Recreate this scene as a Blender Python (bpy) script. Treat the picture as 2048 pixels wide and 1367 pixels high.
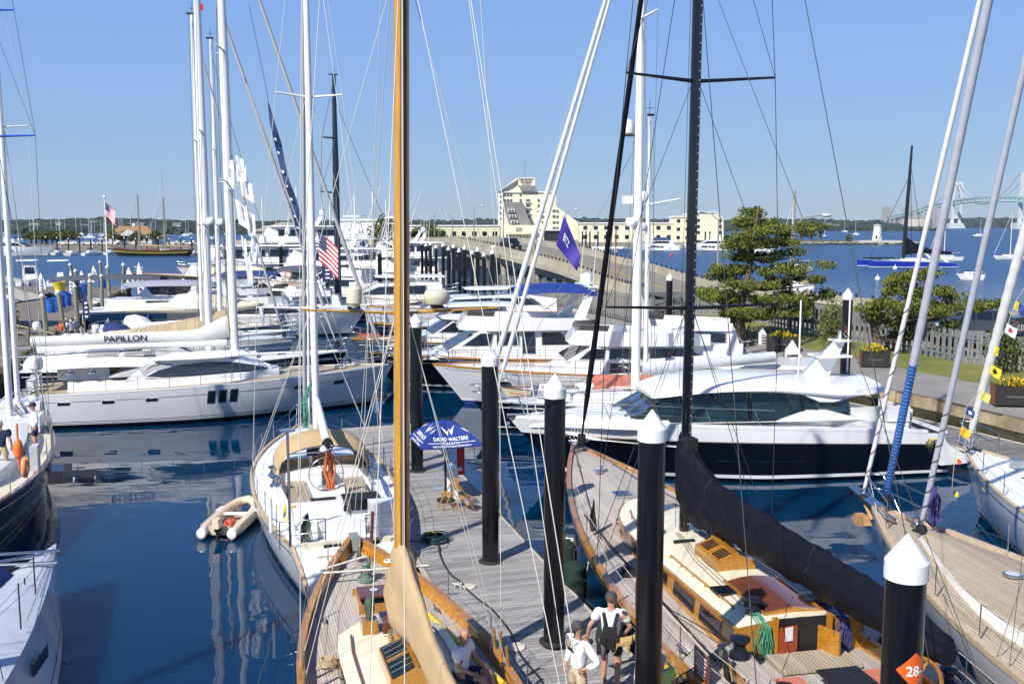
import bpy, math, random
from mathutils import Vector, Matrix
R=math.radians; PI=math.pi; sin=math.sin; cos=math.cos
for o in list(bpy.data.objects): bpy.data.objects.remove(o)
SC=bpy.context.scene; COL=SC.collection
random.seed(7)
# ---------------------------------------------------------------- camera, sky, sun, exposure
F=1950.0; CX=1024.0; CY=683.5; HZ=9.0; TH=math.atan(233.5/F)
cd=bpy.data.cameras.new('Camera'); cam=bpy.data.objects.new('Camera',cd); COL.objects.link(cam)
cam.location=(0,0,HZ); cam.rotation_euler=(PI/2-TH,0,0)
cd.sensor_width=36; cd.lens=F/2048*36; cd.clip_start=.1; cd.clip_end=30000
SC.camera=cam
SC.render.resolution_x=1024; SC.render.resolution_y=683
W=bpy.data.worlds.new('World'); SC.world=W; W.use_nodes=True
nt=W.node_tree; bg=nt.nodes['Background']
sky=nt.nodes.new('ShaderNodeTexSky'); sky.sky_type='NISHITA'; sky.sun_disc=False
SUN_EL=R(43); SUN_DIR=Vector((-.6*cos(SUN_EL),-.8*cos(SUN_EL),sin(SUN_EL)))
sky.sun_elevation=SUN_EL; sky.sun_rotation=math.atan2(SUN_DIR.x,SUN_DIR.y)
sky.altitude=0; sky.air_density=1.0; sky.dust_density=.0; sky.ozone_density=3.0
tcw=nt.nodes.new('ShaderNodeTexCoord'); spw=nt.nodes.new('ShaderNodeSeparateXYZ'); rmp=nt.nodes.new('ShaderNodeValToRGB'); mxw=nt.nodes.new('ShaderNodeMix'); mxw.data_type='RGBA'
nt.links.new(tcw.outputs['Generated'],spw.inputs[0]); nt.links.new(spw.outputs[2],rmp.inputs[0])
rmp.color_ramp.elements[1].color=(.07,.16,.46,1)
for p,c in ((0.,(1.95,3.05,4.35)),(.06,(1.55,2.55,4.2)),(.2,(1.35,2.4,4.85)),(.42,(.62,1.42,3.6)),(.7,(.42,1.0,2.7))):
    e=rmp.color_ramp.elements[0] if p==0 else rmp.color_ramp.elements.new(p); e.color=(*[x/5 for x in c],1)
vm=nt.nodes.new('ShaderNodeVectorMath'); vm.operation='SCALE'; vm.inputs[3].default_value=5; nt.links.new(rmp.outputs[0],vm.inputs[0])
mxw.inputs[0].default_value=.86; nt.links.new(sky.outputs[0],mxw.inputs[6]); nt.links.new(vm.outputs[0],mxw.inputs[7])
nt.links.new(mxw.outputs[2],bg.inputs[0]); bg.inputs[1].default_value=.12
sd=bpy.data.lights.new('Sun','SUN'); sd.energy=4.6; sd.angle=R(.5); sd.color=(1,.95,.87)
so=bpy.data.objects.new('Sun',sd); COL.objects.link(so); so.rotation_euler=SUN_DIR.to_track_quat('Z','Y').to_euler()
so.location=(-30,-40,60)
SC.view_settings.view_transform='Standard'; SC.view_settings.look='None'
SC.view_settings.exposure=.5; SC.view_settings.gamma=1
# ---------------------------------------------------------------- pixel of a 2048 wide frame -> world point
def ray(px,py): return (px-CX, F*cos(TH)+(CY-py)*sin(TH), -F*sin(TH)+(CY-py)*cos(TH))
def G(px,py,z=0.):
    a,b,c=ray(px,py); k=(z-HZ)/c; return Vector((a*k,b*k,z))
def A(px,py,Y):
    a,b,c=ray(px,py); k=Y/b; return Vector((a*k,Y,HZ+c*k))
# ---------------------------------------------------------------- mesh builder
def V(*a): return Vector(a)
class MB:
    def __init__(s): s.v=[];s.f=[];s.m=[];s.s=[]
    def add(s,vs,fs,mi=0,sm=False):
        n=len(s.v); s.v+= [tuple(p) for p in vs]
        for f in fs: s.f.append([i+n for i in f]); s.m.append(mi); s.s.append(sm)
        return s
    def box(s,c,d,mi=0,rz=0,top=1.,M=None):
        x,y,z=d[0]/2,d[1]/2,d[2]/2
        vs=[]
        for k,q in ((-1,1.),(1,top)):
            for a,b in ((-1,-1),(1,-1),(1,1),(-1,1)):
                p=Vector((a*x*q,b*y*q,k*z))
                if rz: p=Matrix.Rotation(rz,3,'Z')@p
                if M is not None: p=M@p
                vs.append(p+Vector(c))
        return s.add(vs,[(3,2,1,0),(4,5,6,7),(0,1,5,4),(1,2,6,5),(2,3,7,6),(3,0,4,7)],mi)
    def tube(s,pts,r,n=6,mi=0,cap=True,sm=True,flat=1.):
        pts=[Vector(p) for p in pts]; rs=r if isinstance(r,(list,tuple)) else [r]*len(pts)
        rings=[]; up=None
        for i,p in enumerate(pts):
            d=(pts[min(i+1,len(pts)-1)]-pts[max(i-1,0)])
            if d.length<1e-9: d=Vector((0,0,1))
            d.normalize()
            if up is None: up=Vector((0,0,1)) if abs(d.z)<.9 else Vector((1,0,0))
            a=d.cross(up)
            if a.length<1e-4: a=d.cross(Vector((0,1,0)))
            a.normalize(); b=a.cross(d); up=b
            rings.append([p+a*(cos(2*PI*k/n)*rs[i])+b*(sin(2*PI*k/n)*rs[i]*flat) for k in range(n)])
        return s.loft(rings,mi,True,cap,sm)
    def loft(s,rings,mi=0,closed=True,cap=True,sm=True):
        n=len(rings[0]); vs=[p for r in rings for p in r]; fs=[]
        for i in range(len(rings)-1):
            for k in range(n if closed else n-1):
                a=i*n+k; b=i*n+(k+1)%n; fs.append((a,b,b+n,a+n))
        s.add(vs,fs,mi,sm)
        if cap and closed:
            s.add(rings[0],[tuple(range(n-1,-1,-1))],mi); s.add(rings[-1],[tuple(range(n))],mi)
        return s
    def lathe(s,prof,c=(0,0,0),n=16,mi=0,sm=True,sx=1,sy=1,a0=0):
        rings=[[Vector((c[0]+max(r,1e-4)*sx*cos(2*PI*k/n+a0),c[1]+max(r,1e-4)*sy*sin(2*PI*k/n+a0),c[2]+z)) for k in range(n)] for r,z in prof]
        j=0      # crease the profile where it turns sharply
        for i in range(1,len(prof)-1):
            u=Vector((prof[i][0]-prof[i-1][0],prof[i][1]-prof[i-1][1])); w=Vector((prof[i+1][0]-prof[i][0],prof[i+1][1]-prof[i][1]))
            if u.length>0 and w.length>0 and u.angle(w)>.6: s.loft(rings[j:i+1],mi,True,False,sm); j=i
        s.loft(rings[j:],mi,True,False,sm)
        s.add(rings[0],[tuple(range(n-1,-1,-1))],mi); s.add(rings[-1],[tuple(range(n))],mi); return s
    def ball(s,c,r,mi=0,n=10,sx=1,sy=1,sz=1):
        return s.lathe([(r*sin(PI*i/6),-r*sz*cos(PI*i/6)) for i in range(7)],c,n,mi,True,sx,sy)
    def quad(s,a,b,c,d,mi=0): return s.add([a,b,c,d],[(0,1,2,3)],mi)
    def poly(s,pts,mi=0): return s.add(pts,[tuple(range(len(pts)))],mi)
    def prism(s,pts,vec,mi=0,mi2=None):     # polygon (3d pts) swept by vec
        n=len(pts); vec=Vector(vec); a=[Vector(p) for p in pts]; b=[p+vec for p in a]
        s.add(a+b,[(i,(i+1)%n,(i+1)%n+n,i+n) for i in range(n)],mi)
        s.add(a,[tuple(range(n-1,-1,-1))],mi if mi2 is None else mi2); s.add(b,[tuple(range(n))],mi if mi2 is None else mi2)
        return s
    def torus(s,c,r,t,axis='Z',n=20,k=6,mi=0,a0=0,a1=2*PI,M=None):
        pts=[]
        for i in range(n+1):
            a=a0+(a1-a0)*i/n; p=Vector((r*cos(a),r*sin(a),0))
            if axis=='X': p=Vector((0,p.x,p.y))
            if axis=='Y': p=Vector((p.x,0,p.y))
            if M is not None: p=M@p
            pts.append(p+Vector(c))
        return s.tube(pts,t,k,mi)
    def obj(s,name,mats,parent=None,recalc=True):
        me=bpy.data.meshes.new(name); me.from_pydata(s.v,[],s.f)
        if not isinstance(mats,(list,tuple)): mats=[mats]
        for m in mats: me.materials.append(m)
        me.polygons.foreach_set('material_index',s.m); me.polygons.foreach_set('use_smooth',s.s)
        me.update()
        if recalc:
            import bmesh
            bm=bmesh.new(); bm.from_mesh(me); bmesh.ops.recalc_face_normals(bm,faces=bm.faces); bm.to_mesh(me); bm.free()
        o=bpy.data.objects.new(name,me); COL.objects.link(o)
        if parent: o.parent=parent
        return o
def tag(o,label,cat,group=None):
    o['label']=label; o['category']=cat
    if group: o['group']=group
    return o
def thing(name,label,cat,loc=(0,0,0),rz=0,group=None):
    o=bpy.data.objects.new(name,None); COL.objects.link(o); o.empty_display_size=.3
    o.location=loc; o.rotation_euler=(0,0,rz); return tag(o,label,cat,group)
def struct(name,mb,mats,recalc=True):
    o=mb.obj(name,mats,None,recalc); o['kind']='structure'; return o
def copy_tree(o,parent=None,loc=None,rz=None,label=None,group=None,scale=None):
    c=o.copy(); COL.objects.link(c)
    if parent: c.parent=parent
    if loc is not None: c.location=loc
    if rz is not None: c.rotation_euler=(0,0,rz)
    if scale is not None: c.scale=(scale,)*3 if not isinstance(scale,tuple) else scale
    if label: c['label']=label
    if group: c['group']=group
    for ch in list(o.children): copy_tree(ch,c)
    return c
def again(ch,loc,parent=None):        # another copy of a single part
    c=ch.copy(); COL.objects.link(c); c.parent=parent or ch.parent; c.location=loc; return c
# ---------------------------------------------------------------- materials
MATS={}
def mat(name,col,rough=.5,metal=0,var=.12,scale=3.,bump=0.,bscale=40.,coat=0,spec=.5,stretch=(1,1,1),col2=None,trans=0):
    if name in MATS: return MATS[name]
    m=bpy.data.materials.new(name); m.use_nodes=True; n=m.node_tree.nodes; l=m.node_tree.links
    b=n['Principled BSDF']; b.inputs['Roughness'].default_value=rough; b.inputs['Metallic'].default_value=metal
    b.inputs['Specular IOR Level'].default_value=spec; b.inputs['Coat Weight'].default_value=coat; b.inputs['Coat Roughness'].default_value=.08
    if trans: b.inputs['Transmission Weight'].default_value=trans
    tc=n.new('ShaderNodeTexCoord'); mp=n.new('ShaderNodeMapping'); mp.inputs['Scale'].default_value=stretch
    l.new(tc.outputs['Object'],mp.inputs[0])
    ns=n.new('ShaderNodeTexNoise'); ns.inputs['Scale'].default_value=scale; ns.inputs['Detail'].default_value=5; ns.inputs['Roughness'].default_value=.6
    l.new(mp.outputs[0],ns.inputs[0])
    rp=n.new('ShaderNodeValToRGB'); c=Vector(col[:3]); c2=Vector(col2) if col2 else c*(1-var)
    hi=Vector([min(x,.86) for x in c*(1+var*.5)])
    rp.color_ramp.elements[0].color=(*c2,1); rp.color_ramp.elements[0].position=.32
    rp.color_ramp.elements[1].color=(*hi,1); rp.color_ramp.elements[1].position=.68
    l.new(ns.outputs[0],rp.inputs[0]); l.new(rp.outputs[0],b.inputs['Base Color'])
    if bump:
        n2=n.new('ShaderNodeTexNoise'); n2.inputs['Scale'].default_value=bscale; n2.inputs['Detail'].default_value=4
        l.new(mp.outputs[0],n2.inputs[0]); bp=n.new('ShaderNodeBump'); bp.inputs['Strength'].default_value=bump; bp.inputs['Distance'].default_value=.02
        l.new(n2.outputs[0],bp.inputs['Height']); l.new(bp.outputs[0],b.inputs['Normal'])
    MATS[name]=m; return m
def planks(name,c1,c2,gap,w,axis='Y',gapw=.06,length=2.4,rough=.7,world=False,rot=0,grain=1.):
    """boards: tone per board, dark seams; boards are stacked along `axis`, run along the other"""
    if name in MATS: return MATS[name]
    m=bpy.data.materials.new(name); m.use_nodes=True; n=m.node_tree.nodes; l=m.node_tree.links; b=n['Principled BSDF']
    b.inputs['Roughness'].default_value=rough
    tc=n.new('ShaderNodeTexCoord'); mp=n.new('ShaderNodeMapping'); mp.inputs['Rotation'].default_value=(0,0,rot)
    l.new(tc.outputs['Object'],mp.inputs[0])
    sp=n.new('ShaderNodeSeparateXYZ'); l.new(mp.outputs[0],sp.inputs[0])
    ac=sp.outputs['Y'] if axis=='Y' else sp.outputs['X']; al=sp.outputs['X'] if axis=='Y' else sp.outputs['Y']
    def mth(op,a,bv):
        x=n.new('ShaderNodeMath'); x.operation=op
        for i,q in enumerate((a,bv)):
            if q is None: continue
            if isinstance(q,(int,float)): x.inputs[i].default_value=q
            else: l.new(q,x.inputs[i])
        return x.outputs[0]
    u=mth('DIVIDE',ac,w); fl=mth('FLOOR',u,None); fr=mth('FRACT',u,None)
    off=mth('MULTIPLY',fl,.37); v=mth('ADD',mth('DIVIDE',al,length),off); flv=mth('FLOOR',v,None)
    cb=n.new('ShaderNodeCombineXYZ'); l.new(fl,cb.inputs[0]); l.new(flv,cb.inputs[1])
    wn=n.new('ShaderNodeTexWhiteNoise'); wn.noise_dimensions='2D'; l.new(cb.outputs[0],wn.inputs[0])
    mp2=n.new('ShaderNodeMapping'); mp2.inputs['Scale'].default_value=(2*grain,28*grain,2) if axis=='Y' else (28*grain,2*grain,2); l.new(mp.outputs[0],mp2.inputs[0])
    ns=n.new('ShaderNodeTexNoise'); ns.inputs['Scale'].default_value=1.; ns.inputs['Detail'].default_value=4; l.new(mp2.outputs[0],ns.inputs[0])
    n3=n.new('ShaderNodeTexNoise'); n3.inputs['Scale'].default_value=.6; n3.inputs['Detail'].default_value=3; l.new(mp.outputs[0],n3.inputs[0])
    f=mth('ADD',mth('MULTIPLY',wn.outputs[0],.45),mth('ADD',mth('MULTIPLY',ns.outputs[0],.35),mth('MULTIPLY',n3.outputs[0],.35)))
    rp=n.new('ShaderNodeValToRGB'); rp.color_ramp.elements[0].color=(*c1,1); rp.color_ramp.elements[1].color=(*c2,1)
    rp.color_ramp.elements[0].position=.25; rp.color_ramp.elements[1].position=.8
    l.new(f,rp.inputs[0])
    g=mth('LESS_THAN',fr,gapw); mx=n.new('ShaderNodeMix'); mx.data_type='RGBA'
    l.new(g,mx.inputs[0]); l.new(rp.outputs[0],mx.inputs[6]); mx.inputs[7].default_value=(*gap,1)
    l.new(mx.outputs[2],b.inputs['Base Color']); MATS[name]=m; return m
white=mat('white_gelcoat',(.80,.80,.79),.22,var=.05,scale=1.2,coat=.4)
white2=mat('white_paint',(.78,.78,.76),.35,var=.08,scale=2)
cream=mat('cream_paint',(.72,.66,.50),.35,var=.06,scale=1.5)
offw=mat('offwhite_hull',(.62,.62,.62),.18,var=.05,scale=.6,coat=.5)
greyhull=mat('grey_hull',(.45,.47,.52),.2,var=.05,scale=.6,coat=.5)
ltgrey=mat('light_grey',(.5,.51,.53),.4,var=.08)
midgrey=mat('mid_grey',(.25,.26,.28),.5)
nonskid=mat('nonskid_grey',(.62,.63,.62),.7,var=.06,bump=.1,bscale=80)
navy=mat('navy_gelcoat',(.005,.007,.022),.1,var=.2,coat=.1,spec=.35)
teal=mat('teal_gelcoat',(.02,.17,.2),.15,coat=.4)
greenblue=mat('slate_hull',(.05,.09,.13),.15,coat=.4)
blackg=mat('black_gelcoat',(.004,.004,.007),.07,var=.2,coat=.4)
blackm=mat('matt_black',(.012,.012,.013),.55)
blackp=mat('black_piling_sleeve',(.008,.008,.010),.26,scale=3,bump=.10,bscale=60,stretch=(6,6,.5),col2=(.003,.003,.005))
rubber=mat('rubber',(.02,.02,.02),.7)
redbot=mat('red_antifouling',(.3,.04,.02),.6)
bluebot=mat('blue_antifouling',(.01,.04,.2),.5)
glass=mat('tinted_glass',(.010,.014,.018),.04,spec=.8,var=.3)
glassg=mat('green_glass',(.04,.10,.11),.05,spec=.8,var=.5,scale=.8)
steel=mat('stainless_steel',(.62,.63,.64),.22,1,var=.1)
alu=mat('painted_aluminium',(.78,.78,.77),.3,var=.05)
alug=mat('grey_aluminium',(.42,.44,.47),.35,.3)
bronze=mat('weathered_bronze',(.13,.17,.13),.5,.6,var=.4,scale=30)
varn=mat('varnished_wood',(.43,.185,.02),.18,var=.35,scale=2.,coat=.8,stretch=(1,14,14))
varnd=mat('dark_varnished_wood',(.16,.045,.015),.2,var=.4,scale=3.,coat=.7,stretch=(1,10,10))
spruce=mat('golden_spruce_spar',(.56,.27,.02),.2,var=.3,scale=2.,coat=.8,stretch=(10,10,.6))
spruced=mat('brown_spar_edge',(.10,.04,.01),.35,var=.3)
mahog=mat('mahogany_panel',(.15,.045,.025),.3,var=.25,scale=3,coat=.5)
teakd=planks('teak_deck',(.34,.29,.25),(.50,.45,.40),(.03,.028,.025),.052,gapw=.13,length=3.2,grain=.7)
teaky=planks('tan_teak_deck',(.34,.275,.19),(.46,.39,.29),(.07,.05,.03),.075,gapw=.16,length=3,grain=.35)
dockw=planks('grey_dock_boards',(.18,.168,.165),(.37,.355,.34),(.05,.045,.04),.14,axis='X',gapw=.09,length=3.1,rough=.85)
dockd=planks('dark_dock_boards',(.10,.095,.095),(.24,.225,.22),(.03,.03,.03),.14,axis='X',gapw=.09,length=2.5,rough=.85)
tanc=mat('tan_canvas',(.46,.33,.18),.85,var=.12,scale=1.5,bump=.3,bscale=5)
blkc=mat('black_canvas',(.006,.0065,.013),.62,var=.3,scale=3,bump=.8,bscale=9,spec=.18)
whc=mat('white_canvas',(.78,.77,.74),.8,var=.06,scale=2,bump=.4,bscale=6)
gryc=mat('grey_canvas',(.40,.40,.41),.85,var=.08,scale=2,bump=.4,bscale=6)
duskc=mat('charcoal_canvas',(.07,.075,.10),.8,var=.1,scale=2,bump=.4,bscale=6)
lilc=mat('grey_mesh_cover',(.30,.30,.38),.85,var=.15,scale=2,bump=.5,bscale=4)
salmon=mat('salmon_cover',(.50,.16,.10),.8,var=.1)
bluec=mat('royal_blue_canvas',(.006,.035,.22),.7,var=.2,scale=3,bump=.3,bscale=8)
bluew=mat('blue_wrapping',(.06,.25,.62),.7,var=.35,scale=14,stretch=(1,1,2))
navyc=mat('navy_cloth',(.02,.04,.15),.8,var=.2)
purplec=mat('violet_blue_cloth',(.035,.022,.27),.7,var=.2)
wcl=mat('white_cloth',(.80,.80,.84),.8,var=.05)
redc=mat('red_cloth',(.55,.03,.03),.8); yelc=mat('yellow_cloth',(.75,.6,.03),.8)
orange=mat('orange_plastic',(.75,.17,.03),.5); redp=mat('red_plastic',(.6,.03,.02),.4)
yellow=mat('yellow_paint',(.72,.48,.04),.35,var=.15)
ropew=mat('white_rope',(.66,.63,.56),.8,var=.25,scale=30); ropeb=mat('black_rope',(.015,.015,.02),.8)
ropeg=mat('green_rope',(.05,.24,.14),.8,var=.5,scale=30); ropet=mat('tan_rope',(.48,.36,.22),.8,var=.2,scale=30)
wire=mat('rigging_wire',(.22,.23,.25),.4,.6); wirew=mat('pale_rigging',(.62,.60,.54),.6); wired=mat('dark_rigging',(.03,.03,.035),.5)
beige=mat('beige_dome',(.62,.57,.42),.4,var=.05); hyp=mat('tan_hypalon',(.60,.50,.37),.5,var=.08,scale=3)
fendg=mat('dark_green_fender_cover',(.012,.03,.025),.95,var=.3,scale=30,bump=.6,bscale=60)
solar=mat('solar_cells',(.03,.035,.06),.15); signr=mat('brown_sign',(.16,.05,.03),.5); signo=mat('orange_sign',(.75,.12,.015),.5,var=.05)
# ---------------------------------------------------------------- SETTING: water, ground
def water_mat():
    m=bpy.data.materials.new('harbour_water'); m.use_nodes=True; n=m.node_tree.nodes; l=m.node_tree.links; b=n['Principled BSDF']
    b.inputs['Base Color'].default_value=(.0,.024,.072,1); b.inputs['Roughness'].default_value=.0; b.inputs['IOR'].default_value=1.33
    b.inputs['Specular IOR Level'].default_value=.5; b.inputs['Subsurface Weight'].default_value=1; b.inputs['Subsurface Radius'].default_value=(1.5,2.5,3.0); b.inputs['Subsurface Scale'].default_value=1.6
    g=n.new('ShaderNodeNewGeometry')
    def noise(sx,sy,det,dist=0):
        mp=n.new('ShaderNodeMapping'); mp.inputs['Scale'].default_value=(sx,sy,1); l.new(g.outputs['Position'],mp.inputs[0])
        t=n.new('ShaderNodeTexNoise'); t.inputs['Scale'].default_value=1; t.inputs['Detail'].default_value=det; t.inputs['Distortion'].default_value=dist
        l.new(mp.outputs[0],t.inputs[0]); return t.outputs[0]
    a=noise(.55,1.1,1,.5); c=noise(1.6,4.2,2,.6); d=noise(.22,.9,5)
    sp=n.new('ShaderNodeSeparateXYZ'); l.new(g.outputs['Position'],sp.inputs[0])
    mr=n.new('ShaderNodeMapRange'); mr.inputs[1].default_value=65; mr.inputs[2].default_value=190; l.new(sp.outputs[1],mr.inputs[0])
    b1=n.new('ShaderNodeBump'); b1.inputs['Strength'].default_value=.08; b1.inputs['Distance'].default_value=.10; l.new(a,b1.inputs['Height'])
    b2=n.new('ShaderNodeBump'); b2.inputs['Distance'].default_value=.022; pn=noise(.07,.12,2); pr=n.new('ShaderNodeMapRange'); pr.inputs[1].default_value=.4; pr.inputs[2].default_value=.62; pr.inputs[3].default_value=.015; pr.inputs[4].default_value=.09; l.new(pn,pr.inputs[0]); l.new(pr.outputs[0],b2.inputs['Strength']); l.new(c,b2.inputs['Height']); l.new(b1.outputs[0],b2.inputs['Normal'])
    b3=n.new('ShaderNodeBump'); b3.inputs['Distance'].default_value=.8; l.new(d,b3.inputs['Height']); l.new(b2.outputs[0],b3.inputs['Normal'])
    mm=n.new('ShaderNodeMath'); mm.operation='MULTIPLY'; mm.inputs[1].default_value=1.0; l.new(mr.outputs[0],mm.inputs[0]); l.new(mm.outputs[0],b3.inputs['Strength'])
    rr=n.new('ShaderNodeMath'); rr.operation='MULTIPLY'; rr.inputs[1].default_value=.34; l.new(mr.outputs[0],rr.inputs[0]); l.new(rr.outputs[0],b.inputs['Roughness'])
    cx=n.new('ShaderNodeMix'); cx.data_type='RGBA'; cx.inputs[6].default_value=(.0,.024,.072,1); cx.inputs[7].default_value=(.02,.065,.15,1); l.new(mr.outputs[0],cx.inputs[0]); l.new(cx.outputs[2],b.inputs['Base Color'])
    l.new(b3.outputs[0],b.inputs['Normal']); return m
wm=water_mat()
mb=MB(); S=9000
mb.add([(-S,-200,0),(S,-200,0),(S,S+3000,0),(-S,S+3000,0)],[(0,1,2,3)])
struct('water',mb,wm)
asph=mat('asphalt',(.085,.085,.085),.9,var=.25,scale=.35); asphl=mat('worn_bridge_asphalt',(.22,.20,.165),.9,var=.15,scale=.3)
conc=mat('concrete',(.34,.31,.24),.85,var=.25,scale=.6,bump=.2); pathm=mat('path_asphalt',(.25,.235,.215),.9,var=.18,scale=.5)
stone=mat('seawall_granite',(.36,.29,.18),.85,var=.55,scale=.9,bump=.8,bscale=3); stoned=mat('wet_seawall',(.05,.045,.02),.6,var=.5,scale=2,bump=.8,bscale=4)
grassm=mat('lawn_turf',(.17,.155,.035),.95,var=.5,scale=.35,bump=.5,bscale=12,col2=(.075,.11,.02))
dirt=mat('gravel_earth',(.30,.25,.17),.95,var=.3,scale=1)
def xy(px,py,z): p=G(px,py,z); return (p.x,p.y)
# seawall edge (world), path far edge, fence line, from near right to far left
WALL=[(21.5,30),(19.7,36.9),(18.2,41.5),(15.0,48.9),(12.3,55),(9.2,62),(5,72),(1,84),(-4,98)]
PATH=[(25,33),(22.6,43),(20.9,47.6),(18.6,55.3),(15.4,64),(12.5,71.5),(8.5,74),(5.2,84),(-1,100)]
FENCE=[(27.5,36),(25.4,47),(23.4,50.3),(21.9,56.7),(19.1,65.6),(17.0,76.5),(13.6,78.2),(10.3,70.5),(5.7,85),(-1.5,104)]
def strip(a,b,za,zb,mi,mb,seg=1):
    n=min(len(a),len(b))
    for i in range(n-1): mb.add([(*a[i],za),(*b[i],zb),(*b[i+1],zb),(*a[i+1],za)],[(0,1,2,3)],mi)
mb=MB()
LAND=[(400,20),(400,66),(90,66.5),(62,69),(44,71),(33,74),(27.5,84),(23,97),(21,108),(20,114),(12,118),(6,117)]
pts=[(x,y,1.55) for x,y in WALL]+[(6,112,1.55)]+[(x,y,1.55) for x,y in reversed(LAND[:-1])]+[(40,20,1.55),(22,20,1.55)]
mb.poly(pts,0); struct('ground',mb,dirt)
mb=MB(); strip(WALL,PATH,1.60,1.66,0,mb); struct('path',mb,pathm)
mb=MB()
F0=[FENCE[0],FENCE[1],FENCE[2],FENCE[3],FENCE[4],FENCE[5],FENCE[6],FENCE[7],FENCE[8]]
for i in range(5): mb.add([(*PATH[i],1.665),(*FENCE[i],1.9),(*FENCE[i+1],1.9),(*PATH[i+1],1.665)],[(0,1,2,3)],0)
mb.poly([(*PATH[5],1.665),(*FENCE[5],1.9),(*FENCE[6],1.9),(*FENCE[7],1.8)],0)
struct('lawn',mb,grassm)
# seawall
mb=MB()
def block_wall(mb,pl,z0,z1,th,rows,bl,mi=0,seed=1):
    rnd=random.Random(seed)
    for i in range(len(pl)-1):
        a=Vector((*pl[i],0)); b=Vector((*pl[i+1],0)); d=b-a; L=d.length; d.normalize(); nrm=Vector((-d.y,d.x,0))
        if nrm.x>0: nrm=-nrm
        for r in range(rows):
            za=z0+(z1-z0)*r/rows; zb=z0+(z1-z0)*(r+1)/rows-.015; x=-rnd.random()*bl
            while x<L:
                w=bl*(.6+rnd.random()*.8); x0=max(x,0); x1=min(x+w-.02,L); x+=w
                if x1-x0<.05: continue
                o=rnd.uniform(-.05,.06); c=a+d*((x0+x1)/2)+nrm*(o-th/2); mb.box((c.x,c.y,(za+zb)/2),(x1-x0,th,zb-za),mi if za>.7 else mi+1,rz=math.atan2(d.y,d.x))
block_wall(mb,WALL,-.6,1.585,.9,4,1.5,0,3)
o=mb.obj('seawall',[stone,stoned]); tag(o,'long weathered granite block seawall edging the path, dark and wet at its foot','seawall')
# road
mb=MB()
NE=[(60,36),(33,56),(22.6,73),(14.2,96),(11.0,106),(6.3,116),(1.1,124.5),(-4.8,142),(-10.5,163),(-20,195),(-40,235),(-66,270),(-86,300)]
NZ=[1.9,1.9,1.9,1.95,2.2,3.7,4.8,5.7,6.1,5.7,4.8,4.,3.6]
def offs(pl,w):
    out=[]
    for i,p in enumerate(pl):
        a=Vector(pl[max(i-1,0)]); b=Vector(pl[min(i+1,len(pl)-1)]); d=(b-a).normalized(); out.append((p[0]+d.y*w,p[1]-d.x*w))
    return out
def dens(pl,zz,k=4):
    P=[];Z=[]
    for i in range(len(pl)-1):
        p0=pl[max(i-1,0)];p1=pl[i];p2=pl[i+1];p3=pl[min(i+2,len(pl)-1)]; z0=zz[max(i-1,0)];z1=zz[i];z2=zz[i+1];z3=zz[min(i+2,len(zz)-1)]
        for j in range(k):
            t=j/k
            cr=lambda a,b,c,d: .5*(2*b+(c-a)*t+(2*a-5*b+4*c-d)*t*t+(3*b-a-3*c+d)*t**3)
            P.append((cr(p0[0],p1[0],p2[0],p3[0]),cr(p0[1],p1[1],p2[1],p3[1]))); Z.append(cr(z0,z1,z2,z3))
    P.append(pl[-1]);Z.append(zz[-1]); return P,Z
NEd,NZd=dens(NE,NZ)
def road_strip(mb,w0,w1,dz,mi,i0=0,i1=None,sk=None):
    a=offs(NEd,w0); b=offs(NEd,w1); i1=i1 or len(NEd)-1
    for i in range(i0,i1):
        if sk and i%sk: continue
        mb.add([(*a[i],NZd[i]+dz),(*b[i],NZd[i]+dz),(*b[i+1],NZd[i+1]+dz),(*a[i+1],NZd[i+1]+dz)],[(0,1,2,3)],mi)
RW=11.5; RI=14
road_strip(mb,.6,RW-.6,.004,0,0,RI); struct('road',mb,asph)
mb=MB(); road_strip(mb,.6,RW-.6,.004,0,RI); struct('bridge_road',mb,asphl)
mb=MB(); road_strip(mb,5.55,5.67,.012,0); road_strip(mb,5.85,5.97,.012,0)
struct('road_marking',mb,mat('yellow_road_paint',(.55,.38,.03),.7))
def wallstrip(mb,w,th,z0,z1,mi=0,i0=0,i1=None):
    a=offs(NEd,w-th/2); b=offs(NEd,w+th/2); i1=i1 or len(NEd)-1
    rings=[[Vector((*a[i],NZd[i]+z0)),Vector((*a[i],NZd[i]+z1)),Vector((*b[i],NZd[i]+z1)),Vector((*b[i],NZd[i]+z0))] for i in range(i0,i1+1)]
    mb.loft(rings,mi,True,True,False)
concb=mat('bridge_concrete',(.36,.33,.26),.85,var=.25,scale=.25,bump=.2)
root=thing('causeway_bridge','long low concrete causeway bridge arching over the water toward the yellow hotel','bridge')
mb=MB(); wallstrip(mb,.3,.35,-.05,.85,0,RI-1); mb.obj('parapet',concb,root)
mb=MB(); wallstrip(mb,RW-.3,.35,-.05,.85,0,RI-9); mb.obj('parapet',concb,root)
mb=MB(); wallstrip(mb,RW/2,RW+1.2,-.55,-.02,0,RI-1); wallstrip(mb,.6,.5,-1.5,-.55,0,RI-1); wallstrip(mb,RW/2,RW-2,-1.3,-.55,0,RI); mb.obj('deck_girder',concb,root)
mb=MB(); a=offs(NEd,.8); b=offs(NEd,RW-.8)
for i in range(RI+3,len(NEd),3):
    for q in range(4):
        x=a[i][0]+(b[i][0]-a[i][0])*q/3; y=a[i][1]+(b[i][1]-a[i][1])*q/3
        mb.lathe([(.42,-1),(.42,NZd[i]-1.5)],(x,y,0),10)
    mb.tube([(*a[i],NZd[i]-1.5),(*b[i],NZd[i]-1.5)],.55,4)
mb.obj('pier',concb,root)
mb=MB(); CNT=[0]; mb0=MB(); mb0.box((0,0,0),(.16,.16,.3)); POST=None
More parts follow.
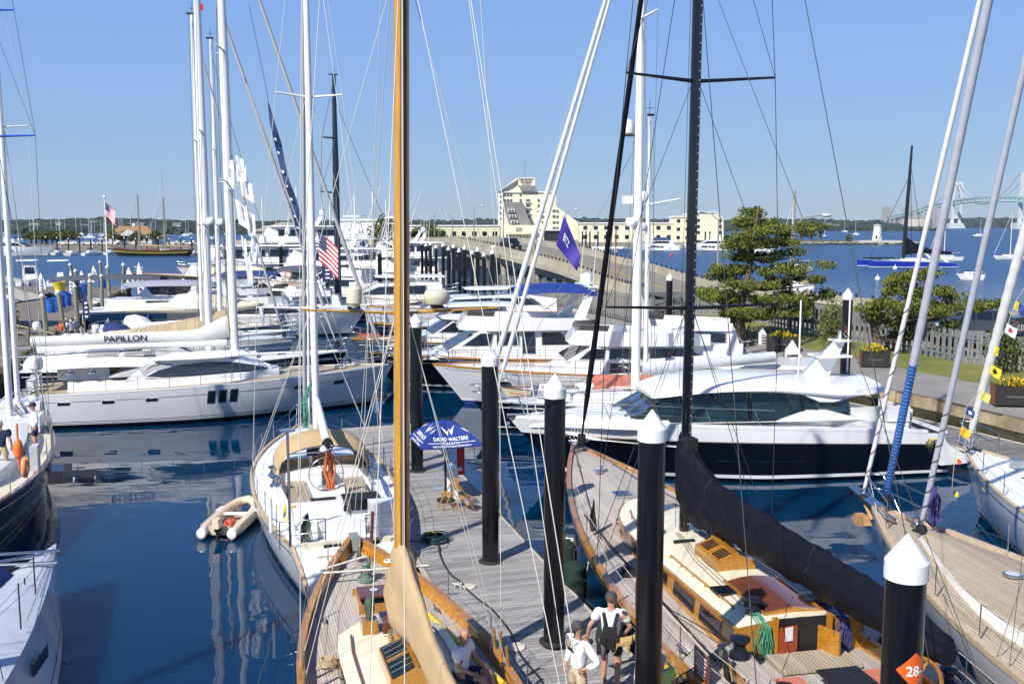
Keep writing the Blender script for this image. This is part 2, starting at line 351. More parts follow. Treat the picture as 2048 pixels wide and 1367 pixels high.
for w in (.3,RW-.3):
    q=offs(NEd,w)
    for i in range(RI-1 if w<1 else RI-9,len(NEd)-1):
        for k in range(3):
            t=k/3; x=q[i][0]+(q[i+1][0]-q[i][0])*t; y=q[i][1]+(q[i+1][1]-q[i][1])*t; z=NZd[i]+(NZd[i+1]-NZd[i])*t; CNT[0]+=1
            if CNT[0]<=60 or (w>1 and k==0 and CNT[0]<220):
                if POST is None: POST=mb0.obj('railing_post',blackm,root); POST.location=(x,y,z+1.0)
                else: again(POST,(x,y,z+1.0),root)
            else: mb.box((x,y,z+1.0),(.16,.16,.3),0)
mb.obj('railing_post',blackm,root)['kind']='stuff'
# fence: boards, rails, posts
fw=mat('weathered_fence_wood',(.19,.205,.205),.85,var=.3,scale=2,stretch=(4,4,1),bump=.3)
def fence(name,label,pl,h,z0=1.75,step=.24,bw=.15):
    root=thing(name,label,'fence')
    b=MB(); r=MB(); p=MB(); rnd=random.Random(5)
    for i in range(len(pl)-1):
        a=Vector((*pl[i],0)); c=Vector((*pl[i+1],0)); d=c-a; L=d.length; d.normalize(); rz=math.atan2(d.y,d.x); nr=Vector((-d.y,d.x,0))
        k=int(L/step)
        for j in range(k):
            q=a+d*(j+.5)*L/k+nr*(.04 if j%2 else -.04); hh=h+rnd.uniform(-.03,.03)
            b.box((q.x,q.y,z0+hh/2),(bw,.022,hh),0,rz+rnd.uniform(-.03,.03))
        for zz in (.45,h-.35):
            m=(a+c)/2; r.box((m.x,m.y,z0+zz),(L,.05,.09),0,rz)
        for j in range(int(L/2.4)+1):
            q=a+d*min(j*2.4,L); p.box((q.x,q.y,z0+h/2),(.1,.1,h+.02),0,rz)
    b.obj('board',fw,root)['kind']='stuff'; r.obj('rail',fw,root); p.obj('post',fw,root); return root
fence('board_fence','weathered grey shadowboard fence running behind the lawn on the right',FENCE[:8],1.82)
fence('board_fence','weathered grey board fence by the causeway behind the motor yachts',FENCE[7:],2.1,1.7)
# ---------------------------------------------------------------- pilings
def piling_proto():
    root=thing('piling','x','piling'); b=MB(); b.lathe([(.21,-2),(.21,5.55)],n=24); b.obj('sleeve',blackp,root)
    k=MB(); k.lathe([(.2135,-.5),(.2145,.25),(.213,.42)],n=24); k.obj('weed_band',mat('weed_growth',(.03,.035,.015),.9,var=.6,scale=12,bump=.6,bscale=30),root)
    c=MB(); c.lathe([(.21,5.54),(.226,5.54),(.226,5.73),(.012,6.02)],n=32); c.obj('cap',white2,root)
    k=MB(); k.lathe([(.30,.50),(.30,.53),(.24,.56)],n=20); k.obj('collar',rubber,root)
    return root
pp=piling_proto()
PIL=[(4.19,10.0,-.26,'black piling with a white cone cap and an orange number sign, nearest at bottom right'),
 (2.15,14.7,.18,'tall black white-capped piling just left of the teak sloop cabin, cut by the frame bottom'),
 (.85,19.0,.08,'black white-capped piling on the dock behind the two walking men'),
 (-.55,24.0,.0,'black white-capped piling on the dock to the right of the blue umbrella'),
 (-3.3,33.2,.0,'black white-capped piling behind the golden mast and left of the umbrella'),
 (14.15,41,.35,'black white-capped piling by the path dock beside the pale motor yacht fins'),
 (10.5,65,-.2,'black white-capped piling in front of the board fence near the triangular white sail')]
for i,(x,y,dz,lb) in enumerate(PIL):
    o=pp if i==0 else copy_tree(pp); o.location=(x,y,dz); o['label']=lb; o['group']='black dock pilings'
# the row of pilings beside the causeway
xs=[822,829,836,844,852,861,872,886,897,907,918,929,944,955,968,985]
for i,x in enumerate(xs):
    t=i/15; Y=165-(165-92)*t**.75; o=copy_tree(pp,loc=(A(x,500,Y).x,Y,.6+ .2*sin(i*3)),group='black pilings along the causeway')
    o['label']='one of the row of black white-capped pilings standing along the causeway bridge'
for x,y0,Y in ((660,430,112),(605,498,118),(760,512,108),(792,500,120),(619,500,122)):
    pass
for x,Y,dz,lb in ((654,100,.5,'black piling left of the sportfishing boats, beside the navy feather banner'),(759,97,.6,'black piling among the sportfishing boats left of the golden mast'),(614,124,.5,'black piling in front of the white trawler yacht windows'),(561,122,.8,'black piling beside the bow of the white trawler yacht')):
    copy_tree(pp,loc=(A(x,500,Y).x,Y,dz),label=lb,group='black dock pilings')
# ---------------------------------------------------------------- docks
def dock(name,label,pts,z,mats,edge,frame_rot):
    root=thing(name,label,'dock',(pts[0][0],pts[0][1],0),frame_rot)
    M=Matrix.Rotation(-frame_rot,3,'Z'); L=[M@(Vector((p[0],p[1],0))-Vector((pts[0][0],pts[0][1],0))) for p in pts]
    b=MB(); b.poly([(p.x,p.y,z) for p in L]); b.obj('deck_board',mats,root)
    e=MB(); e.prism([(p.x,p.y,z-.5) for p in L],(0,0,.485)); e.obj('float',edge,root)
    k=MB()
    for i in range(len(L)):
        p,q=L[i],L[(i+1)%len(L)]; k.tube([(p.x,p.y,z-.05),(q.x,q.y,z-.05)],.09,4,sm=False)
    k.obj('edge_beam',mat('edge_beam_wood',(.36,.32,.26),.85,var=.3),root); return root
ang=math.atan2(-.958,.287)
dk=dock('floating_dock','grey board floating dock running between the wooden yachts under the blue umbrella',[(-7.1,40.2),(-4.2,41.2),(4.0,13.0),(1.1,12.2)],.5,dockw,conc,ang)
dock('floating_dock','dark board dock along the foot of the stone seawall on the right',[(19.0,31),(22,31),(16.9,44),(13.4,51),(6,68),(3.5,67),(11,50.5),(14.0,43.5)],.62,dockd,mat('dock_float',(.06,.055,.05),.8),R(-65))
dock('finger_dock','grey finger dock at the left behind the white boom of the big sloop',[(-24,46.5),(-21.2,46.5),(-27.5,62),(-31,78),(-36,78),(-31.5,62)],.55,dockw,conc,R(105))
# ---------------------------------------------------------------- boats
class Hull:
    def __init__(s,L,B,zb,zm,zs,tm=.42,p=2.2,sw=.75,rb=1.,rs=.3,fl=.86,bf=.45,scoop=0,scd=0):
        s.scoop=scoop; s.scd=scd
        s.L,s.B,s.zb,s.zm,s.z0,s.tm,s.p,s.sw,s.rb,s.rs,s.fl,s.bf=L,B,zb,zm,zs,tm,p,sw,rb,rs,fl,bf
    def hb(s,t):
        if t<s.tm: return s.B/2*(s.sw+(1-s.sw)*sin(t/s.tm*PI/2))
        u=(t-s.tm)/(1-s.tm); return s.B/2*max(.012,1-u**s.p)
    def z(s,t):
        a=.42; return s.z0*(t-a)*(t-1)/a + s.zm*t*(t-1)/(a*(a-1)) + s.zb*t*(t-a)/(1-a) - (s.scd*(1-t/s.scoop)**1.3 if s.scoop and 0<=t<s.scoop else 0)
    def x(s,t,g=0): return -s.L/2+t*s.L+g*(s.rs*(1-t)**3-s.rb*t**3)
    def P(s,t,sd,f,ins=0,dz=0):
        z0=s.z(t); z=z0*(1-f) if f<=1 else -(f-1)*.8
        g=min(f,1); fl=s.fl+(s.bf-s.fl)*max(0,t-.45)/.55
        y=max(.004,s.hb(t)-ins)*(1-(1-fl)*g**1.5)
        if f>1: y*=1-(f-1)*.45
        return Vector((s.x(t,g),sd*y,z+dz))
    def ts(s,t0=0,t1=1,n=22): return [t0+(t1-t0)*(i/n) for i in range(n+1)]
    def t_of(s,x): return (x+s.L/2)/s.L
def hull_obj(root,H,mats,bands=((1.,0),),name='hull',n=24,tr=None):
    ends=[b[0] for b in bands]; rows=sorted(set([0,.2,.4,.6,.8,1,1.6]+ends))
    def mi(f):
        for e,m in bands:
            if f<e: return m
        return bands[-1][1]
    mb=MB(); ts=H.ts(0,1,n)
    for sd in (1,-1):
        for r in range(len(rows)-1):
            a=[H.P(t,sd,rows[r]) for t in ts]; b=[H.P(t,sd,rows[r+1]) for t in ts]
            mb.loft([a,b],mi((rows[r]+rows[r+1])/2),False,False,True)
    for r in range(len(rows)-1):
        q=mi((rows[r]+rows[r+1])/2); q=q if tr is None or q>0 else tr
        mb.add([H.P(0,1,rows[r]),H.P(0,-1,rows[r]),H.P(0,-1,rows[r+1]),H.P(0,1,rows[r+1])],[(0,1,2,3)],q)
    import bmesh
    o=mb.obj(name,mats,root,False)
    bm=bmesh.new(); bm.from_mesh(o.data); bmesh.ops.remove_doubles(bm,verts=bm.verts,dist=.0015); bmesh.ops.recalc_face_normals(bm,faces=bm.faces); bm.to_mesh(o.data); bm.free()
    return o
def deck_obj(root,H,m,dz=-.01,ins=.03,camber=.06,t0=0.,t1=.995,name='deck',n=24):
    mb=MB(); rings=[]
    for t in H.ts(t0,t1,n):
        w=max(.002,H.hb(t)-ins); c=camber*min(1,w/(H.B/2)*1.3)
        rings.append([Vector((H.x(t),k*w,H.z(t)+dz+c*(1-k*k))) for k in (-1,-.6,-.25,.25,.6,1)])
    mb.loft(rings,0,False,False,True); return mb.obj(name,m,root)
def cap_rail(root,H,m,w=.06,h=.05,off=0,dz=0,t0=0,t1=1,name='toe_rail',inner=0,stern=True):
    mb=MB()
    for sd in (1,-1):
        rings=[]
        for t in H.ts(t0,t1,24):
            y=max(.0,H.hb(t)-off); yi=max(.0,y-w); z=H.z(t)+dz
            rings.append([Vector((H.x(t),sd*(y+.01),z-inner)),Vector((H.x(t),sd*(y+.01),z+h)),Vector((H.x(t),sd*yi,z+h)),Vector((H.x(t),sd*yi,z-inner))])
        mb.loft(rings,0,True,True,False)
    if stern:
        y=H.hb(0)-off; z=H.z(0)+dz; mb.box((H.x(0)+w/2,0,z+(h-inner)/2),(w,2*y-.04,h+inner-.004),0)
    return mb.obj(name,m,root)
def stripe(root,H,m,f,w=.04,name='hull_stripe',t0=.01,t1=.985,off=.006):
    mb=MB()
    for sd in (1,-1):
        a=[];b=[]
        for t in H.ts(t0,t1,26):
            p=H.P(t,sd,f); q=H.P(t,sd,f+w/max(.3,H.z(t)))
            for v in (p,q): v.y+=sd*off; v.x+=off*(1 if t>.6 else 0)
            a.append(p);b.append(q)
        mb.loft([a,b],0,False,False,True)
    return mb.obj(name,m,root)
def hull_ports(root,H,m,ts,f0,f1,hw,sd=1,frame=None,name='hull_window'):
    for t in ts:
        mb=MB()
        for k,(e,o,mi) in enumerate(((.03,.006,1),(0,.012,0))):
            if frame is None and mi==1: continue
            zz=e/H.z(t)
            r=[]
            for f in (f0-zz,(f0+f1)/2,f1+zz):
                r.append([H.P(t+u/H.L,sd,f)+Vector((0,sd*o,0)) for u in (-hw-e,0,hw+e)])
            mb.loft(r,mi if frame is not None else 0,False,False,True)
        mb.obj(name,[m,frame] if frame is not None else m,root)
class Trunk:
    def __init__(s,H,t0,t1,h0,h1,sd=.5,wmax=9,dz=0,tum=.12,nose=.25,tail=.0,wmin=.2):
        s.__dict__.update(H=H,t0=t0,t1=t1,h0=h0,h1=h1,sd=sd,wmax=wmax,dz=dz,tum=tum,nose=nose,tail=tail,wmin=wmin)
    def w(s,t):
        u=(t-s.t0)/(s.t1-s.t0); w=max(s.wmin,min(s.wmax,s.H.hb(t)-s.sd))
        if u>1-s.nose: q=(u-1+s.nose)/s.nose; w*=1-.45*q**2.5
        if s.tail and u<s.tail: q=1-u/s.tail; w*=1-.25*q*q
        return w
    def hh(s,t): u=(t-s.t0)/(s.t1-s.t0); return s.h0+(s.h1-s.h0)*u
    def base(s,t): return s.H.z(t)+s.dz
    def pt(s,t,sd,k,off=0):
        return Vector((s.H.x(t),sd*(s.w(t)-s.tum*k*s.hh(t)+off),s.base(t)+s.hh(t)*k))
    def build(s,root,mside,mroof,name='coachroof',camber=.08,n=14,edge=None,raked=.3):
        mb=MB(); ts=[s.t0+(s.t1-s.t0)*i/n for i in range(n+1)]
        for sd in (1,-1):
            mb.loft([[s.pt(t,sd,-.15) for t in ts],[s.pt(t,sd,.5) for t in ts],[s.pt(t,sd,.97) for t in ts]],0,False,False,True)
        rings=[]
        for t in ts:
            p=s.pt(t,1,.97); w=p.y+.02
            rings.append([Vector((p.x,k*w,s.base(t)+s.hh(t)+camber*(1-k*k)-.012*(abs(k)>.99))) for k in (-1,-.97,-.5,0,.5,.97,1)])
        mb.loft(rings,1,False,False,True)
        for t,sg in ((s.t0,-1),(s.t1,1)):
            a=s.pt(t,1,-.15);b=s.pt(t,-1,-.15);c=s.pt(t,-1,.97);d=s.pt(t,1,.97)
            top=[Vector((c.x,k*(d.y+.02),s.base(t)+s.hh(t)+camber*(1-k*k)-.012*(abs(k)>.99))) for k in (-1,-.97,-.5,0,.5,.97,1)]
            mb.poly([a,b]+top,0)
        return mb.obj(name,[mside,mroof],root)
    def windows(s,root,wins,m,frame,sides=(1,-1),name='cabin_window'):
        for sd in sides:
            for (a,b,k0,k1) in wins:
                mb=MB()
                for e,o,mi in ((.035,.008,1),(0,.016,0)):
                    ta=a-e/s.H.L; tb=b+e/s.H.L; kk=e/max(.2,s.hh(a))
                    r=[[s.pt(ta+(tb-ta)*i/4,sd,k,o) for i in range(5)] for k in (k0-kk,k1+kk)]
                    mb.loft(r,mi,False,False,True)
                mb.obj(name,[m,frame],root)
def hatch(root,x,y,z,w=.5,l=.5,m=None,fr=None,name='deck_hatch',h=.05):
    mb=MB(); mb.box((x,y,z+h/2),(l,w,h),1); mb.box((x,y,z+h+.006),(l*.84,w*.84,.014),0)
    return mb.obj(name,[m or glass,fr or alu],root)
def winch(root,x,y,z,s=1.,m=None,name='winch'):
    mb=MB(); mb.lathe([(.13*s,0),(.12*s,.05*s),(.075*s,.09*s),(.07*s,.15*s),(.12*s,.20*s),(.12*s,.23*s),(.05*s,.25*s),(.02*s,.26*s)],(x,y,z),14)
    return mb.obj(name,m or steel,root)
def guard(root,H,t0=.03,t1=.93,n=7,h=.65,near=False,m=None,wm_=None,rad=.013,pulpit=True,push=True,ins=.07,dz=0,wr=.006,sides=(1,-1)):
    m=m or steel; wm_=wm_ or steel; L=MB(); S=None; allm=MB()
    for sd in sides:
        prev=None; tops=[];mids=[]
        for i in range(n+1):
            t=t0+(t1-t0)*i/n; p=Vector((H.x(t),sd*max(.03,H.hb(t)-ins),H.z(t)+dz))
            if near:
                if S is None: s=MB(); s.tube([(0,0,0),(0,0,h)],rad,6); s.lathe([(.03,0),(.03,.02),(.016,.05)],n=8); S=s.obj('stanchion',m,root); S.location=p
                else: again(S,p,root)
            else: allm.tube([p,p+V(0,0,h)],rad,4)
            tops.append(p+V(0,0,h-.01)); mids.append(p+V(0,0,h*.5))
        L.tube(tops,wr,4); L.tube(mids,wr,4)
    if near: L.obj('lifeline',wm_,root)
    else:
        for i in range(len(L.f)): pass
        allm.add(L.v,L.f,0); allm.obj('guard_rail',m,root)
    if pulpit and len(sides)==2:
        q=MB(); a=Vector((H.x(t1),H.hb(t1)-ins,H.z(t1)+dz)); nose=Vector((H.x(1)+.12,0,H.z(1)+h+.08+dz))
        for hh in (h,h*.5):
            pts=[Vector((a.x,sd*max(.03,a.y),a.z+hh)) for sd in (1,-1)]
            mid=Vector((nose.x-(.0 if hh==h else .1),0,nose.z-(h-hh)))
            q.tube([pts[0],Vector((mid.x-.25,.22,mid.z)),Vector((mid.x,.08,mid.z)),Vector((mid.x,-.08,mid.z)),Vector((mid.x-.25,-.22,mid.z)),pts[1]],rad*1.15,6)
        for sd in (1,-1):
            q.tube([Vector((a.x,sd*max(.03,a.y),a.z)),Vector((a.x,sd*max(.03,a.y),a.z+h))],rad*1.15,6)
            tt=(t1+1)/2; b=Vector((H.x(tt),sd*max(.05,H.hb(tt)-ins*.6),H.z(tt)+dz)); q.tube([b,Vector((nose.x-.3,sd*.2,nose.z))],rad*1.15,6)
        q.obj('pulpit',m,root)
    if push and len(sides)==2:
        q=MB(); w=H.hb(t0)-ins; x=H.x(t0); z=H.z(t0)+dz; x0=H.x(0)+.08
        for hh in (h,h*.5): q.tube([(x,w,z+hh),(x0,w*.97,z+hh),(x0,-w*.97,z+hh),(x,-w,z+hh)],rad*1.15,6)
        for y in (-w*.95,-w*.35,w*.35,w*.95): q.tube([(x0,y,z),(x0,y,z+h)],rad*1.15,6)
        q.obj('pushpit',m,root)
def rig(root,H,xm,z0,zt,r=.11,mm=None,spr=(),fore=(),back=None,shr=None,wm_=None,wr=.009,boom=None,rake=.0,spm=None,chain=.06,n=14,dims=1.35,runners=(),sps=1.):
    """mast + spreaders + wires; fore: (x,z,frac,r,mat); boom: (z,len,yaw,r,boommat,covermat,coverh)"""
    mm=mm or alu; wm_=wm_ or wire
    mx=lambda z:xm-rake*(z-z0)
    mb=MB(); rings=[]
    for i in range(9):
        u=i/8; z=z0+(zt-z0)*u; rr=r*(1 if u<.6 else 1-.55*(u-.6)/.4)
        rings.append([Vector((mx(z)+rr*dims*cos(2*PI*k/n),rr*sin(2*PI*k/n),z)) for k in range(n)])
    mb.loft(rings,0); M=mb.obj('mast',mm,root)
    tips=[]
    for z,ln,sw in spr:
        s=MB()
        for sd in (1,-1): s.tube([(mx(z),sd*r*.8,z),(mx(z)-sw,sd*ln,z+.08)],[r*.42*sps,r*.25*sps],6)
        s.obj('spreader',spm or mm,root); tips.append((z+.08,ln,mx(z)-sw))
    w=MB(); t=H.t_of(xm-.15) if H else .5; yb=(H.hb(t)-chain) if H else shr; zb=H.z(t) if H else z0
    for sd in (1,-1):
        p=Vector((xm-.15,sd*yb,zb)); path=[p]+[Vector((x,sd*y,z)) for z,y,x in tips]+[Vector((mx(zt*.985),sd*.05,zt*.985))]
        w.tube(path,wr,4)
        if tips:
            w.tube([Vector((xm+.2,sd*yb,zb)),Vector((mx(tips[0][0]),sd*r,tips[0][0]-.2))],wr,4)
            w.tube([Vector((xm-.5,sd*yb,zb)),Vector((mx(tips[0][0]),sd*r,tips[0][0]-.25))],wr*.8,4)
            for a,b in zip(tips[:-1],tips[1:]): w.tube([Vector((a[2],sd*a[1],a[0])),Vector((mx(b[0]),sd*r,b[0]-.2))],wr*.8,4)
    if back is not None: w.tube([(back[0],0,back[1]),(mx(zt),0,zt)],wr,4)
    for (x,y,z,zz) in runners: w.tube([(x,y,z),(mx(zz),.0,zz)],wr,4)
    w.tube([(xm-.32,.05,z0),(mx(zt)-.18,.04,zt)],wr*.7,4); w.tube([(xm+.3,.1,z0),(mx(zt)+.15,.06,zt)],wr*.7,4)
    w.obj('rigging',wm_,root)
    h=MB(); h.box((mx(zt)-.05,0,zt+.04),(r*4,.12,.1)); h.tube([(mx(zt),0,zt),(mx(zt),0,zt+.7)],.012,4); h.tube([(mx(zt)-.2,0,zt+.35),(mx(zt)+.25,0,zt+.35)],.012,4); h.obj('masthead',blackm,root)
    for f in fore:
        x,z,fr,rr,fm=f; q=MB(); a=Vector((x,0,z)); zz=z0+(zt-z0)*fr; b=Vector((mx(zz),0,zz))
        if rr>.03:
            n_=26; pts=[];rs=[]
            for i in range(n_+1):
                u=i/n_; pts.append(a+(b-a)*u); k=1 if .05<u<.9 else .35; rs.append(rr*k*(1-.45*u)*(1+.07*sin(i*2.1)))
            q.tube(pts,rs,8); q.obj('furled_sail',fm,root)
            q=MB(); q.tube([a+(b-a)*.005,a+(b-a)*.02],rr*1.5,10); q.obj('furling_drum',blackm,root)
        else: q.tube([a,b],rr,5); q.obj('forestay',fm,root)
    if boom:
        z,ln,yaw,br,bm_,cm,chh=boom; d=Vector((-cos(yaw),sin(yaw),0)); a=Vector((mx(z)-r*1.3,0,z)); q=MB(); q.tube([a,a+d*ln],br,10,flat=1.3); q.obj('boom',bm_,root)
        if cm:
            q=MB(); rings=[]; rnd=random.Random(int(z*100)); nn=22
            for i in range(nn+1):
                u=i/nn; c=a+d*(ln*(.0+.97*u)); hh=chh*(1.15-.75*u**.8)*(1+.05*rnd.uniform(-1,1)); ww=br*1.5*(1.1-.3*u); sd=Vector((-d.y,d.x,0))
                rings.append([c+sd*(ww*cos(2*PI*k/12)*(1 if sin(2*PI*k/12)<.2 else .75))+V(0,0,hh*.42+hh*.62*sin(2*PI*k/12)) for k in range(12)])
            q.loft(rings,0); q.obj('sail_cover',cm,root)
    return M
def boat_root(name,label,cat,stern,bow,group=None):
    s=Vector(stern); b=Vector(bow); d=b-s; c=(s+b)/2
    return thing(name,label,cat,(c.x,c.y,0),math.atan2(d.y,d.x),group), math.hypot(d.x,d.y)
def dome(root,x,y,z,r=.3,h=.6,m=None,name='radome'):
    mb=MB(); mb.lathe([(r*.7,-.08),(r*.95,0),(r,h*.3),(r,h*.55),(r*.8,h*.85),(r*.4,h*.97),(.01,h)],(x,y,z),16); return mb.obj(name,m or white,root)
def fender(root,x,y,z,r=.15,l=.6,m=None):
    mb=MB(); mb.lathe([(.03,0),(r*.7,.04),(r,.14),(r,l-.14),(r*.7,l-.04),(.03,l)],(x,y,z-l),12); mb.tube([(x,y,z),(x,y*.97,z+.5)],.008,4); return mb.obj('fender',m or white2,root)
def fenders(root,H,ts,sd,m=None,r=.13,l=.6):
    for t in ts: p=H.P(t,sd,.15); fender(root,p.x,p.y+sd*r,H.z(t)*.8,r,l,m)
def smooth_rings(rings,n=4,m=1,closed=True):
    def cr(a,b,c,d,t): return .5*(2*b+(c-a)*t+(2*a-5*b+4*c-d)*t*t+(3*b-a-3*c+d)*t**3)
    out=[]
    for i in range(len(rings)-1):
        q=[rings[max(i-1,0)],rings[i],rings[i+1],rings[min(i+2,len(rings)-1)]]
        for j in range(n): out.append([cr(a,b,c,d,j/n) for a,b,c,d in zip(*q)])
    out.append(rings[-1])
    if m>1:
        o2=[]
        for r in out:
            L=len(r); rr=[]
            for k in range(L if closed else L-1):
                g=(lambda x:r[x%L]) if closed else (lambda x:r[min(max(x,0),L-1)])
                for j in range(m): rr.append(cr(g(k-1),g(k),g(k+1),g(k+2),j/m))
            if not closed: rr.append(r[-1])
            o2.append(rr)
        out=o2
    return out
def wheel(root,x,y,z,r=.45,m=None,ax='X',name='steering_wheel'):
    mb=MB(); mb.torus((x,y,z),r,.018,ax,24,6)
    for k in range(6):
        a=k*PI/3; mb.tube([(x,y,z),(x,y+r*cos(a),z+r*sin(a))],.01,4)
    mb.box((x+.12,y,z-.35),(.16,.25,.8)); return mb.obj(name,m or steel,root)
def text(s,size,m,fn,parent=None,name='lettering',font_bold=False,sx=1.,align='CENTER',th=0.):
    """fn(u,v) -> point; the glyph outlines are mapped onto a surface"""
    c=bpy.data.curves.new('t','FONT'); c.body=s; c.size=size; c.align_x=align; c.resolution_u=2; c.extrude=0
    if font_bold: c.offset=.02*size
    o=bpy.data.objects.new('t',c); COL.objects.link(o); bpy.context.view_layer.update()
    me=bpy.data.meshes.new_from_object(o.evaluated_get(bpy.context.evaluated_depsgraph_get())); bpy.data.objects.remove(o)
    import bmesh
    bm=bmesh.new(); bm.from_mesh(me); bmesh.ops.triangulate(bm,faces=bm.faces)
    for v in bm.verts: v.co=Vector(fn(v.co.x*sx,v.co.y))
    bm.to_mesh(me); bm.free(); me.materials.clear(); me.materials.append(m)
    ob=bpy.data.objects.new(name,me); COL.objects.link(ob)
    if parent: ob.parent=parent
    return ob
inkb=mat('dark_lettering',(.02,.02,.03),.6,var=0); inkn=mat('navy_lettering',(.02,.03,.15),.6,var=0); inkw=mat('white_lettering',(.82,.82,.84),.6,var=0)
# ---------------------------------------------------------------- cabin prisms
class Cab:
    """side profile (x,z) swept across the beam, narrowing upward and forward"""
    def __init__(s,prof,w,tum=.15,tap=.15):
        s.prof=prof; s.w=w; s.tum=tum; s.tap=tap; s.x0=min(p[0] for p in prof); s.x1=max(p[0] for p in prof); s.z0=min(p[1] for p in prof)
    def hw(s,x,z): return s.w*(1-s.tap*max(0,(x-s.x0)/(s.x1-s.x0))**2)-s.tum*(z-s.z0)
    def pt(s,x,z,sd,off=0): return Vector((x,sd*(s.hw(x,z)+off),z))
    def build(s,root,m,name='cabin'):
        mb=MB(); n=len(s.prof); a=[s.pt(x,z,1) for x,z in s.prof]; b=[s.pt(x,z,-1) for x,z in s.prof]
        mb.poly(a); mb.poly(list(reversed(b)))
        for i in range(n): j=(i+1)%n; mb.quad(a[i],b[i],b[j],a[j])
        return mb.obj(name,m,root)
    def panes(s,root,polys,m=None,fr=None,sides=(1,-1),name='cabin_window'):
        for sd in sides:
            for p in polys:
                mb=MB(); cx=sum(q[0] for q in p)/len(p); cz=sum(q[1] for q in p)/len(p)
                if fr is not None:
                    mb.poly([s.pt(x+(x-cx)*.06,z+(.035 if z>cz else -.035),sd,.008) for x,z in p],1)
                mb.poly([s.pt(x,z,sd,.016) for x,z in p],0)
                mb.obj(name,[m or glass,fr or m or glass],root)
    def front(s,root,a,b,m=None,n=3,gap=.05,name='windscreen',off=.02,fr=None):
        """panes on the sloping face from (x,z) a (low) to b (high)"""
        d=Vector((b[0]-a[0],0,b[1]-a[1])); nr=Vector((-d.z,0,d.x)).normalized()
        if nr.z<0: nr=-nr
        for i in range(n):
            u0=-1+2*i/n+gap; u1=-1+2*(i+1)/n-gap; r=[]
            for x,z in (a,b):
                w=s.hw(x,z); r.append([Vector((x,u0*w,z))+nr*off,Vector((x,u1*w,z))+nr*off])
            mb=MB(); mb.quad(r[0][0],r[0][1],r[1][1],r[1][0]); mb.obj(name,m or glass,root)
def slab(root,x0,x1,w,z,th,m,name='hardtop',camber=.12,nose=.6,tail=.15,rise=0,tap=.1,n=14):
    mb=MB(); rings=[]
    for i in range(n+1):
        u=i/n; x=x0+(x1-x0)*u; ww=w*(1-tap*u)
        if u>1-nose*.35: q=(u-1+nose*.35)/(nose*.35); ww*=math.sqrt(max(.04,1-q*q*.8))
        if u<tail: ww*=.92+.08*u/tail
        zz=z+rise*u; tt=th*min(1,.35+4*min(u,1-u))
        rings.append([Vector((x,k*ww,zz+camber*(1-k*k)+tt*.5*(1 if abs(k)<.97 else .4))) for k in (-1,-.9,-.5,0,.5,.9,1)]+[Vector((x,k*ww,zz+camber*.6*(1-k*k)-tt*.5*(1 if abs(k)<.97 else .4))) for k in (1,.5,0,-.5,-1)])
    mb.loft(rings,0); return mb.obj(name,m,root)
def lines(root,segs,r,m,name,n=5):
    mb=MB()
    for s in segs: mb.tube(s,r,n)
    return mb.obj(name,m,root)
def boxp(root,c,d,m,name,rz=0,top=1.): mb=MB(); mb.box(c,d,0,rz,top); return mb.obj(name,m,root)
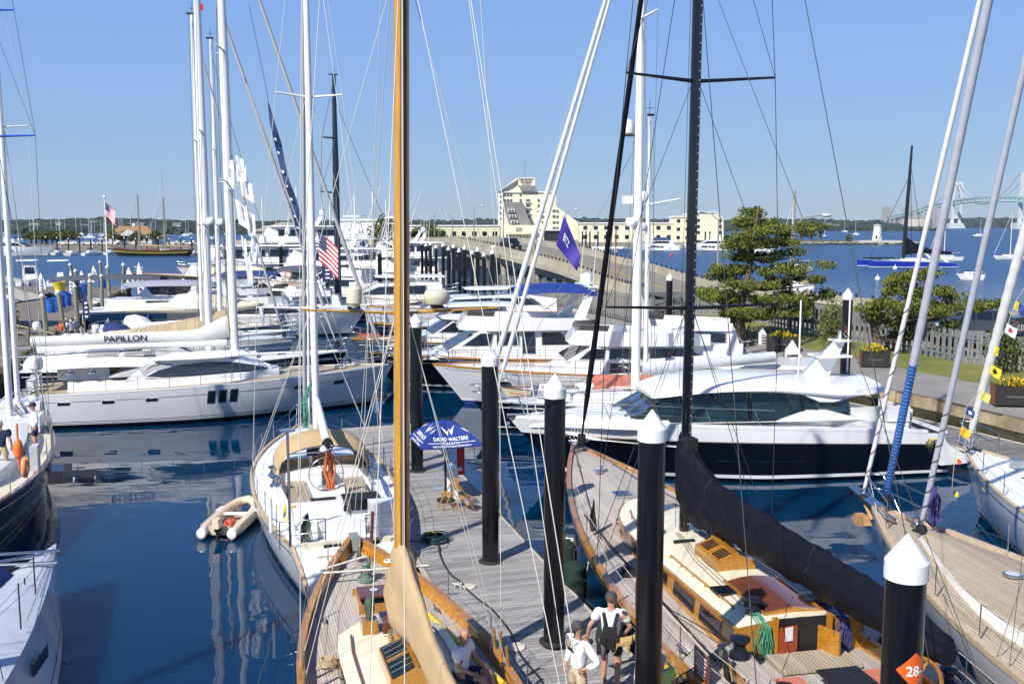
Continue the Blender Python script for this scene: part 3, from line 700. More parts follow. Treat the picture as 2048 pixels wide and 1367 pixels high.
# ================================================================ 1 classic wooden yacht, golden mast
def classic():
    root,L=boat_root('sailing_yacht','classic wooden yacht with golden mast, grey teak deck and varnished bulwark, at bottom centre','sailboat',(.16,9.6),(-3.9,23))
    H=Hull(14,3.75,1.55,1.12,1.15,tm=.46,p=2.05,sw=.45,rb=1.6,rs=1.2,fl=.8)
    hull_obj(root,H,[mat('cream_hull',(.68,.66,.58),.25,coat=.4),blackg,redbot],((.9,0),(1.,1),(9,2)))
    deck_obj(root,H,teakd,dz=-.24,ins=.07,camber=.07)
    cap_rail(root,H,varn,w=.13,h=.04,name='bulwark_rail'); 
    mb=MB()
    for sd in (1,-1):
        a=[H.P(t,sd,.27/H.z(t),.07) for t in H.ts(0,.985)]; b=[H.P(t,sd,0.,.07) for t in H.ts(0,.985)]; mb.loft([a,b],0,False,False,True)
    mb.obj('bulwark',varn,root); stripe(root,H,varnd,.06,.05,'rub_rail')
    T=Trunk(H,.12,.655,.46,.36,sd=.72,wmax=1.1,dz=-.24,nose=.06,tum=.1); T.build(root,varn,cream)
    T.windows(root,[(.2,.28,.35,.75),(.33,.41,.35,.75),(.45,.53,.35,.75)],glass,bronze)
    zr=lambda x: H.z(H.t_of(x))-.24
    mb=MB(); x=3.55; z=zr(x)+.04      # fore hatch, lid half open
    for a,b,c,d in ((.48,0,.05,.8),(-.48,0,.05,.8),(0,.35,.9,.05),(0,-.35,.9,.05)): mb.box((x+a,b,z+.09),(c,d,.2),0)
    mb.box((x+.12,0,z+.22),(.62,.66,.045),1); mb.box((x-.3,0,z+.03),(.34,.62,.05),2)
    mb.lathe([(.12,.245),(.12,.26),(.085,.262)],(x+.15,0,z),18,3); mb.lathe([(.085,.262),(.01,.264)],(x+.15,0,z),18,4)
    mb.obj('fore_hatch',[varn,mahog,blackm,steel,ltgrey],root)
    mb=MB(); mb.lathe([(.2,0),(.2,.06),(.13,.09),(.12,.16),(.15,.2),(.15,.24),(.09,.27),(.09,.34),(.12,.38),(.08,.42),(.01,.43)],(4.75,0,zr(4.75)+.05),18); mb.obj('windlass',mat('verdigris_bronze',(.16,.24,.19),.55,.3,var=.3,scale=20),root)
    mb=MB(); mb.box((6.45,0,zr(6.4)+.18),(.16,.18,.42)); mb.box((6.75,0,H.z(.98)+.05),(.4,.22,.05),0); mb.obj('stem_fitting',mat('galvanised',(.35,.37,.35),.5,.4),root)
    mb=MB(); x=5.85; z=zr(x)+.07; mb.lathe([(.07,0),(.06,.12),(.025,.16),(.025,.3)],(x,0,z),10); mb.tube([(x,-.12,z+.2),(x,.12,z+.2)],.02,6); mb.obj('forestay_fitting',bronze,root)
    # white fenders boards / whisker lines at the bow
    lines(root,[[(4.9,1.0,H.z(.86)+.06),(5.1,-.05,H.z(.86)+.22)],[(4.7,.95,H.z(.86)+.06),(4.5,-1.35,H.z(.83)+.12)]],.028,ropew,'mooring_line')
    mb=MB(); mb.torus((5.05,-.55,zr(5)+.32),.09,.03,'Z',14,6); mb.tube([(5.05,-.55,zr(5)+.3),(5.45,-.72,H.z(.9)),(5.9,-.8,H.z(.9)-.1)],.02,5); mb.obj('rope_coil',ropew,root)
    mb=MB(); z=zr(1.5)+.42; mb.box((1.5,.42,z+.12),(.3,.3,.26)); mb.obj('dorade_box',varn,root)
    mb=MB(); mb.lathe([(.075,0),(.075,.12),(.1,.2),(.1,.33),(.07,.42),(.01,.45)],(1.5,.42,z+.25),14,sx=1.15); mb.obj('dorade_vent',bronze,root)
    boxp(root,(1.55,-.05,z+.12),(.6,.5,.24),mahog,'deck_box')
    mb=MB(); mb.lathe([(.13,-.05),(.15,.02),(.15,.12),(.11,.2)],(.95,-.12,z+.1),12); mb.box((.85,-.05,z+.12),(.35,.4,.2)); mb.obj('mast_winch',mat('worn_bronze',(.42,.28,.10),.35,.6,var=.3,scale=15),root)
    # skylight with brass bars
    mb=MB(); x=-.35; z=zr(x)+.5; w=.42; l=.62
    for sd in (1,-1): mb.box((x,sd*w,z+.08),(2*l,.05,.22),0)
    for sd in (1,-1): mb.prism([(x+sd*l,-w,z-.02),(x+sd*l,w,z-.02),(x+sd*l,w,z+.18),(x+sd*l,0,z+.36),(x+sd*l,-w,z+.18)],(.04*sd,0,0),0)
    mb.box((x,0,z+.36),(2*l,.07,.04),0)
    for sd in (1,-1): mb.quad((x-l,sd*w,z+.2),(x+l,sd*w,z+.2),(x+l,0,z+.36),(x-l,0,z+.36),1)
    for sd in (1,-1):
        for k in range(6): xx=x-l+.15+k*.19; mb.tube([(xx,sd*w*.95,z+.235),(xx,sd*.05,z+.385)],.012,5,2)
        mb.box((x,sd*w*.5,z+.3),(.05,w,.03),0,M=Matrix.Rotation(-sd*.4,3,'X'))
    mb.obj('skylight',[varn,glass,bronze],root)
    for sd in (1,-1):
        mb=MB(); pts=[T.pt(t,sd,1,-.22)+V(0,0,.07) for t in [.2+.4*i/8 for i in range(9)]]; mb.tube(pts,.022,6)
        for p in pts[::2]: mb.tube([p,p-V(0,0,.1)],.018,5)
        mb.obj('handrail',mahog,root)
    rig(root,H,.4,1.2,21,r=.135,mm=spruce,spr=((7.5,1.72,.1),(13.2,1.3,.1)),fore=((5.85,1.2,.99,.008,wirew),(6.85,1.5,.72,.008,wirew)),wm_=wirew,wr=.0075,boom=(2.15,6.8,0,.09,spruce,None,0),spm=spruce,sps=.5,rake=-.004,dims=1.15,chain=.05,runners=((-5,1.5,1.1,14),(-5,-1.5,1.1,14),(-4.2,-1.7,1.1,20),(-6.6,-1.2,1.1,19.5),(-6.3,1.2,1.1,20)))
    mb=MB(); 
    mb.box((.4-.155,0,11.1),(.03,.11,19.8)); mb.box((.4-.175,0,11.1),(.025,.03,19.8),1); mb.obj('sail_track',[spruced,blackm],root)
    for sd,nm in ((1,'tall beige dome'),(-1,'wide beige dome')):
        mb=MB()
        if sd==1: mb.lathe([(.09,-.08),(.11,-.02),(.13,.0),(.132,.16),(.115,.24),(.06,.28),(.01,.29)],(.4,.82,7.68),18)
        else: mb.lathe([(.1,-.05),(.19,-.03),(.225,.04),(.23,.13),(.2,.19),(.12,.21),(.01,.215)],(.45,-.62,7.68),20)
        mb.obj('radar_dome',beige,root)
        mb=MB(); mb.box((.42,.82 if sd>0 else -.62,7.6),(.2,.2,.05)); mb.obj('dome_bracket',blackm,root)
    # tan sail cover tied round mast and boom
    mb=MB(); rings=[]; rnd=random.Random(4)
    prof=[(.62,3.42,.03,.04),(.58,3.25,.12,.16),(.55,2.95,.22,.5),(.45,2.72,.33,.8),(.1,2.6,.31,.80),(-.3,2.58,.26,.70),(-.8,2.56,.21,.54),(-1.4,2.5,.18,.44),(-2.2,2.42,.17,.36),(-3.2,2.35,.16,.33),(-4.5,2.3,.2,.28),(-6,2.26,.15,.2)]
    for j,(x,z,w,h) in enumerate(prof):
        rings.append([Vector((x+.05*sin(k*1.7+j),w*cos(2*PI*k/20)*(1 if sin(2*PI*k/20)<0 else .72)*(1+.13*sin(k*2.3+j*.8)),z+h*(1+.05*sin(k*3.1+j))*sin(2*PI*k/20))) for k in range(20)])
    from mathutils import noise
    R2=[]
    for j in range(len(rings)*4-3):
        u=j/4; i=min(int(u),len(rings)-2); f=u-i; cc=sum(rings[i],Vector())/20*(1-f)+sum(rings[i+1],Vector())/20*f
        R2.append([cc+(p*(1-f)+q*f-cc)*(1+.10*noise.noise(Vector((u*.6,p.y*5,p.z*1.2)))+.05*(1-2*abs(noise.noise(Vector((u*1.1,p.y*9,p.z*2+5))))) -.02) for p,q in zip(rings[i],rings[i+1])])
    mb.loft(R2,0); mb.obj('sail_cover',tanc,root)

    mb=MB(); mb.torus((.6,0,3.45),.06,.013,'X'); mb.obj('cover_lanyard',yellow,root)
    a=[]
    for sd in (1,-1):
        for dx,k in ((.3,0),(-.05,.02),(-.45,0)):
            t=H.t_of(.25+dx); p=Vector((.25+dx,sd*(H.hb(t)-.05),H.z(t))); a.append([p+V(0,0,-.15),p+V(-.03*(k>0),-sd*.05,.42+k*6)])
    mb=MB()
    for s in a: mb.tube(s,.035,8)
    mb.obj('turnbuckle_boot',mat('leathered_turnbuckle',(.42,.24,.08),.4,.3,var=.3),root)
    guard(root,H,.1,.86,5,.6,True,steel,steel,.012,False,False,ins=.06,wr=.005)
    root.rotation_euler.x=R(.75)
    return root,H
r1,H1=classic()
lines(r1,[[(.9,.5,1.36),(1.3,.9,1.3),(.6,1.5,1.2)],[(.5,-.2,1.75),(1.2,.2,1.42),(2.6,.3,1.1)]],.012,ropew,'loose_line')
for x,y in ((2.9,1.15),(2.9,-1.15),(5.6,.45),(-.2,1.68)): mb=MB(); z=H1.z(H1.t_of(x))-.17; mb.tube([(x-.13,y,z+.07),(x+.13,y,z+.07)],.018,6); mb.tube([(x,y,z),(x,y,z+.07)],.025,6); mb.obj('cleat',bronze,r1)
for k in range(2):
    mb=MB(); x,y=((1.1,1.25),(-1.0,1.45))[k]; z=H1.z(H1.t_of(x))-.15
    for q in range(6): mb.torus((x+.02*q,y,z+.012*q),.17-.012*q,.013,'Z',18,5)
    mb.obj('coiled_rope',ropew if k else ropet,r1)
mb=MB(); a=G(843,1216,1.22); b=G(1008,1368,1.22); mb.tube([a,b],.06,12); mb.tube([a,a+(a-b).normalized()*.12],.045,10,1); o=mb.obj('spinnaker_pole',[yellow,steel]); tag(o,'long yellow pole lying along the starboard side deck of the golden-masted yacht','pole')
# ================================================================ 2 black-masted sloop
def blacksloop():
    bow=Vector((2.05,32.2,0)); d=Vector((.206,-.9785,0)); root,L=boat_root('sailing_yacht','large sloop with black mast, teak deck, cream cabin roof and black sail cover','sailboat',bow+d*21,bow)
    H=Hull(21,4.85,1.7,1.2,1.25,tm=.36,p=2.15,sw=.6,rb=2.2,rs=1.6,fl=.82)
    hull_obj(root,H,[navy,white,redbot],((.9,0),(.95,1),(9,2)))
    deck_obj(root,H,teakd,dz=.0,ins=.1,camber=.09)
    cap_rail(root,H,varn,w=.13,h=.075,name='toe_rail',inner=.06); stripe(root,H,mat('gold_stripe',(.5,.35,.1),.4),.14,.02)
    T=Trunk(H,.26,.668,.62,.30,sd=.98,wmax=1.32,nose=.22,tum=.12,dz=.03); T.build(root,varn,cream,n=20,camber=.12)
    T.windows(root,[(.29,.335,.32,.78),(.35,.40,.32,.78),(.42,.47,.34,.76),(.49,.53,.34,.74)],glass,varnd)
    mb=MB()
    for sd in (1,-1): mb.tube([T.pt(t,sd,1.0,.02) for t in [.26+.408*i/16 for i in range(17)]],.035,6)
    mb.obj('roof_edge_trim',varn,root)
    for t in (.58,.62):
        for sd in (1,-1):
            p=T.pt(t,sd,.45,.02); mb=MB(); mb.lathe([(.1,-.0),(.1,.02),(.06,.03)],(0,0,0),14); o=mb.obj('porthole',steel,root); o.location=p; o.rotation_euler=(-sd*PI/2,0,0)
    zr=lambda x,y=0: T.base(H.t_of(x))+T.hh(H.t_of(x))+.11
    zd=lambda x: H.z(H.t_of(x))+.08
    for x,y in ((4.9,.1),(4.9,-.75)): hatch(root,x,y,zd(x),.55,.6,mat('blue_hatch',(.03,.05,.10),.15),alug)
    hatch(root,3.0,0,zr(3.0),.55,.6,mat('blue_hatch',(.03,.05,.10)),white); hatch(root,.2,-.75,zr(.2)-.05,.4,.45); hatch(root,-3.4,.75,zr(-3.4)-.03,.45,.42,None,blackm); hatch(root,-3.6,-.8,zr(-3.6)-.03,.45,.5,mat('blue_hatch',(.03,.05,.10)),white)
    # skylight, varnished with louvres
    mb=MB(); x=-1.7; z=zr(x)-.05; l=.62; w=.42
    mb.prism([(x-l,-w,z),(x-l,w,z),(x-l,w,z+.24),(x-l,0,z+.4),(x-l,-w,z+.24)],(2*l,0,0),0); mb.box((x,0,z+.42),(2*l,.08,.04),0)
    for sd in (1,-1):
        for k in (-1,1):
            for q in range(4): mb.box((x+k*.3-.15+q*.1,sd*w*.5,z+.335),(.045,.3,.012),1,M=Matrix.Rotation(-sd*.36,3,'X'))
    mb.obj('skylight',[varn,blackm],root)
    mb=MB(); x=-3.85; z=zr(x)-.04; rings=[[Vector((xx,k*(.56-.04*(xx-x)),z+.05+.08*(1-k*k))) for k in (-1,-.5,0,.5,1)] for xx in (x-.9,x-.3,x+.3,x+.85)]
    mb.loft(rings,0,False,False,True); mb.prism([(x-.95,-.6,z-.05),(x-.95,.6,z-.05),(x-.95,.6,z+.08),(x-.95,0,z+.16),(x-.95,-.6,z+.08)],(.08,0,0),1); mb.box((x,-.57,z+.01),(1.75,.05,.14),1); mb.box((x,.57,z+.01),(1.75,.05,.14),1)
    mb.obj('sliding_hatch',[mahog,varn],root)
    # companionway + cockpit
    xb=H.x(.26); zc=H.z(.26)+.03
    mb=MB(); mb.box((xb-.02,0,zc+.3),(.05,1.0,.86),0); mb.obj('companionway_opening',blackm,root)
    for sd in (1,-1): boxp(root,(xb-.05,sd*.53,zc+.3),(.09,.1,.95),varn,'door_post')
    mb=MB(); mb.box((xb-.25,-.42,zc+.2),(.5,.05,.75),0,rz=.35); mb.box((xb-.12,.30,zc+.22),(.06,.36,.8),1,rz=.2); mb.box((xb-.16,.31,zc+.5),(.02,.16,.25),2,rz=.2); mb.obj('companionway_door',[varn,mat('red_varnish',(.32,.045,.012),.2,coat=.7),white],root)
    for sd in (1,-1):
        mb=MB()     # coaming: varnished wall, grey wood top
        c=[(xb,1.2),(xb-1.6,1.32),(xb-4.0,1.25),(xb-4.9,1.0)]
        for (xa,ya),(xb2,yb) in zip(c[:-1],c[1:]):
            mb.prism([(xa,sd*ya,zc-.1),(xa,sd*(ya+.38),zc-.1),(xa,sd*(ya+.38),zc+.32),(xa,sd*ya,zc+.32)],(xb2-xa,sd*(yb-ya),0),0)
            mb.prism([(xa,sd*(ya-.03),zc+.322),(xa,sd*(ya+.42),zc+.322),(xa,sd*(ya+.42),zc+.36),(xa,sd*(ya-.03),zc+.36)],(xb2-xa,sd*(yb-ya),0),1)
        mb.obj('cockpit_coaming',[varn,teakd],root)
        boxp(root,(xb-2.6,sd*.9,zc+.13),(3.0,.62,.1),salmon,'cockpit_cushion')
        for xx,s_ in ((xb-.55,1.5),(xb-2.2,1.2),(xb-3.5,1.5)): winch(root,xx,sd*(1.45),zc+.36,s_,mat('dark_winch',(.03,.032,.05),.25,.6))
    mb=MB(); mb.box((xb-2.5,0,zc+.0),(4.4,1.3,.03),0); mb.box((xb-.5,0,zc+.12),(.7,1.5,.06),0); mb.obj('cockpit_sole',teaky,root)
    mb=MB(); mb.box((xb-2.0,0,zc+.32),(1.5,.75,.05),0); mb.box((xb-2.0,0,zc+.15),(.3,.3,.3),0); mb.obj('cockpit_table',blackm,root)
    mb=MB(); x=xb-2.95; mb.torus((x,-.25,zc+.75),.52,.035,'X',30,8)
    for k in range(6): a=k*PI/3; mb.tube([(x,-.25,zc+.75),(x,-.25+.52*cos(a),zc+.75+.52*sin(a))],.022,6)
    mb.obj('steering_wheel',varn,root)
    boxp(root,(x+.3,-.25,zc+.45),(.35,.5,.75),varn,'binnacle',top=.8); mb=MB(); mb.lathe([(.1,0),(.1,.06),(.05,.1)],(x+.3,-.25,zc+.83),14); mb.obj('compass',blackm,root)
    for sd in (1,-1):
        for xx in (xb+.45,): winch(root,xx,sd*.72,zr(xx)-.02,1.15,mat('dark_winch',(.03,.032,.05)))
        mb=MB(); pts=[T.pt(t,sd,1,-.3)+V(0,0,.1) for t in [.3+.15*i/5 for i in range(6)]]; mb.tube(pts,.02,6); [mb.tube([p,p-V(0,0,.1)],.03,6) for p in pts]; mb.obj('handrail',varn,root)
        mb=MB(); pts=[T.pt(t,sd,1,-.3)+V(0,0,.1) for t in [.52+.1*i/4 for i in range(5)]]; mb.tube(pts,.018,6); [mb.tube([p,p-V(0,0,.1)],.025,6) for p in pts]; mb.obj('handrail',varnd,root)
    # rope hanks on the bulkhead
    for sd,mm in ((1,ropeg),(-1,mat('blue_rope',(.04,.05,.18),.8,var=.6,scale=30))):
        mb=MB(); rnd=random.Random(8)
        for k in range(9):
            y=sd*.78+rnd.uniform(-.1,.1); w=rnd.uniform(.05,.13); l=rnd.uniform(.5,.75); xx=xb-.08-rnd.random()*.06
            mb.tube([(xb+.3,y,zc+.75),(xx,y,zc+.66),(xx,y-w,zc+.35),(xx,y-w*.6,zc+.66-l),(xx,y+w*.6,zc+.66-l),(xx,y+w,zc+.35),(xx,y,zc+.6)],.014,5)
        mb.obj('hanging_rope',mm,root)
    mb=MB()
    for y in (.28,.34,.40,-.3,-.36,-.42,-.48): mb.tube([(.4,y*.7,zr(.4)+.02),(-1.5,y*1.5,zr(-1.5)+.0),(-4.2,y*1.9,zr(-4.2)-.02)],.009,4)
    mb.obj('halyard_lines',wired,root)
    mb=MB(); mb.box((-.25,.33,zr(-.25)+.02),(.09,.5,.06)); mb.box((-.4,-.4,zr(-.4)+.02),(.09,.5,.06)); mb.box((-4.35,.55,zr(-4.35)+.02),(.3,.35,.1)); mb.box((-4.3,-.6,zr(-4.3)+.02),(.3,.35,.1)); mb.obj('rope_clutch',blackm,root)
    rig(root,H,.6,1.55,24.7,r=.115,mm=blackg,spr=((7.1,2.1,.25),(12.2,1.75,.35),(17.5,1.3,.35)),fore=((9.6,1.75,.985,.095,blkc),(7.2,1.5,.7,.009,wired)),wm_=wired,wr=.009,boom=(2.6,8.6,R(-4.5),.13,blackg,None,0),spm=blackg,rake=.012,chain=.12,runners=((-7.5,2.0,1.4,15),(-7.5,-2.0,1.4,15),(-9.8,0.3,1.4,24)))
    mb=MB(); mb.box((.6-.155,0,13),(.02,.02,23));
    mb.obj('sail_track',blackm,root)
    mb=MB()
    for i in range(110): mb.box((.6-.012*(2+i*.2-1.55)-.165,-.03,2+i*.2),(.008,.014,.02))
    mb.obj('track_fastening',white2,root)
    mb=MB(); rings=[]; yaw=R(-4.5)
    prof=[(-.28,3.95,.10,.14),(-.25,3.75,.2,.5),(-.1,3.25,.28,.95),(.25,2.98,.33,.92),(.7,2.86,.33,.78),(1.3,2.78,.32,.62),(2.2,2.76,.31,.54),(3.2,2.74,.29,.5),(4.4,2.72,.28,.47),(5.6,2.7,.26,.44),(6.8,2.68,.25,.4),(8.0,2.66,.22,.34),(8.7,2.62,.16,.24)]
    from mathutils import noise
    def wn(j,k,x): a=2*PI*k/36; q=Vector((x*1.2+.7*cos(a),1.6*cos(a),1.6*sin(a))); return .95+.14*noise.noise(q*1.3)+.11*(1-abs(noise.noise(q*2.4))*2.4)*.7-.05+.07*(1-2.2*abs(noise.noise(q*5.5+Vector((3,1,0)))))
    for j in range(len(prof)*8-7):
        u=j/8; i=min(int(u),len(prof)-2); f=u-i; p=[prof[i][q]*(1-f)+prof[i+1][q]*f for q in range(4)]
        c=Vector((.45-p[0]*cos(yaw),p[0]*sin(yaw),p[1]))
        wr_=lambda k:1+.09*sin(k*2.7+j*1.3)+.05*sin(k*5.1-j*2.2)
        rings.append([c+V(0,p[2]*cos(2*PI*k/36)*wn(j,k,p[0])*(1 if sin(2*PI*k/36)<.1 else .8),p[3]*sin(2*PI*k/36)*wn(j,k,p[0])) for k in range(36)])
    mb.loft(rings,0); mb.obj('sail_cover',blkc,root)
    mb=MB(); [mb.tube([p+(p-sum(r_,Vector())/36).normalized()*.004 for p in r_+[r_[0]]],.009,4) for r_ in rings[40::30]]; mb.tube([r_[27] for r_ in rings[8:]],.012,4); mb.obj('cover_strap',blackm,root)
    mb=MB(); mb.torus((.45,0,4.0),.14,.045,'Z',14,6,mi=0); mb.box((.3,0,3.95),(.3,.25,.3)); mb.obj('halyard_bundle',blackm,root)
    mb=MB(); mb.lathe([(.22,0),(.22,.1),(.15,.14)],(.6,0,1.55),18)
    for k in range(10): a=k*PI/5; mb.box((.6+.3*cos(a),.3*sin(a),1.68),(.09,.07,.14),rz=a)
    mb.obj('mast_collar',blackm,root)
    mb=MB()
    for k in range(7): y=.05*(k-3); mb.tube([(9.45,y,3.0),(9.5,y*2,2.5),(9.5,y*2.6,2.15),(9.45,y*1.3,1.98),(9.42,y*.5,2.2)],.012,5)
    mb.obj('hanging_rope',ropew,root)
    mb=MB(); mb.lathe([(.11,0),(.11,.06),(.07,.09),(.07,.2),(.03,.22)],(9.6,0,1.72),12); mb.box((10.2,0,1.78),(.7,.3,.08)); mb.tube([(10.3,.1,1.85),(9.9,.3,1.9),(9.8,-.1,1.9)],.02,5); mb.obj('stem_fitting',steel,root)
    mb=MB(); mb.tube([(7.2,0,1.5),(7.2,0,1.75)],.03,8); mb.box((7.1,.15,1.6),(.3,.2,.06)); mb.tube([(7.3,-.2,1.6),(7.0,.2,1.62)],.03,6); mb.obj('staysail_fitting',steel,root)
    guard(root,H,.06,.70,6,.62,True,steel,ropew,.013,False,False,ins=.15,dz=.05,wr=.006)
    for sd in (1,): 
        mb=MB()
        for k in range(6): t=H.t_of(2.2); p=Vector((2.2-.02*k,sd*(H.hb(t)-.35),0)); mb.tube([(p.x,p.y,2.2),(p.x+.05,p.y-.06+.03*k,1.8),(p.x,p.y-.1+.04*k,1.4),(p.x-.06,p.y,1.55),(p.x,p.y,2.15)],.013,5)
        for k in range(5): t=H.t_of(-6); p=Vector((-6-.03*k,sd*(H.hb(t)-.3),0)); mb.tube([(p.x,p.y,1.95),(p.x+.06,p.y-.06,1.6),(p.x,p.y-.12,1.3),(p.x-.08,p.y,1.5),(p.x,p.y,1.9)],.02,5)
        mb.obj('rope_hank',ropeb,root)
    # brown notice on the lifeline
    t=H.t_of(-5.6); y=H.hb(t)-.15; z=H.z(t)+.3
    mb=MB(); mb.box((-5.6,y+.02,z),(.62,.02,.5),0); mb.obj('notice_board',signr,root)
    for i,(sz,w_) in enumerate(((.055,.45),(.035,.5),(.035,.4),(.055,.42),(.035,.4),(.035,.3))): boxp(root,(-5.6,y+.034,z+.18-i*.07),(w_,.004,sz*.6),inkw,'notice_line')
    t=H.t_of(-2.9); y=H.hb(t)-.15; z=H.z(t)+.35; boxp(root,(-2.9,y+.02,z),(.35,.02,.42),white,'paper_notice')
    return root,H
r2,H2=blacksloop()
for x,y in ((7.9,.55),(7.9,-.55),(5.5,1.35),(5.5,-1.35),(.5,2.0),(.5,-2.0),(-4.5,2.1),(-4.5,-2.1)): mb=MB(); z=H2.z(H2.t_of(x))+.06; mb.tube([(x-.15,y,z+.07),(x+.15,y,z+.07)],.02,6); mb.tube([(x,y,z),(x,y,z+.07)],.03,6); mb.obj('cleat',steel,r2)
lines(r2,[[(x,sd*1.62,H2.z(H2.t_of(x))+.08) for x in (3.5,1,-1,-3,-5)] for sd in (1,-1)],.022,blackm,'genoa_track'); lines(r2,[[(9.2,.3,1.75),(6,.9,1.5),(2,1.75,1.42),(-3,1.7,1.4),(-5.6,1.5,1.75)],[(9.2,-.3,1.75),(6,-.9,1.5),(2,-1.75,1.42),(-3,-1.7,1.4)]],.011,ropeb,'furling_line')
for x,y in ((-.6,1.75),(-3.0,-1.7)):
    mb=MB(); z=H2.z(H2.t_of(x))+.09; [mb.torus((x+.02*q,y,z+.012*q),.2-.014*q,.014,'Z',18,5) for q in range(6)]; mb.obj('coiled_rope',ropeb if y>0 else ropet,r2)
def local(root,x,y,z):
    a=root.rotation_euler.z; return Vector((root.location.x+x*cos(a)-y*sin(a),root.location.y+x*sin(a)+y*cos(a),z+root.location.z))
for i,(x,lb) in enumerate(((2.9,'dark green fleece-covered fender hanging off the black-masted sloop bow, farthest from the frame bottom'),(1.3,'low dark green covered fender between the dock and the teak sloop beam'),(-2.2,'dark green covered fender half hidden behind the tall black piling'),(-5.5,'dark green covered fender at the bottom, nearest the brown notice board'))):
    t=H2.t_of(x); p=local(r2,x,H2.hb(t)+.28,0); mb=MB(); mb.lathe([(.05,-.45),(.22,-.42),(.3,-.25),(.31,.45),(.27,.68),(.15,.8),(.03,.83)],(0,0,0),18); mb.tube([(0,0,.83),(-.0,0,1.1),local(r2,x,H2.hb(t)-.1,H2.z(t)+.1)-p-V(0,0,.15*0)],.014,5,1)
    o=mb.obj('fender',[fendg,wired]); o.location=(p.x,p.y,.15); tag(o,lb,'fender','covered fenders of the black-masted sloop')
# ================================================================ 3 white sloop stern-to
def whitesloop():
    root,L=boat_root('sailing_yacht','white cruising sloop seen from its stern with a tan canvas dodger, beside the tan dinghy','sailboat',(-3.95,22.9),(-7.7,35.5))
    H=Hull(14.4,4.25,1.6,1.2,1.15,tm=.5,p=2.3,sw=.5,rb=1.4,rs=-.15,fl=.83,scoop=.085,scd=.85)
    hull_obj(root,H,[offw,blackg,redbot,ltgrey],((.84,0),(.87,1),(.90,0),(9,1)))
    deck_obj(root,H,white,dz=-.02,ins=.06,camber=.06); cap_rail(root,H,mat('tan_rubbing_strake',(.5,.36,.2),.4),w=.07,h=.05); stripe(root,H,blackg,.12,.03)
    stripe(root,H,blackg,.78,.03)
    T=Trunk(H,.47,.80,.42,.22,sd=.55,wmax=1.35,nose=.3,tum=.2); T.build(root,white,white); T.windows(root,[(.52,.6,.3,.75),(.62,.70,.3,.72)],glass,alu)
    for x,y in ((1.9,0),(3.1,.4),(3.1,-.4),(4.8,0)): hatch(root,x,y,H.z(H.t_of(x))+(.42 if x<3 else .3 if x<4 else .05),.45,.5)
    zc=1.2
    mb=MB()   # cockpit coaming ring
    out=[(-3.3,1.15),(-.9,1.3),(.1,1.25)]
    for sd in (1,-1):
        for (xa,ya),(xb,yb) in zip(out[:-1],out[1:]):
            mb.prism([(xa,sd*ya,zc-.25),(xa,sd*(ya+.4),zc-.1),(xa,sd*(ya+.28),zc+.34),(xa,sd*(ya+.05),zc+.34)],(xb-xa,sd*(yb-ya),0),0)
    mb.box((-3.45,0,zc+.1),(.35,2.9,.45),0); mb.obj('cockpit_coaming',white,root)
    mb=MB(); mb.box((-1.6,0,zc+.005),(3.4,2.3,.03),0); mb.obj('cockpit_sole',blackm,root)
    for sd in (1,-1):
        mb=MB(); mb.box((-1.5,sd*.85,zc+.15),(3.0,.55,.08),0); mb.obj('cockpit_seat',teaky,root)
        mb=MB(); mb.box((.16,sd*.75,zc+.42),(.06,.75,.6),0,M=Matrix.Rotation(.2,3,'Y')); mb.obj('seat_cushion',tanc,root)
        for xx in (-.2,-1.4): winch(root,xx,sd*1.45,zc+.33,1.3)
    mb=MB(); mb.box((-.6,0,zc+.35),(.55,.5,.5),0,top=.7); mb.obj('binnacle',white,root); wheel(root,-1.3,0,zc+.55,.5)
    mb=MB(); mb.box((.1,0,zc+.45),(.08,.55,.8),0); mb.obj('companionway_door',mahog,root)
    boxp(root,(.02,.28,zc+.95),(.06,.35,.25),mat('chartplotter_screen',(.01,.015,.08),.1),'chart_plotter')
    mb=MB(); rings=[]     # dodger
    for i,(x,h) in enumerate(((-.45,.98),(-.1,1.22),(.5,1.3),(1.05,1.05),(1.5,.55))):
        w=1.5-.12*abs(i-1.5); rings.append([Vector((x-.1*abs(cos(a)),w*cos(a),zc+.25+(h*1.0)*max(0,sin(a))**.55)) for a in [PI*k/16 for k in range(17)]])
    mb.loft(rings,0,False,False,True); r=[[p*1.0 for p in q] for q in rings]; mb.loft([[p+V(0,0,-.025) for p in q] for q in rings],0,False,False,True); mb.obj('dodger',tanc,root)
    lines(root,[[r[0][i]-V(0,0,.03) for i in range(17)],[r[2][i]-V(0,0,.03) for i in range(17)]],.016,steel,'dodger_frame')
    rig(root,H,1.55,1.65,20.5,r=.11,mm=alu,spr=((6.4,1.75,.2),(12.9,1.0,.25)),fore=((6.3,1.7,.98,.075,gryc),(4.5,1.45,.75,.05,whc)),wm_=wirew,wr=.008,boom=None,rake=.004,runners=((-6.3,1.2,1.2,20.3),(-6.3,-1.2,1.2,20.3)))
    mb=MB(); mb.tube([(1.3,0,3.45),(-2.9,.1,3.0)],.125,14,flat=1.25); mb.obj('boom',alu,root)
    mb=MB(); mb.tube([(-2.88,.1,3.0),(-3.0,.1,2.98)],.155,18,flat=1.25); 
    for k in range(8): a=k*PI/4; mb.tube([(-3.0,.1+.1*cos(a),2.98+.12*sin(a)),(-3.012,.1+.1*cos(a),2.98+.12*sin(a))],.02,6,1)
    mb.obj('boom_end_cap',[blackm,white2],root)
    mb=MB(); rings=[[Vector((1.2-u*3.6,.22*cos(a)*(1-.5*u),3.72-u*.5+.28*(1-.7*u)*sin(a))) for a in [2*PI*k/12 for k in range(12)]] for u in [i/10 for i in range(11)]]; mb.loft(rings,0); 
    rnd=random.Random(3); mb2=MB()
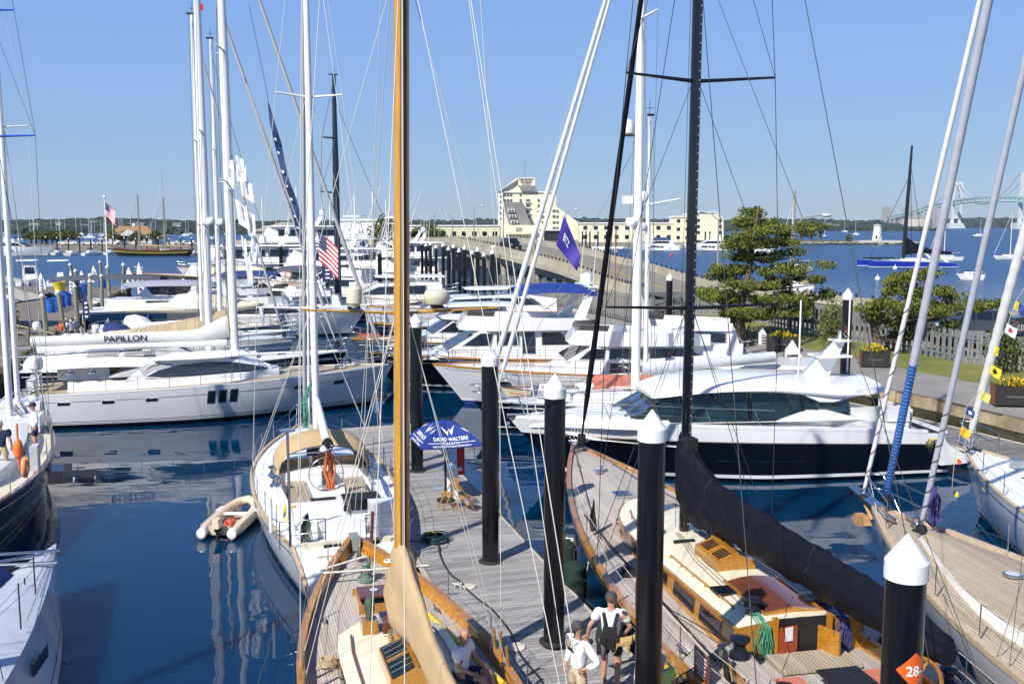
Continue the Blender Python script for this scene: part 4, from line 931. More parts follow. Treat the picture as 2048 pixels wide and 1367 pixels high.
    for k in range(28):
        x=-2.2+rnd.uniform(-.05,.05); y=rnd.uniform(-.12,.12); mb2.tube([(-2.7,.08,2.85),(x-.2,y,2.5),(x-.1+rnd.uniform(-.1,.1),y*1.5,2.1),(x-.3,y*.8,1.85),(-2.6+rnd.uniform(-.1,.1),y,1.65)],.014,4)
    mb2.obj('mainsheet_tackle',mat('orange_rope',(.62,.17,.04),.8,var=.5,scale=30),root)
    mb2=MB()
    for k in range(16):
        y=.35+rnd.uniform(-.1,.1); mb2.tube([(1.5,y*.3,4.1),(1.5,y,3.5),(1.45+rnd.uniform(-.08,.08),y+rnd.uniform(-.08,.1),3.0),(1.4,y,2.6)],.017,4)
    mb2.obj('hanging_rope',mat('teal_rope',(.10,.32,.26),.8,var=.8,scale=20),root)
    guard(root,H,.1,.93,9,.68,True,steel,steel,.014,wr=.006,push=False)
    lines(root,[[(-5.6,sd*1.75,1.15+h),(-5.95,sd*1.6,1.15+h),(-5.98,sd*.5,1.15+h)] for sd in (1,-1) for h in (.68,.34)]+[[(-5.97,sd*y,1.15),(-5.97,sd*y,1.83)] for sd in (1,-1) for y in (.5,1.6)],.016,steel,'pushpit')
    # transom steps
    mb=MB()
    for k in range(3): x=-6.2-.32*k; z=.98-.26*k; mb.box((x,0,z-.18),(.36,1.9,.34),0); mb.box((x-.02,0,z),(.24,1.5,.02),1)
    mb.obj('transom_steps',[white,mat('slatted_teak_tread',(.38,.29,.17),.7)],root)
    mb=MB(); mb.box((-6.02,0,1.06),(.06,2.2,.42)); mb.obj('transom_panel',cream,root); boxp(root,(-6.06,.35,1.12),(.03,.42,.14),glass,'stern_port'); boxp(root,(-6.06,-.6,1.12),(.03,.42,.14),glass,'stern_port')
    boxp(root,(-5.3,-1.05,1.55),(.5,.75,.85),white,'life_raft_canister'); boxp(root,(-5.2,.05,1.35),(.5,1.2,.45),white,'helm_seat')
    boxp(root,(-3.9,-.6,1.5),(.7,1.15,.5),white,'grill_locker'); boxp(root,(-3.95,-.65,1.62),(.74,1.0,.28),blackm,'grill_box')
    mb=MB(); mb.tube([(-5.95,1.35,1.2),(-5.95,1.35,4.05)],.035,8); mb.lathe([(.02,0),(.19,.02),(.19,.05),(.02,.06)],(-5.95,1.35,4.05),16); mb.tube([(-5.95,1.35,3.5),(-5.95,.5,3.5)],.018,6); mb.obj('antenna_pole',steel,root)
    mb=MB(); mb.lathe([(.02,0),(.1,.02),(.09,.06),(.01,.14)],(-5.95,.5,3.52),10); mb.obj('gps_antenna',white,root)
    mb=MB(); mb.lathe([(.02,0),(.09,.12),(.1,.3),(.06,.62),(.02,.66)],(-5.7,.2,1.8),10); 
    mb=MB(); mb.tube([(-5.0,1.2,1.2),(-4.9,1.25,1.6),(-4.5,1.3,1.9)],.06,8); mb.tube([(-4.7,1.75,1.2),(-4.7,1.75,2.1)],.05,8); mb.obj('man_overboard_pole',white,root)
    mb=MB(); mb.torus((-4.1,1.2,1.7),.16,.03,'Z',14,5,a1=4); mb.tube([(-4.1,1.35,1.7),(-4.5,1.4,1.5),(-4.7,1.2,1.3)],.035,6); mb.obj('shore_power_cord',yellow,root)
    mb=MB()
    for k in range(8): mb.tube([(-5.6,.9,1.9),(-5.7,.85+.03*k,1.6),(-5.8,.8+.04*k,1.2),(-5.65,1.0,1.5),(-5.6,.95,1.85)],.016,5)
    mb.obj('rope_hank',mat('dark_green_rope',(.03,.06,.04),.8),root)
    mb=MB(); mb.tube([(-6.15,-.6,1.2),(-6.3,-.62,2.0)],.045,8); mb.obj('flagstaff',mahog,root)
    for x,y in ((-1.5,2.15),(1.5,2.15),(-3.5,2.05)): pass
    return root,H
r3,H3=whitesloop()
# wind generator / radar pole white thing near mast base
# ================================================================ dinghy
def dinghy():
    root=thing('inflatable_dinghy','tan inflatable dinghy with an outboard and a red fuel tank, tied beside the white sloop','dinghy',(-8.42,28.65,0),R(87)); root.scale=(.85,.72,.8)
    mb=MB(); pts=[]
    for y,s in ((.62,1),): pass
    path=[(-1.75,.62),(-1.2,.66),(0,.66),(.9,.6),(1.45,.38),(1.68,0),(1.45,-.38),(.9,-.6),(0,-.66),(-1.2,-.66),(-1.75,-.62)]
    zz=[.25,.25,.26,.32,.42,.47,.42,.32,.26,.25,.25]; rr=[.12,.215,.22,.21,.19,.18,.19,.21,.22,.215,.12]
    mb.tube([(x,y,z) for (x,y),z in zip(path,zz)],rr,14); mb.obj('tube',hyp,root)
    mb=MB(); mb.tube([(x*1.0,y*1.0+ (.2 if y>0 else -.2 if y<0 else 0),z-.02) for (x,y),z in zip(path[1:-1],zz[1:-1])],.03,6); mb.obj('rubbing_strake',white2,root)
    for sd in (1,-1): mb=MB(); mb.lathe([(.12,0),(.19,.02),(.2,.2)],(0,0,0),14); o=mb.obj('tube_cone',white,root); o.location=(-1.78,sd*.62,.25); o.rotation_euler=(0,PI/2,0)
    boxp(root,(0,0,.08),(2.6,.95,.06),mat('dinghy_floor',(.35,.3,.24),.7),'floor'); boxp(root,(.2,0,.38),(.25,1.15,.04),alu,'thwart')
    boxp(root,(-1.45,0,.28),(.05,.85,.34),hyp,'transom')
    mb=MB(); mb.box((-1.65,0,.62),(.42,.3,.32),0,top=.8); mb.box((-1.6,0,.4),(.22,.2,.2),1); mb.box((-1.62,0,0),(.16,.1,.8),1); mb.lathe([(.05,-.45),(.06,-.4)],(-1.62,0,0),8,1); mb.tube([(-1.45,.0,.6),(-1.05,.15,.66)],.025,6,1); mb.obj('outboard_motor',[hyp,blackm],root)
    mb=MB(); mb.box((-.65,-.1,.27),(.5,.34,.26),0,top=.85); mb.lathe([(.05,0),(.05,.06)],(-.6,-.1,.4),10); mb.obj('fuel_tank',orange if False else mat('red_tank',(.62,.10,.05),.4),root)
    for sd in (1,-1): mb=MB(); mb.tube([(-1.4,sd*.78,.44),(.3,sd*.8,.46)],.018,6); mb.box((.55,sd*.8,.46),(.55,.15,.03)); mb.obj('oar',white,root)
    return root
dinghy()
# ================================================================ 5 dark ketch at left
def ketch():
    d=Vector((.32,-.947,0)); st=Vector((-19.65,39,0)); root,L=boat_root('sailing_yacht','dark-hulled ketch with two pale masts and an orange life ring, at the left edge','sailboat',st,st+d*19)
    H=Hull(19,3.8,1.9,1.5,1.62,tm=.5,p=2.2,sw=.18,rb=1.5,rs=1.8,fl=.75)
    hull_obj(root,H,[navy,white,redbot],((.93,0),(.97,1),(9,2))); deck_obj(root,H,cream,dz=-.05); cap_rail(root,H,varnd,w=.12,h=.07); stripe(root,H,white,.12,.03); stripe(root,H,white,.52,.035,'cove_stripe')
    T=Trunk(H,.28,.72,.5,.35,sd=.8,wmax=1.2); T.build(root,white,white); T.windows(root,[(.32,.38,.3,.75),(.42,.48,.3,.75)],glass,steel)
    boxp(root,(-7.4,0,1.95),(1.2,1.6,.7),white,'aft_locker'); boxp(root,(-5.2,.3,1.85),(1.4,1.5,.55),white,'cockpit_locker'); wheel(root,-6.3,0,2.2,.55)
    mb=MB(); mb.lathe([(.02,0),(.16,.02),(.2,.1),(.14,.18),(.05,.2)],(-7.2,.5,2.3),12); mb.obj('cowl_vent',white,root)
    boxp(root,(1.4,1.65,1.95),(.55,.22,.75),ltgrey,'fender_basket'); boxp(root,(-3.6,-.9,1.9),(1.8,.8,.6),gryc,'sail_bag')
    mb=MB()
    for k in range(7): a=k*1.1; mb.tube([(-5.6+.1*k,.8,1.6),(-6.0+.25*k,.2+.15*sin(a),2.5)],.03,6)
    mb.obj('davit_frame',alug,root)
    guard(root,H,.04,.9,11,.75,True,steel,steel,.015,wr=.006)
    xx=[-7.1,-3.2]
    rig(root,H,-7.1,1.5,19,r=.10,mm=alu,spr=((12.6,.9,.1),),wm_=wirew,wr=.01)
    rig(root,H,-5.2,1.9,23,r=.12,mm=alu,spr=((12.1,1.35,.1),(16.4,.9,.1)),spm=mat('blue_spreader',(.03,.12,.6),.4),wm_=wire,wr=.01)
    mb=MB(); t=H.t_of(-2.0); mb.torus((4.4,1.8,2.35),.22,.08,'Y',20,8,a0=.5*PI+.35,a1=2.5*PI-.35); 
    o=mb.obj('life_ring',mat('orange_foam',(.72,.28,.12),.6)); o.parent=root
    mb=MB(); mb.tube([(4.0,1.6,2.2),(4.0,1.6,3.5)],.03,6); mb.lathe([(.03,0),(.12,.1),(.14,.3),(.1,.5),(.02,.6)],(4.0,1.6,2.5),12); mb.obj('danbuoy',orange,root)
    dome(root,-8.5,.5,3.4,.28,.5); lines(root,[[(-8.5,.5,1.6),(-8.5,.5,3.4)]],.04,steel,'radar_pole')
    return root,H
r5,H5=ketch()
# ================================================================ 6 racing hull lower left
def racer():
    d=Vector((.175,-.985,0)); b=Vector((-11.05,22.9,0)); root,L=boat_root('racing_yacht','pale grey racing yacht bow pointing up at the lower left corner','sailboat',b+d*14,b)
    H=Hull(14,2.3,1.35,1.25,1.2,tm=.4,p=1.75,sw=.8,rb=-.1,rs=0,fl=1.5,bf=1.3); hull_obj(root,H,[mat('pale_racing_hull',(.42,.45,.54),.12,coat=.5),blackg],((.94,0),(9,1)),n=30)
    deck_obj(root,H,mat('pale_racing_deck',(.46,.49,.57),.3),dz=-.0,ins=.0,camber=.16); stripe(root,H,blackg,.8,.03)
    lines(root,[[(6.2,-.3,1.4),(5.8,2.5,1.5)],[(5.2,-.5,1.45),(5.2,3,1.5)],[(6.0,0,1.4),(5.3,1.4,1.42)]],.05,steel,'bow_beam')
    boxp(root,(5.5,1.7,1.3),(.5,2.6,.06),blackm,'net_beam')
    mb=MB(); mb.box((4.2,.75,1.5),(1.3,.9,.3),0,top=.6); mb.obj('folded_spinnaker',bluec,root)
    lines(root,[[(3.4,-.55,1.4),(3.4,-.55,2.2)],[(1.6,-.8,1.4),(1.6,-.8,2.3)],[(3.9,-.2,1.45),(3.9,-.2,1.6)]],.015,blackm,'stanchion')
    lines(root,[[(6.6,-.05,1.38),(3.9,-.2,1.55)],[(6.4,-.12,1.38),(3.4,-.55,1.42)],[(6.0,-.2,1.38),(2.0,-.8,1.42)],[(3.9,-.2,1.55),(1,-.1,1.5)]],.006,wired,'deck_line')
    rig(root,H,-.5,1.35,20,r=.12,mm=blackg,spr=((9,1.4,.5),),wm_=wired)
    boxp(root,(1.4,-1.18,.85),(.9,.02,.25),glass,'hull_window')
    return root,H
r6,H6=racer()
# ================================================================ 7 grey cutter at right, 8 white bow behind it
def cutter():
    d=Vector((.176,-.984,0)); b=Vector((9.13,24.1,0)); root,L=boat_root('sailing_yacht','pale grey cutter with tan teak deck and rope-wrapped furled headsails, bow at right centre','sailboat',b+d*17,b)
    H=Hull(17,4.7,1.95,1.5,1.4,tm=.4,p=2.05,sw=.7,rb=1.5,rs=.6,fl=.84); hull_obj(root,H,[greyhull,blackg,white],((.88,0),(.91,2),(9,1)))
    deck_obj(root,H,teaky,dz=-.0,ins=.12,camber=.06); cap_rail(root,H,mat('bare_teak',(.45,.36,.25),.7,var=.2,scale=8),w=.14,h=.06,inner=.05); stripe(root,H,blackg,.3,.025)
    T=Trunk(H,.25,.86,.42,.16,sd=.62,wmax=1.45,nose=.45,tum=.15,dz=.02); T.build(root,white,teaky,name='raised_deck',camber=.08)
    hull_ports(root,H,glass,[.62,.42],.36,.52,.3,1,steel)
    for x,y in ((3.2,0),(1.0,-.5)): 
        mb=MB(); z=H.z(H.t_of(x))+(.42); mb.lathe([(.2,0),(.2,.03),(.16,.04)],(x,y,z-.06),20); mb.lathe([(.15,.041),(.01,.045)],(x,y,z-.06),20,1); mb.obj('round_hatch',[steel,ltgrey],root)
    hatch(root,-.9,-.6,H.z(.45)+.52,.55,.9,glassg,white)
    C=Cab([(-1.8,1.75),(-5.6,1.75),(-5.4,2.7),(-2.7,2.75)],1.35,.15,.1); C.build(root,white,'wheelhouse'); C.panes(root,[[(-2.3,2.05),(-3.6,2.05),(-3.6,2.55),(-2.8,2.55)],[(-3.8,2.05),(-5.2,2.05),(-5.1,2.55),(-3.8,2.55)]],glassg,alu); C.front(root,(-1.95,1.95),(-2.62,2.62),glassg,3)
    rig(root,H,.5,1.9,30,r=.15,mm=alug,spr=((9,1.9,.3),(16,1.5,.3)),wm_=wire,wr=.009,fore=())
    guard(root,H,.05,.9,8,.7,True,steel,steel,.015,wr=.005,ins=.12)
    mb=MB(); mb.prism([(8.2,-.18,1.95),(8.2,.18,1.95),(9.5,.1,2.1),(9.5,-.1,2.1)],(0,0,.08)); mb.tube([(8.6,-.15,2.05),(9.55,-.1,2.2)],.03,6); mb.obj('bow_platform',steel,root)
    mb=MB(); mb.tube([(8.35,.05,1.6),(8.7,.05,1.9)],.05,6); mb.prism([(8.45,-.02,1.42),(8.85,-.02,1.3),(9.1,-.02,1.45),(8.95,-.02,1.62),(8.55,-.02,1.62)],(0,.22,0)); mb.obj('plough_anchor',mat('rusty_anchor',(.42,.24,.10),.7,var=.4,scale=8),root)
    mb=MB(); mb.lathe([(.16,0),(.16,.08),(.1,.12),(.12,.22),(.05,.25)],(6.5,0,2.0),14); mb.obj('windlass',steel,root); boxp(root,(7.2,.25,2.0),(.3,.1,.1),steel,'cleat'); boxp(root,(7.2,-.25,2.0),(.3,.1,.1),steel,'cleat')
    # headsails furled on the stays, each its own sleeve
    def sleeve(a,b,r0,m,wraps,wm2,low=None):
        q=MB(); n=60; pts=[];rs=[]
        a=Vector(a);b=Vector(b)
        for i in range(n+1):
            u=i/n; pts.append(a+(b-a)*u); rs.append(r0*(.45 if u<.01 else .8+.2*min(1,u*8))*(1+.03*sin(i*2.3)))
        k=int(n*low[0]) if low else 0
        if low: q.tube(pts[:k+1],[r*.95 for r in rs[:k+1]],10,1)
        q.tube(pts[k:],rs[k:],10,0); q.obj('furled_sail',[m,low[1] if low else m],root)
        q=MB(); d=(b-a); Ln=d.length; d.normalize(); s=d.orthogonal().normalized(); t=d.cross(s); tot=wraps[1]*Ln
        pr=[]; N=int(tot/wraps[0]*12)
        for i in range(N+1):
            u=i/N*tot; ang=i/12*2*PI; pr.append(a+d*u+(s*cos(ang)+t*sin(ang))*(r0*1.02))
        q.tube(pr,.012,4); q.obj('wrapping_cord',wm2,root)
        q=MB(); q.lathe([(.12,0),(.12,.12),(.05,.16)],tuple(a-V(0,0,.2)),12); q.obj('furling_drum',blackm,root)
    def loc(v): 
        v=Vector(v)-root.location; c,s_=cos(-root.rotation_euler.z),sin(-root.rotation_euler.z); return Vector((v.x*c-v.y*s_,v.x*s_+v.y*c,v.z))
    def stay(p0,Y0,p1,Y1,*k,**kw): sleeve(loc(A(*p0,Y0)),loc(A(*p1,Y1)),*k,**kw)
    stay((1727,985),24.4,(1965,-20),20.4,.055,whc,(.55,.45),wired)
    stay((1773,985),23.4,(1985,-40),19.4,.09,mat('silver_grey_sleeve',(.46,.48,.55),.7,var=.08,bump=.6,bscale=5),(.09,.30),bluec if False else mat('dark_blue_cord',(.02,.05,.25),.7),low=(.30,bluew))
    stay((1843,1045),21.6,(2065,60),17.8,.065,mat('silver_grey_sleeve',(.46,.48,.55)),(.4,.3),wired)
    mb=MB()
    for k in range(12): a=Vector((6.15,-.15,3.05)); rnd=random.Random(k); mb.tube([a,a+V(rnd.uniform(-.15,.15),rnd.uniform(-.15,.15),-.3),a+V(rnd.uniform(-.2,.2),rnd.uniform(-.2,.2),-.75),a+V(0,0,-.95)],.025,5)
    mb.obj('rope_bundle',mat('violet_rope',(.06,.05,.2),.8),root)
    return root,H
r7,H7=cutter()
def whitebow():
    d=Vector((.12,-.993,0)); b=Vector((14.45,30.6,0)); root,L=boat_root('sailing_yacht','white sloop bow with tan toe rail and signal flags, at the right edge','sailboat',b+d*14,b)
    H=Hull(14,4.3,2.0,1.5,1.4,tm=.4,p=2.0,sw=.75,rb=1.1,rs=.3,fl=.86); hull_obj(root,H,[mat('blue_white_hull',(.60,.66,.78),.15,coat=.5),blackg,white],((.82,0),(.86,1),(.9,2),(.94,1),(9,1)))
    deck_obj(root,H,white,ins=.08); cap_rail(root,H,mat('bare_teak',(.45,.36,.25)),w=.1,h=.05); stripe(root,H,navy,.12,.025)
    T=Trunk(H,.25,.7,.45,.2,sd=.7,wmax=1.3); T.build(root,white,white); T.windows(root,[(.4,.5,.3,.7),(.52,.62,.3,.7)],glass,alu); hatch(root,3.5,0,1.75,.55,.6)
    guard(root,H,.05,.92,7,.7,True,steel,steel,.015,wr=.006); rig(root,H,.3,1.7,19,r=.11,mm=alu,spr=((6.6,1.5,.2),(11.5,1.1,.2)),wm_=wire)
    def loc(v): 
        v=Vector(v)-root.location; c,s_=cos(-root.rotation_euler.z),sin(-root.rotation_euler.z); return Vector((v.x*c-v.y*s_,v.x*s_+v.y*c,v.z))
    a=loc(A(1940,870,30.0)); c=loc(A(2075,370,26.5)); q=MB(); n=50
    q.tube([a+(c-a)*(i/n) for i in range(n+1)],[.13*(.5 if i<2 else .75+.25*min(1,i/20))*(1+.05*sin(i*2)) for i in range(n+1)],10); q.obj('furled_sail',whc,root)
    q=MB(); q.lathe([(.1,0),(.16,.03),(.16,.18),(.1,.22)],tuple(a-V(0,0,.3)),14); q.obj('furling_drum',alug,root)
    mb=MB(); mb.box((4.6,-.2,2.0),(.3,.25,.22)); mb.obj('windlass',steel,root); 
    mb=MB(); mb.tube([(6.6,0,2.05),(7.3,0,2.1)],.09,8); mb.obj('bow_roller',steel,root)
    return root,H
r8,H8=whitebow()
# ================================================================ Papillon
def papillon():
    root,L=boat_root('sailing_yacht','long pale grey-white sloop lying broadside with its name lettered on the white boom cover','sailboat',(-21.9,43.9),(-6.0,48.7))
    H=Hull(16.6,4.7,2.05,1.68,1.5,tm=.42,p=2.1,sw=.72,rb=1.2,rs=-.5,fl=.9)
    hull_obj(root,H,[offw,blackg,white2],((.80,0),(.82,1),(.845,2),(.865,1),(.885,2),(9,1)),n=30)
    deck_obj(root,H,teaky,ins=.08,camber=.07); cap_rail(root,H,white,w=.07,h=.05); cap_rail(root,H,mat('tan_rail_band',(.5,.38,.2),.5),w=.03,h=.03,off=.16,name='deck_edge',stern=False); stripe(root,H,mat('grey_cove',(.2,.22,.27),.4),.20,.03)
    hull_ports(root,H,glass,[.475,.505,.535],.14,.46,.15,-1,steel,'hull_window'); hull_ports(root,H,glass,[.1,.21,.32,.72,.84],.22,.31,.26,-1,white)
    T=Trunk(H,.10,.66,.42,.30,sd=.62,wmax=1.6,nose=.5,tum=.35); T.build(root,white,white,camber=.1)
    C=Cab([(-4.2,2.0),(2.6,2.0),(1.9,2.32),(.9,2.68),(-.3,2.86),(-2.6,2.82),(-3.6,2.45)],1.5,.28,.5); C.build(root,white,'deck_saloon')
    C.panes(root,[[(-3.3,2.14),(-2.6,2.08),(-.3,2.05),(1.2,2.1),(2.2,2.2),(1.5,2.42),(.5,2.6),(-.6,2.68),(-1.9,2.6),(-2.8,2.38)]],mat('slate_glass',(.03,.035,.055),.06,spec=.8),white)
    slab(root,-3.0,1.1,1.5,2.86,.1,white,'saloon_roof',camber=.16,nose=1.6)
    mb=MB(); rings=[]   # grey sprayhood / enclosure
    for x,h,w in ((-4.9,.05,1.4),(-3.6,.85,1.4),(-3.2,1.0,1.4),(-2.4,.95,1.35),(-1.3,.62,1.2),(-.4,.45,.9)):
        rings.append([Vector((x,w*cos(a),2.15+.35*0+h*max(0,sin(a))**.6)) for a in [PI*k/14 for k in range(15)]])
    mb.loft(smooth_rings(rings,4),0,False,False,True); mb.obj('sprayhood',gryc,root)
    mb=MB(); rings=[]   # bimini with solar panels
    for i in range(17):
        u=i/16; x=-8.4+5.6*u; w=1.25+.25*sin(u*PI); z=2.82+.12*sin(u*PI)
        rings.append([Vector((x,k*w,z+.22*(1-k*k)-(.28 if abs(k)>.98 else 0))) for k in (-1.0,-.97,-.7,-.3,.3,.7,.97,1.0)])
    mb.loft(rings,0,False,False,True); mb.obj('bimini',whc,root)
    for x0 in (-5.9,-4.35):
        for y in (-.75,-.25): 
            mb=MB(); z=2.93+.22*(1-(y/1.45)**2); mb.box((x0+.7,y-.1,z+.03),(1.35,.34,.02),1)
            for k in range(9): mb.box((x0+.12+k*.145,y-.1,z+.045),(.115,.28,.012),0)
            mb.obj('solar_panel',[solar,white2],root)
    lines(root,[[(x,sd*1.3,1.7),(x+dx,sd*1.4,2.85)] for sd in (1,-1) for x,dx in ((-7.6,-.5),(-5.4,.4),(-4.4,1.6))],.022,steel,'bimini_frame')
    M=rig(root,H,.65,1.95,25,r=.15,mm=alu,spr=((11.0,1.5,.35),(17,1.2,.3)),fore=((7.9,2.2,.985,.11,gryc),(6.2,2.1,.72,.04,gryc)),wm_=wire,wr=.011,boom=None,rake=.004)
    mb=MB(); rings=[]
    for i in range(20):
        u=i/19; x=.35-8.6*u; hh=.33-.1*u; w=.2-.05*u; zc=3.75+(.42*max(0,(.16-u)/.16))+.0*u
        hh2=hh+.22*max(0,(.2-u)/.2)
        rings.append([Vector((x,w*cos(a)*(1 if sin(a)<.2 else .8),zc+hh2*sin(a)*(1 if sin(a)>0 else .95))) for a in [2*PI*k/16 for k in range(16)]])
    mb.loft(rings,0); mb.obj('boom_cover',mat('boom_cover_white',(.62,.62,.61),.6,var=.05,bump=.2,bscale=3),root)
    mb=MB(); mb.tube([(.3,-.05,3.42),(-8.0,-.05,3.36)],.16,10); mb.obj('boom',alu,root)
    text('PAPILLON',.38,inkb,lambda u,v:(-4.2+u,-.195+.0*v,3.66+v),root,'boat_name',True,1.1)
    lines(root,[[(.4,-.1,2.2),(-2.0,-.1,3.5)],[(-8.3,.2,3.42),(-9.3,.2,3.45)],[(-8.0,-.3,3.1),(-9.6,-.3,3.1)]],.045,blackm if False else alug,'boom_strut')
    lines(root,[[(1.0,-.1,2.1),(-2.1,-.1,3.4)]],.05,blackm,'boom_vang')
    boxp(root,(-6.0,.2,2.3),(2.2,1.9,.5),white,'cockpit_coaming'); boxp(root,(-5.0,-.3,2.5),(1.5,.8,.28),mat('wood_table',(.28,.12,.05),.4),'cockpit_table')
    for x in (-6.5,-5.6): winch(root,x,-1.25,2.35,1.6)
    wheel(root,-6.9,-.6,2.6,.45); 
    for x,y in ((2.6,0),(4.2,.3),(5.6,0)): hatch(root,x,y,H.z(H.t_of(x))+.08,.5,.5)
    mb=MB(); mb.box((1.2,.3,2.2),(1.2,.5,.35),0); mb.obj('folded_cover',navy if False else navyc,root)
    guard(root,H,.04,.93,11,.68,True,steel,steel,.015,wr=.007)
    mb=MB(); mb.box((8.3,0,2.1),(.5,.3,.12)); mb.box((8.55,0,1.95),(.4,.12,.3)); mb.obj('bow_roller',steel,root)
    mb=MB(); mb.tube([(-8.3,.9,1.6),(-8.3,.9,2.5),(-8.9,1.0,2.6)],.03,6); mb.box((-8.2,.5,1.9),(.4,.5,.5)); mb.box((-8.2,-.8,1.9),(.3,.5,.45)); mb.obj('stern_gear',white2,root)
    return root,H
rP,HP=papillon()
# ================================================================ black-hulled motor yacht (right)
def tiara():
    root,L=boat_root('motor_yacht','big motor yacht with glossy black hull and curved white hardtop over green glass','motor yacht',(15.4,36.5),(-.1,34.4))
    H=Hull(15.7,4.5,2.15,1.92,1.55,tm=.35,p=2.35,sw=.9,rb=1.9,rs=-.2,fl=.92,bf=.25)
    hull_obj(root,H,[white,blackg],((.25,0),(.87,1),(.935,0),(9,1)),n=32,tr=0)
    deck_obj(root,H,white,dz=.02,ins=.1,camber=.22,t0=.28); cap_rail(root,H,white,w=.16,h=.10,t0=.05); stripe(root,H,mat('taupe_stripe',(.4,.33,.27),.4),.245,.03); stripe(root,H,steel,.6,.02,'hull_accent',t0=.35,t1=.56)
    # white coaming sweeping down aft
    C=Cab([(6.9,1.85),(6.6,2.0),(5.2,2.08),(3.4,2.13),(1.6,2.13),(-1.4,2.15),(-2.6,2.5),(-3.3,2.5),(-4.6,2.15),(-6.0,1.9),(-7.0,1.55),(-7.0,1.2),(2.0,1.3),(5.0,1.5)],2.12,.12,.45); C.hw=lambda x,z: min(2.12,H.hb(H.t_of(x))-.06)-.1*(z-1.3)
    mb=MB()
    for sd in (1,-1):
        o_=[C.pt(x,z,sd) for x,z in C.prof]; i_=[C.pt(x,z,sd,-.28) for x,z in C.prof]
        mb.poly(o_); mb.poly(list(reversed(i_))); n=len(o_)
        for k in range(n): mb.quad(o_[k],o_[(k+1)%n],i_[(k+1)%n],i_[k])
    mb.obj('side_coaming',white,root)
    mb=MB(); rings=[]
    for x,z,w in ((7.1,2.08,.28),(6.5,2.14,.62),(5.2,2.2,1.25),(3.9,2.2,1.7),(2.4,2.16,1.85)): rings.append([Vector((x,k*w,z+.14*(1-k*k)-(.25 if abs(k)==1 else 0))) for k in (-1,-.92,-.4,.4,.92,1)])
    mb.loft(smooth_rings(rings,5,3,False),0,False,False,True); mb.obj('foredeck_trunk',white,root)
    G_=Cab([(3.9,2.06),(2.2,3.02),(-4.4,3.02),(-4.4,2.4),(-3.0,2.5),(-1.5,2.1)],1.9,.28,.25); 
    inner=Cab([(3.6,1.9),(2.1,2.95),(-4.3,2.95),(-4.3,1.6)],1.6,.2,.25)
    mb=MB(); inner_m=mat('cabin_interior',(.16,.17,.16),.7,var=.8,scale=2.5)
    mb.box((-.5,0,1.75),(7.2,3.0,.1)); mb.box((-.6,.3,2.1),(2.0,.8,.7)); mb.box((1.5,-.5,2.35),(.6,1.2,.8)); mb.box((-2.6,-.6,2.3),(1.4,.7,.7)); mb.obj('cabin_interior',inner_m,root)
    mb=MB(); mb.box((-1.0,-1.1,2.45),(.5,.1,.5)); mb.box((.6,-.9,2.5),(.35,.3,.6)); mb.obj('helm_seat',white,root)
    gl=mat('greenish_glass',(.015,.04,.045),.03,spec=.9,trans=.35,var=.5,scale=.7)
    for sd in (1,-1):
        for nm,p in (('side_window',[(3.85,2.12),(2.2,3.06),(.95,3.12),(-.3,2.15),(1.6,2.1)]),('side_window',[(.85,3.12),(-.45,3.12),(-.45,2.15),(-.2,2.15)]),('side_window',[(-.6,3.1),(-2.4,3.08),(-2.4,2.46),(-1.4,2.15),(-.6,2.15)]),('side_window',[(-2.5,3.05),(-4.2,3.0),(-4.2,2.4),(-3.1,2.53),(-2.5,2.5)])):
            mb=MB(); mb.poly([G_.pt(x,z,sd,.01) for x,z in p]); mb.obj(nm,gl,root)
        lines(root,[[G_.pt(1.0,3.12,sd,.02),G_.pt(-.3,2.15,sd,.02)],[G_.pt(-.52,3.12,sd,.02),G_.pt(-.52,2.15,sd,.02)],[G_.pt(-2.45,3.1,sd,.02),G_.pt(-2.45,2.45,sd,.02)],[G_.pt(3.9,2.08,sd,.02),G_.pt(1.6,2.08,sd,.02),G_.pt(-1.4,2.12,sd,.02),G_.pt(-3,2.5,sd,.02)]],.045,blackg,'window_frame')
    G_.front(root,(3.9,2.14),(2.25,3.04),gl,3,.02)
    lines(root,[[(4.0,y,2.2),(2.9,y+.25,2.86)] for y in (-.9,0,.9)]+[[(4.0,y,2.2),(3.3,y+.55,2.6)] for y in (-.9,.0,.9)],.018,blackm,'wiper')
    # hardtop: loft across
    mb=MB(); rings=[]
    for x,z,w,th in ((2.9,3.04,1.15,.04),(2.65,3.12,1.45,.08),(2.0,3.25,1.72,.14),(.6,3.40,1.88,.2),(-1.2,3.44,1.93,.27),(-2.6,3.38,1.95,.34),(-3.8,3.26,1.98,.32),(-5.0,3.18,1.9,.16),(-5.6,3.2,1.6,.08)):
        rings.append([Vector((x,k*w,z+.2*(1-k*k)-.12*(abs(k)>.95))) for k in (-1,-.93,-.6,0,.6,.93,1)]+[Vector((x,k*w*.96,z-th-.05*(abs(k)<.5)*0)) for k in (1,.5,-.5,-1)])
    mb.loft(smooth_rings(rings,5,3),0); mb.obj('hardtop',white,root)
    for sd in (1,-1):
        mb=MB(); mb.prism([(-2.2,sd*1.9,3.14),(-3.0,sd*1.9,2.8),(-3.5,sd*1.9,2.78),(-5.2,sd*1.85,3.12)],(0,-sd*.2,0)); mb.obj('roof_bracket',white,root)
    lines(root,[[(1.2,-1.0,3.44),(.2,-1.3,3.42),(-.3,-1.45,3.38)]],.025,blackm,'roof_vent')
    # cockpit
    mb=MB(); mb.box((-5.6,0,1.45),(2.8,3.4,.06)); mb.obj('cockpit_sole',nonskid,root)
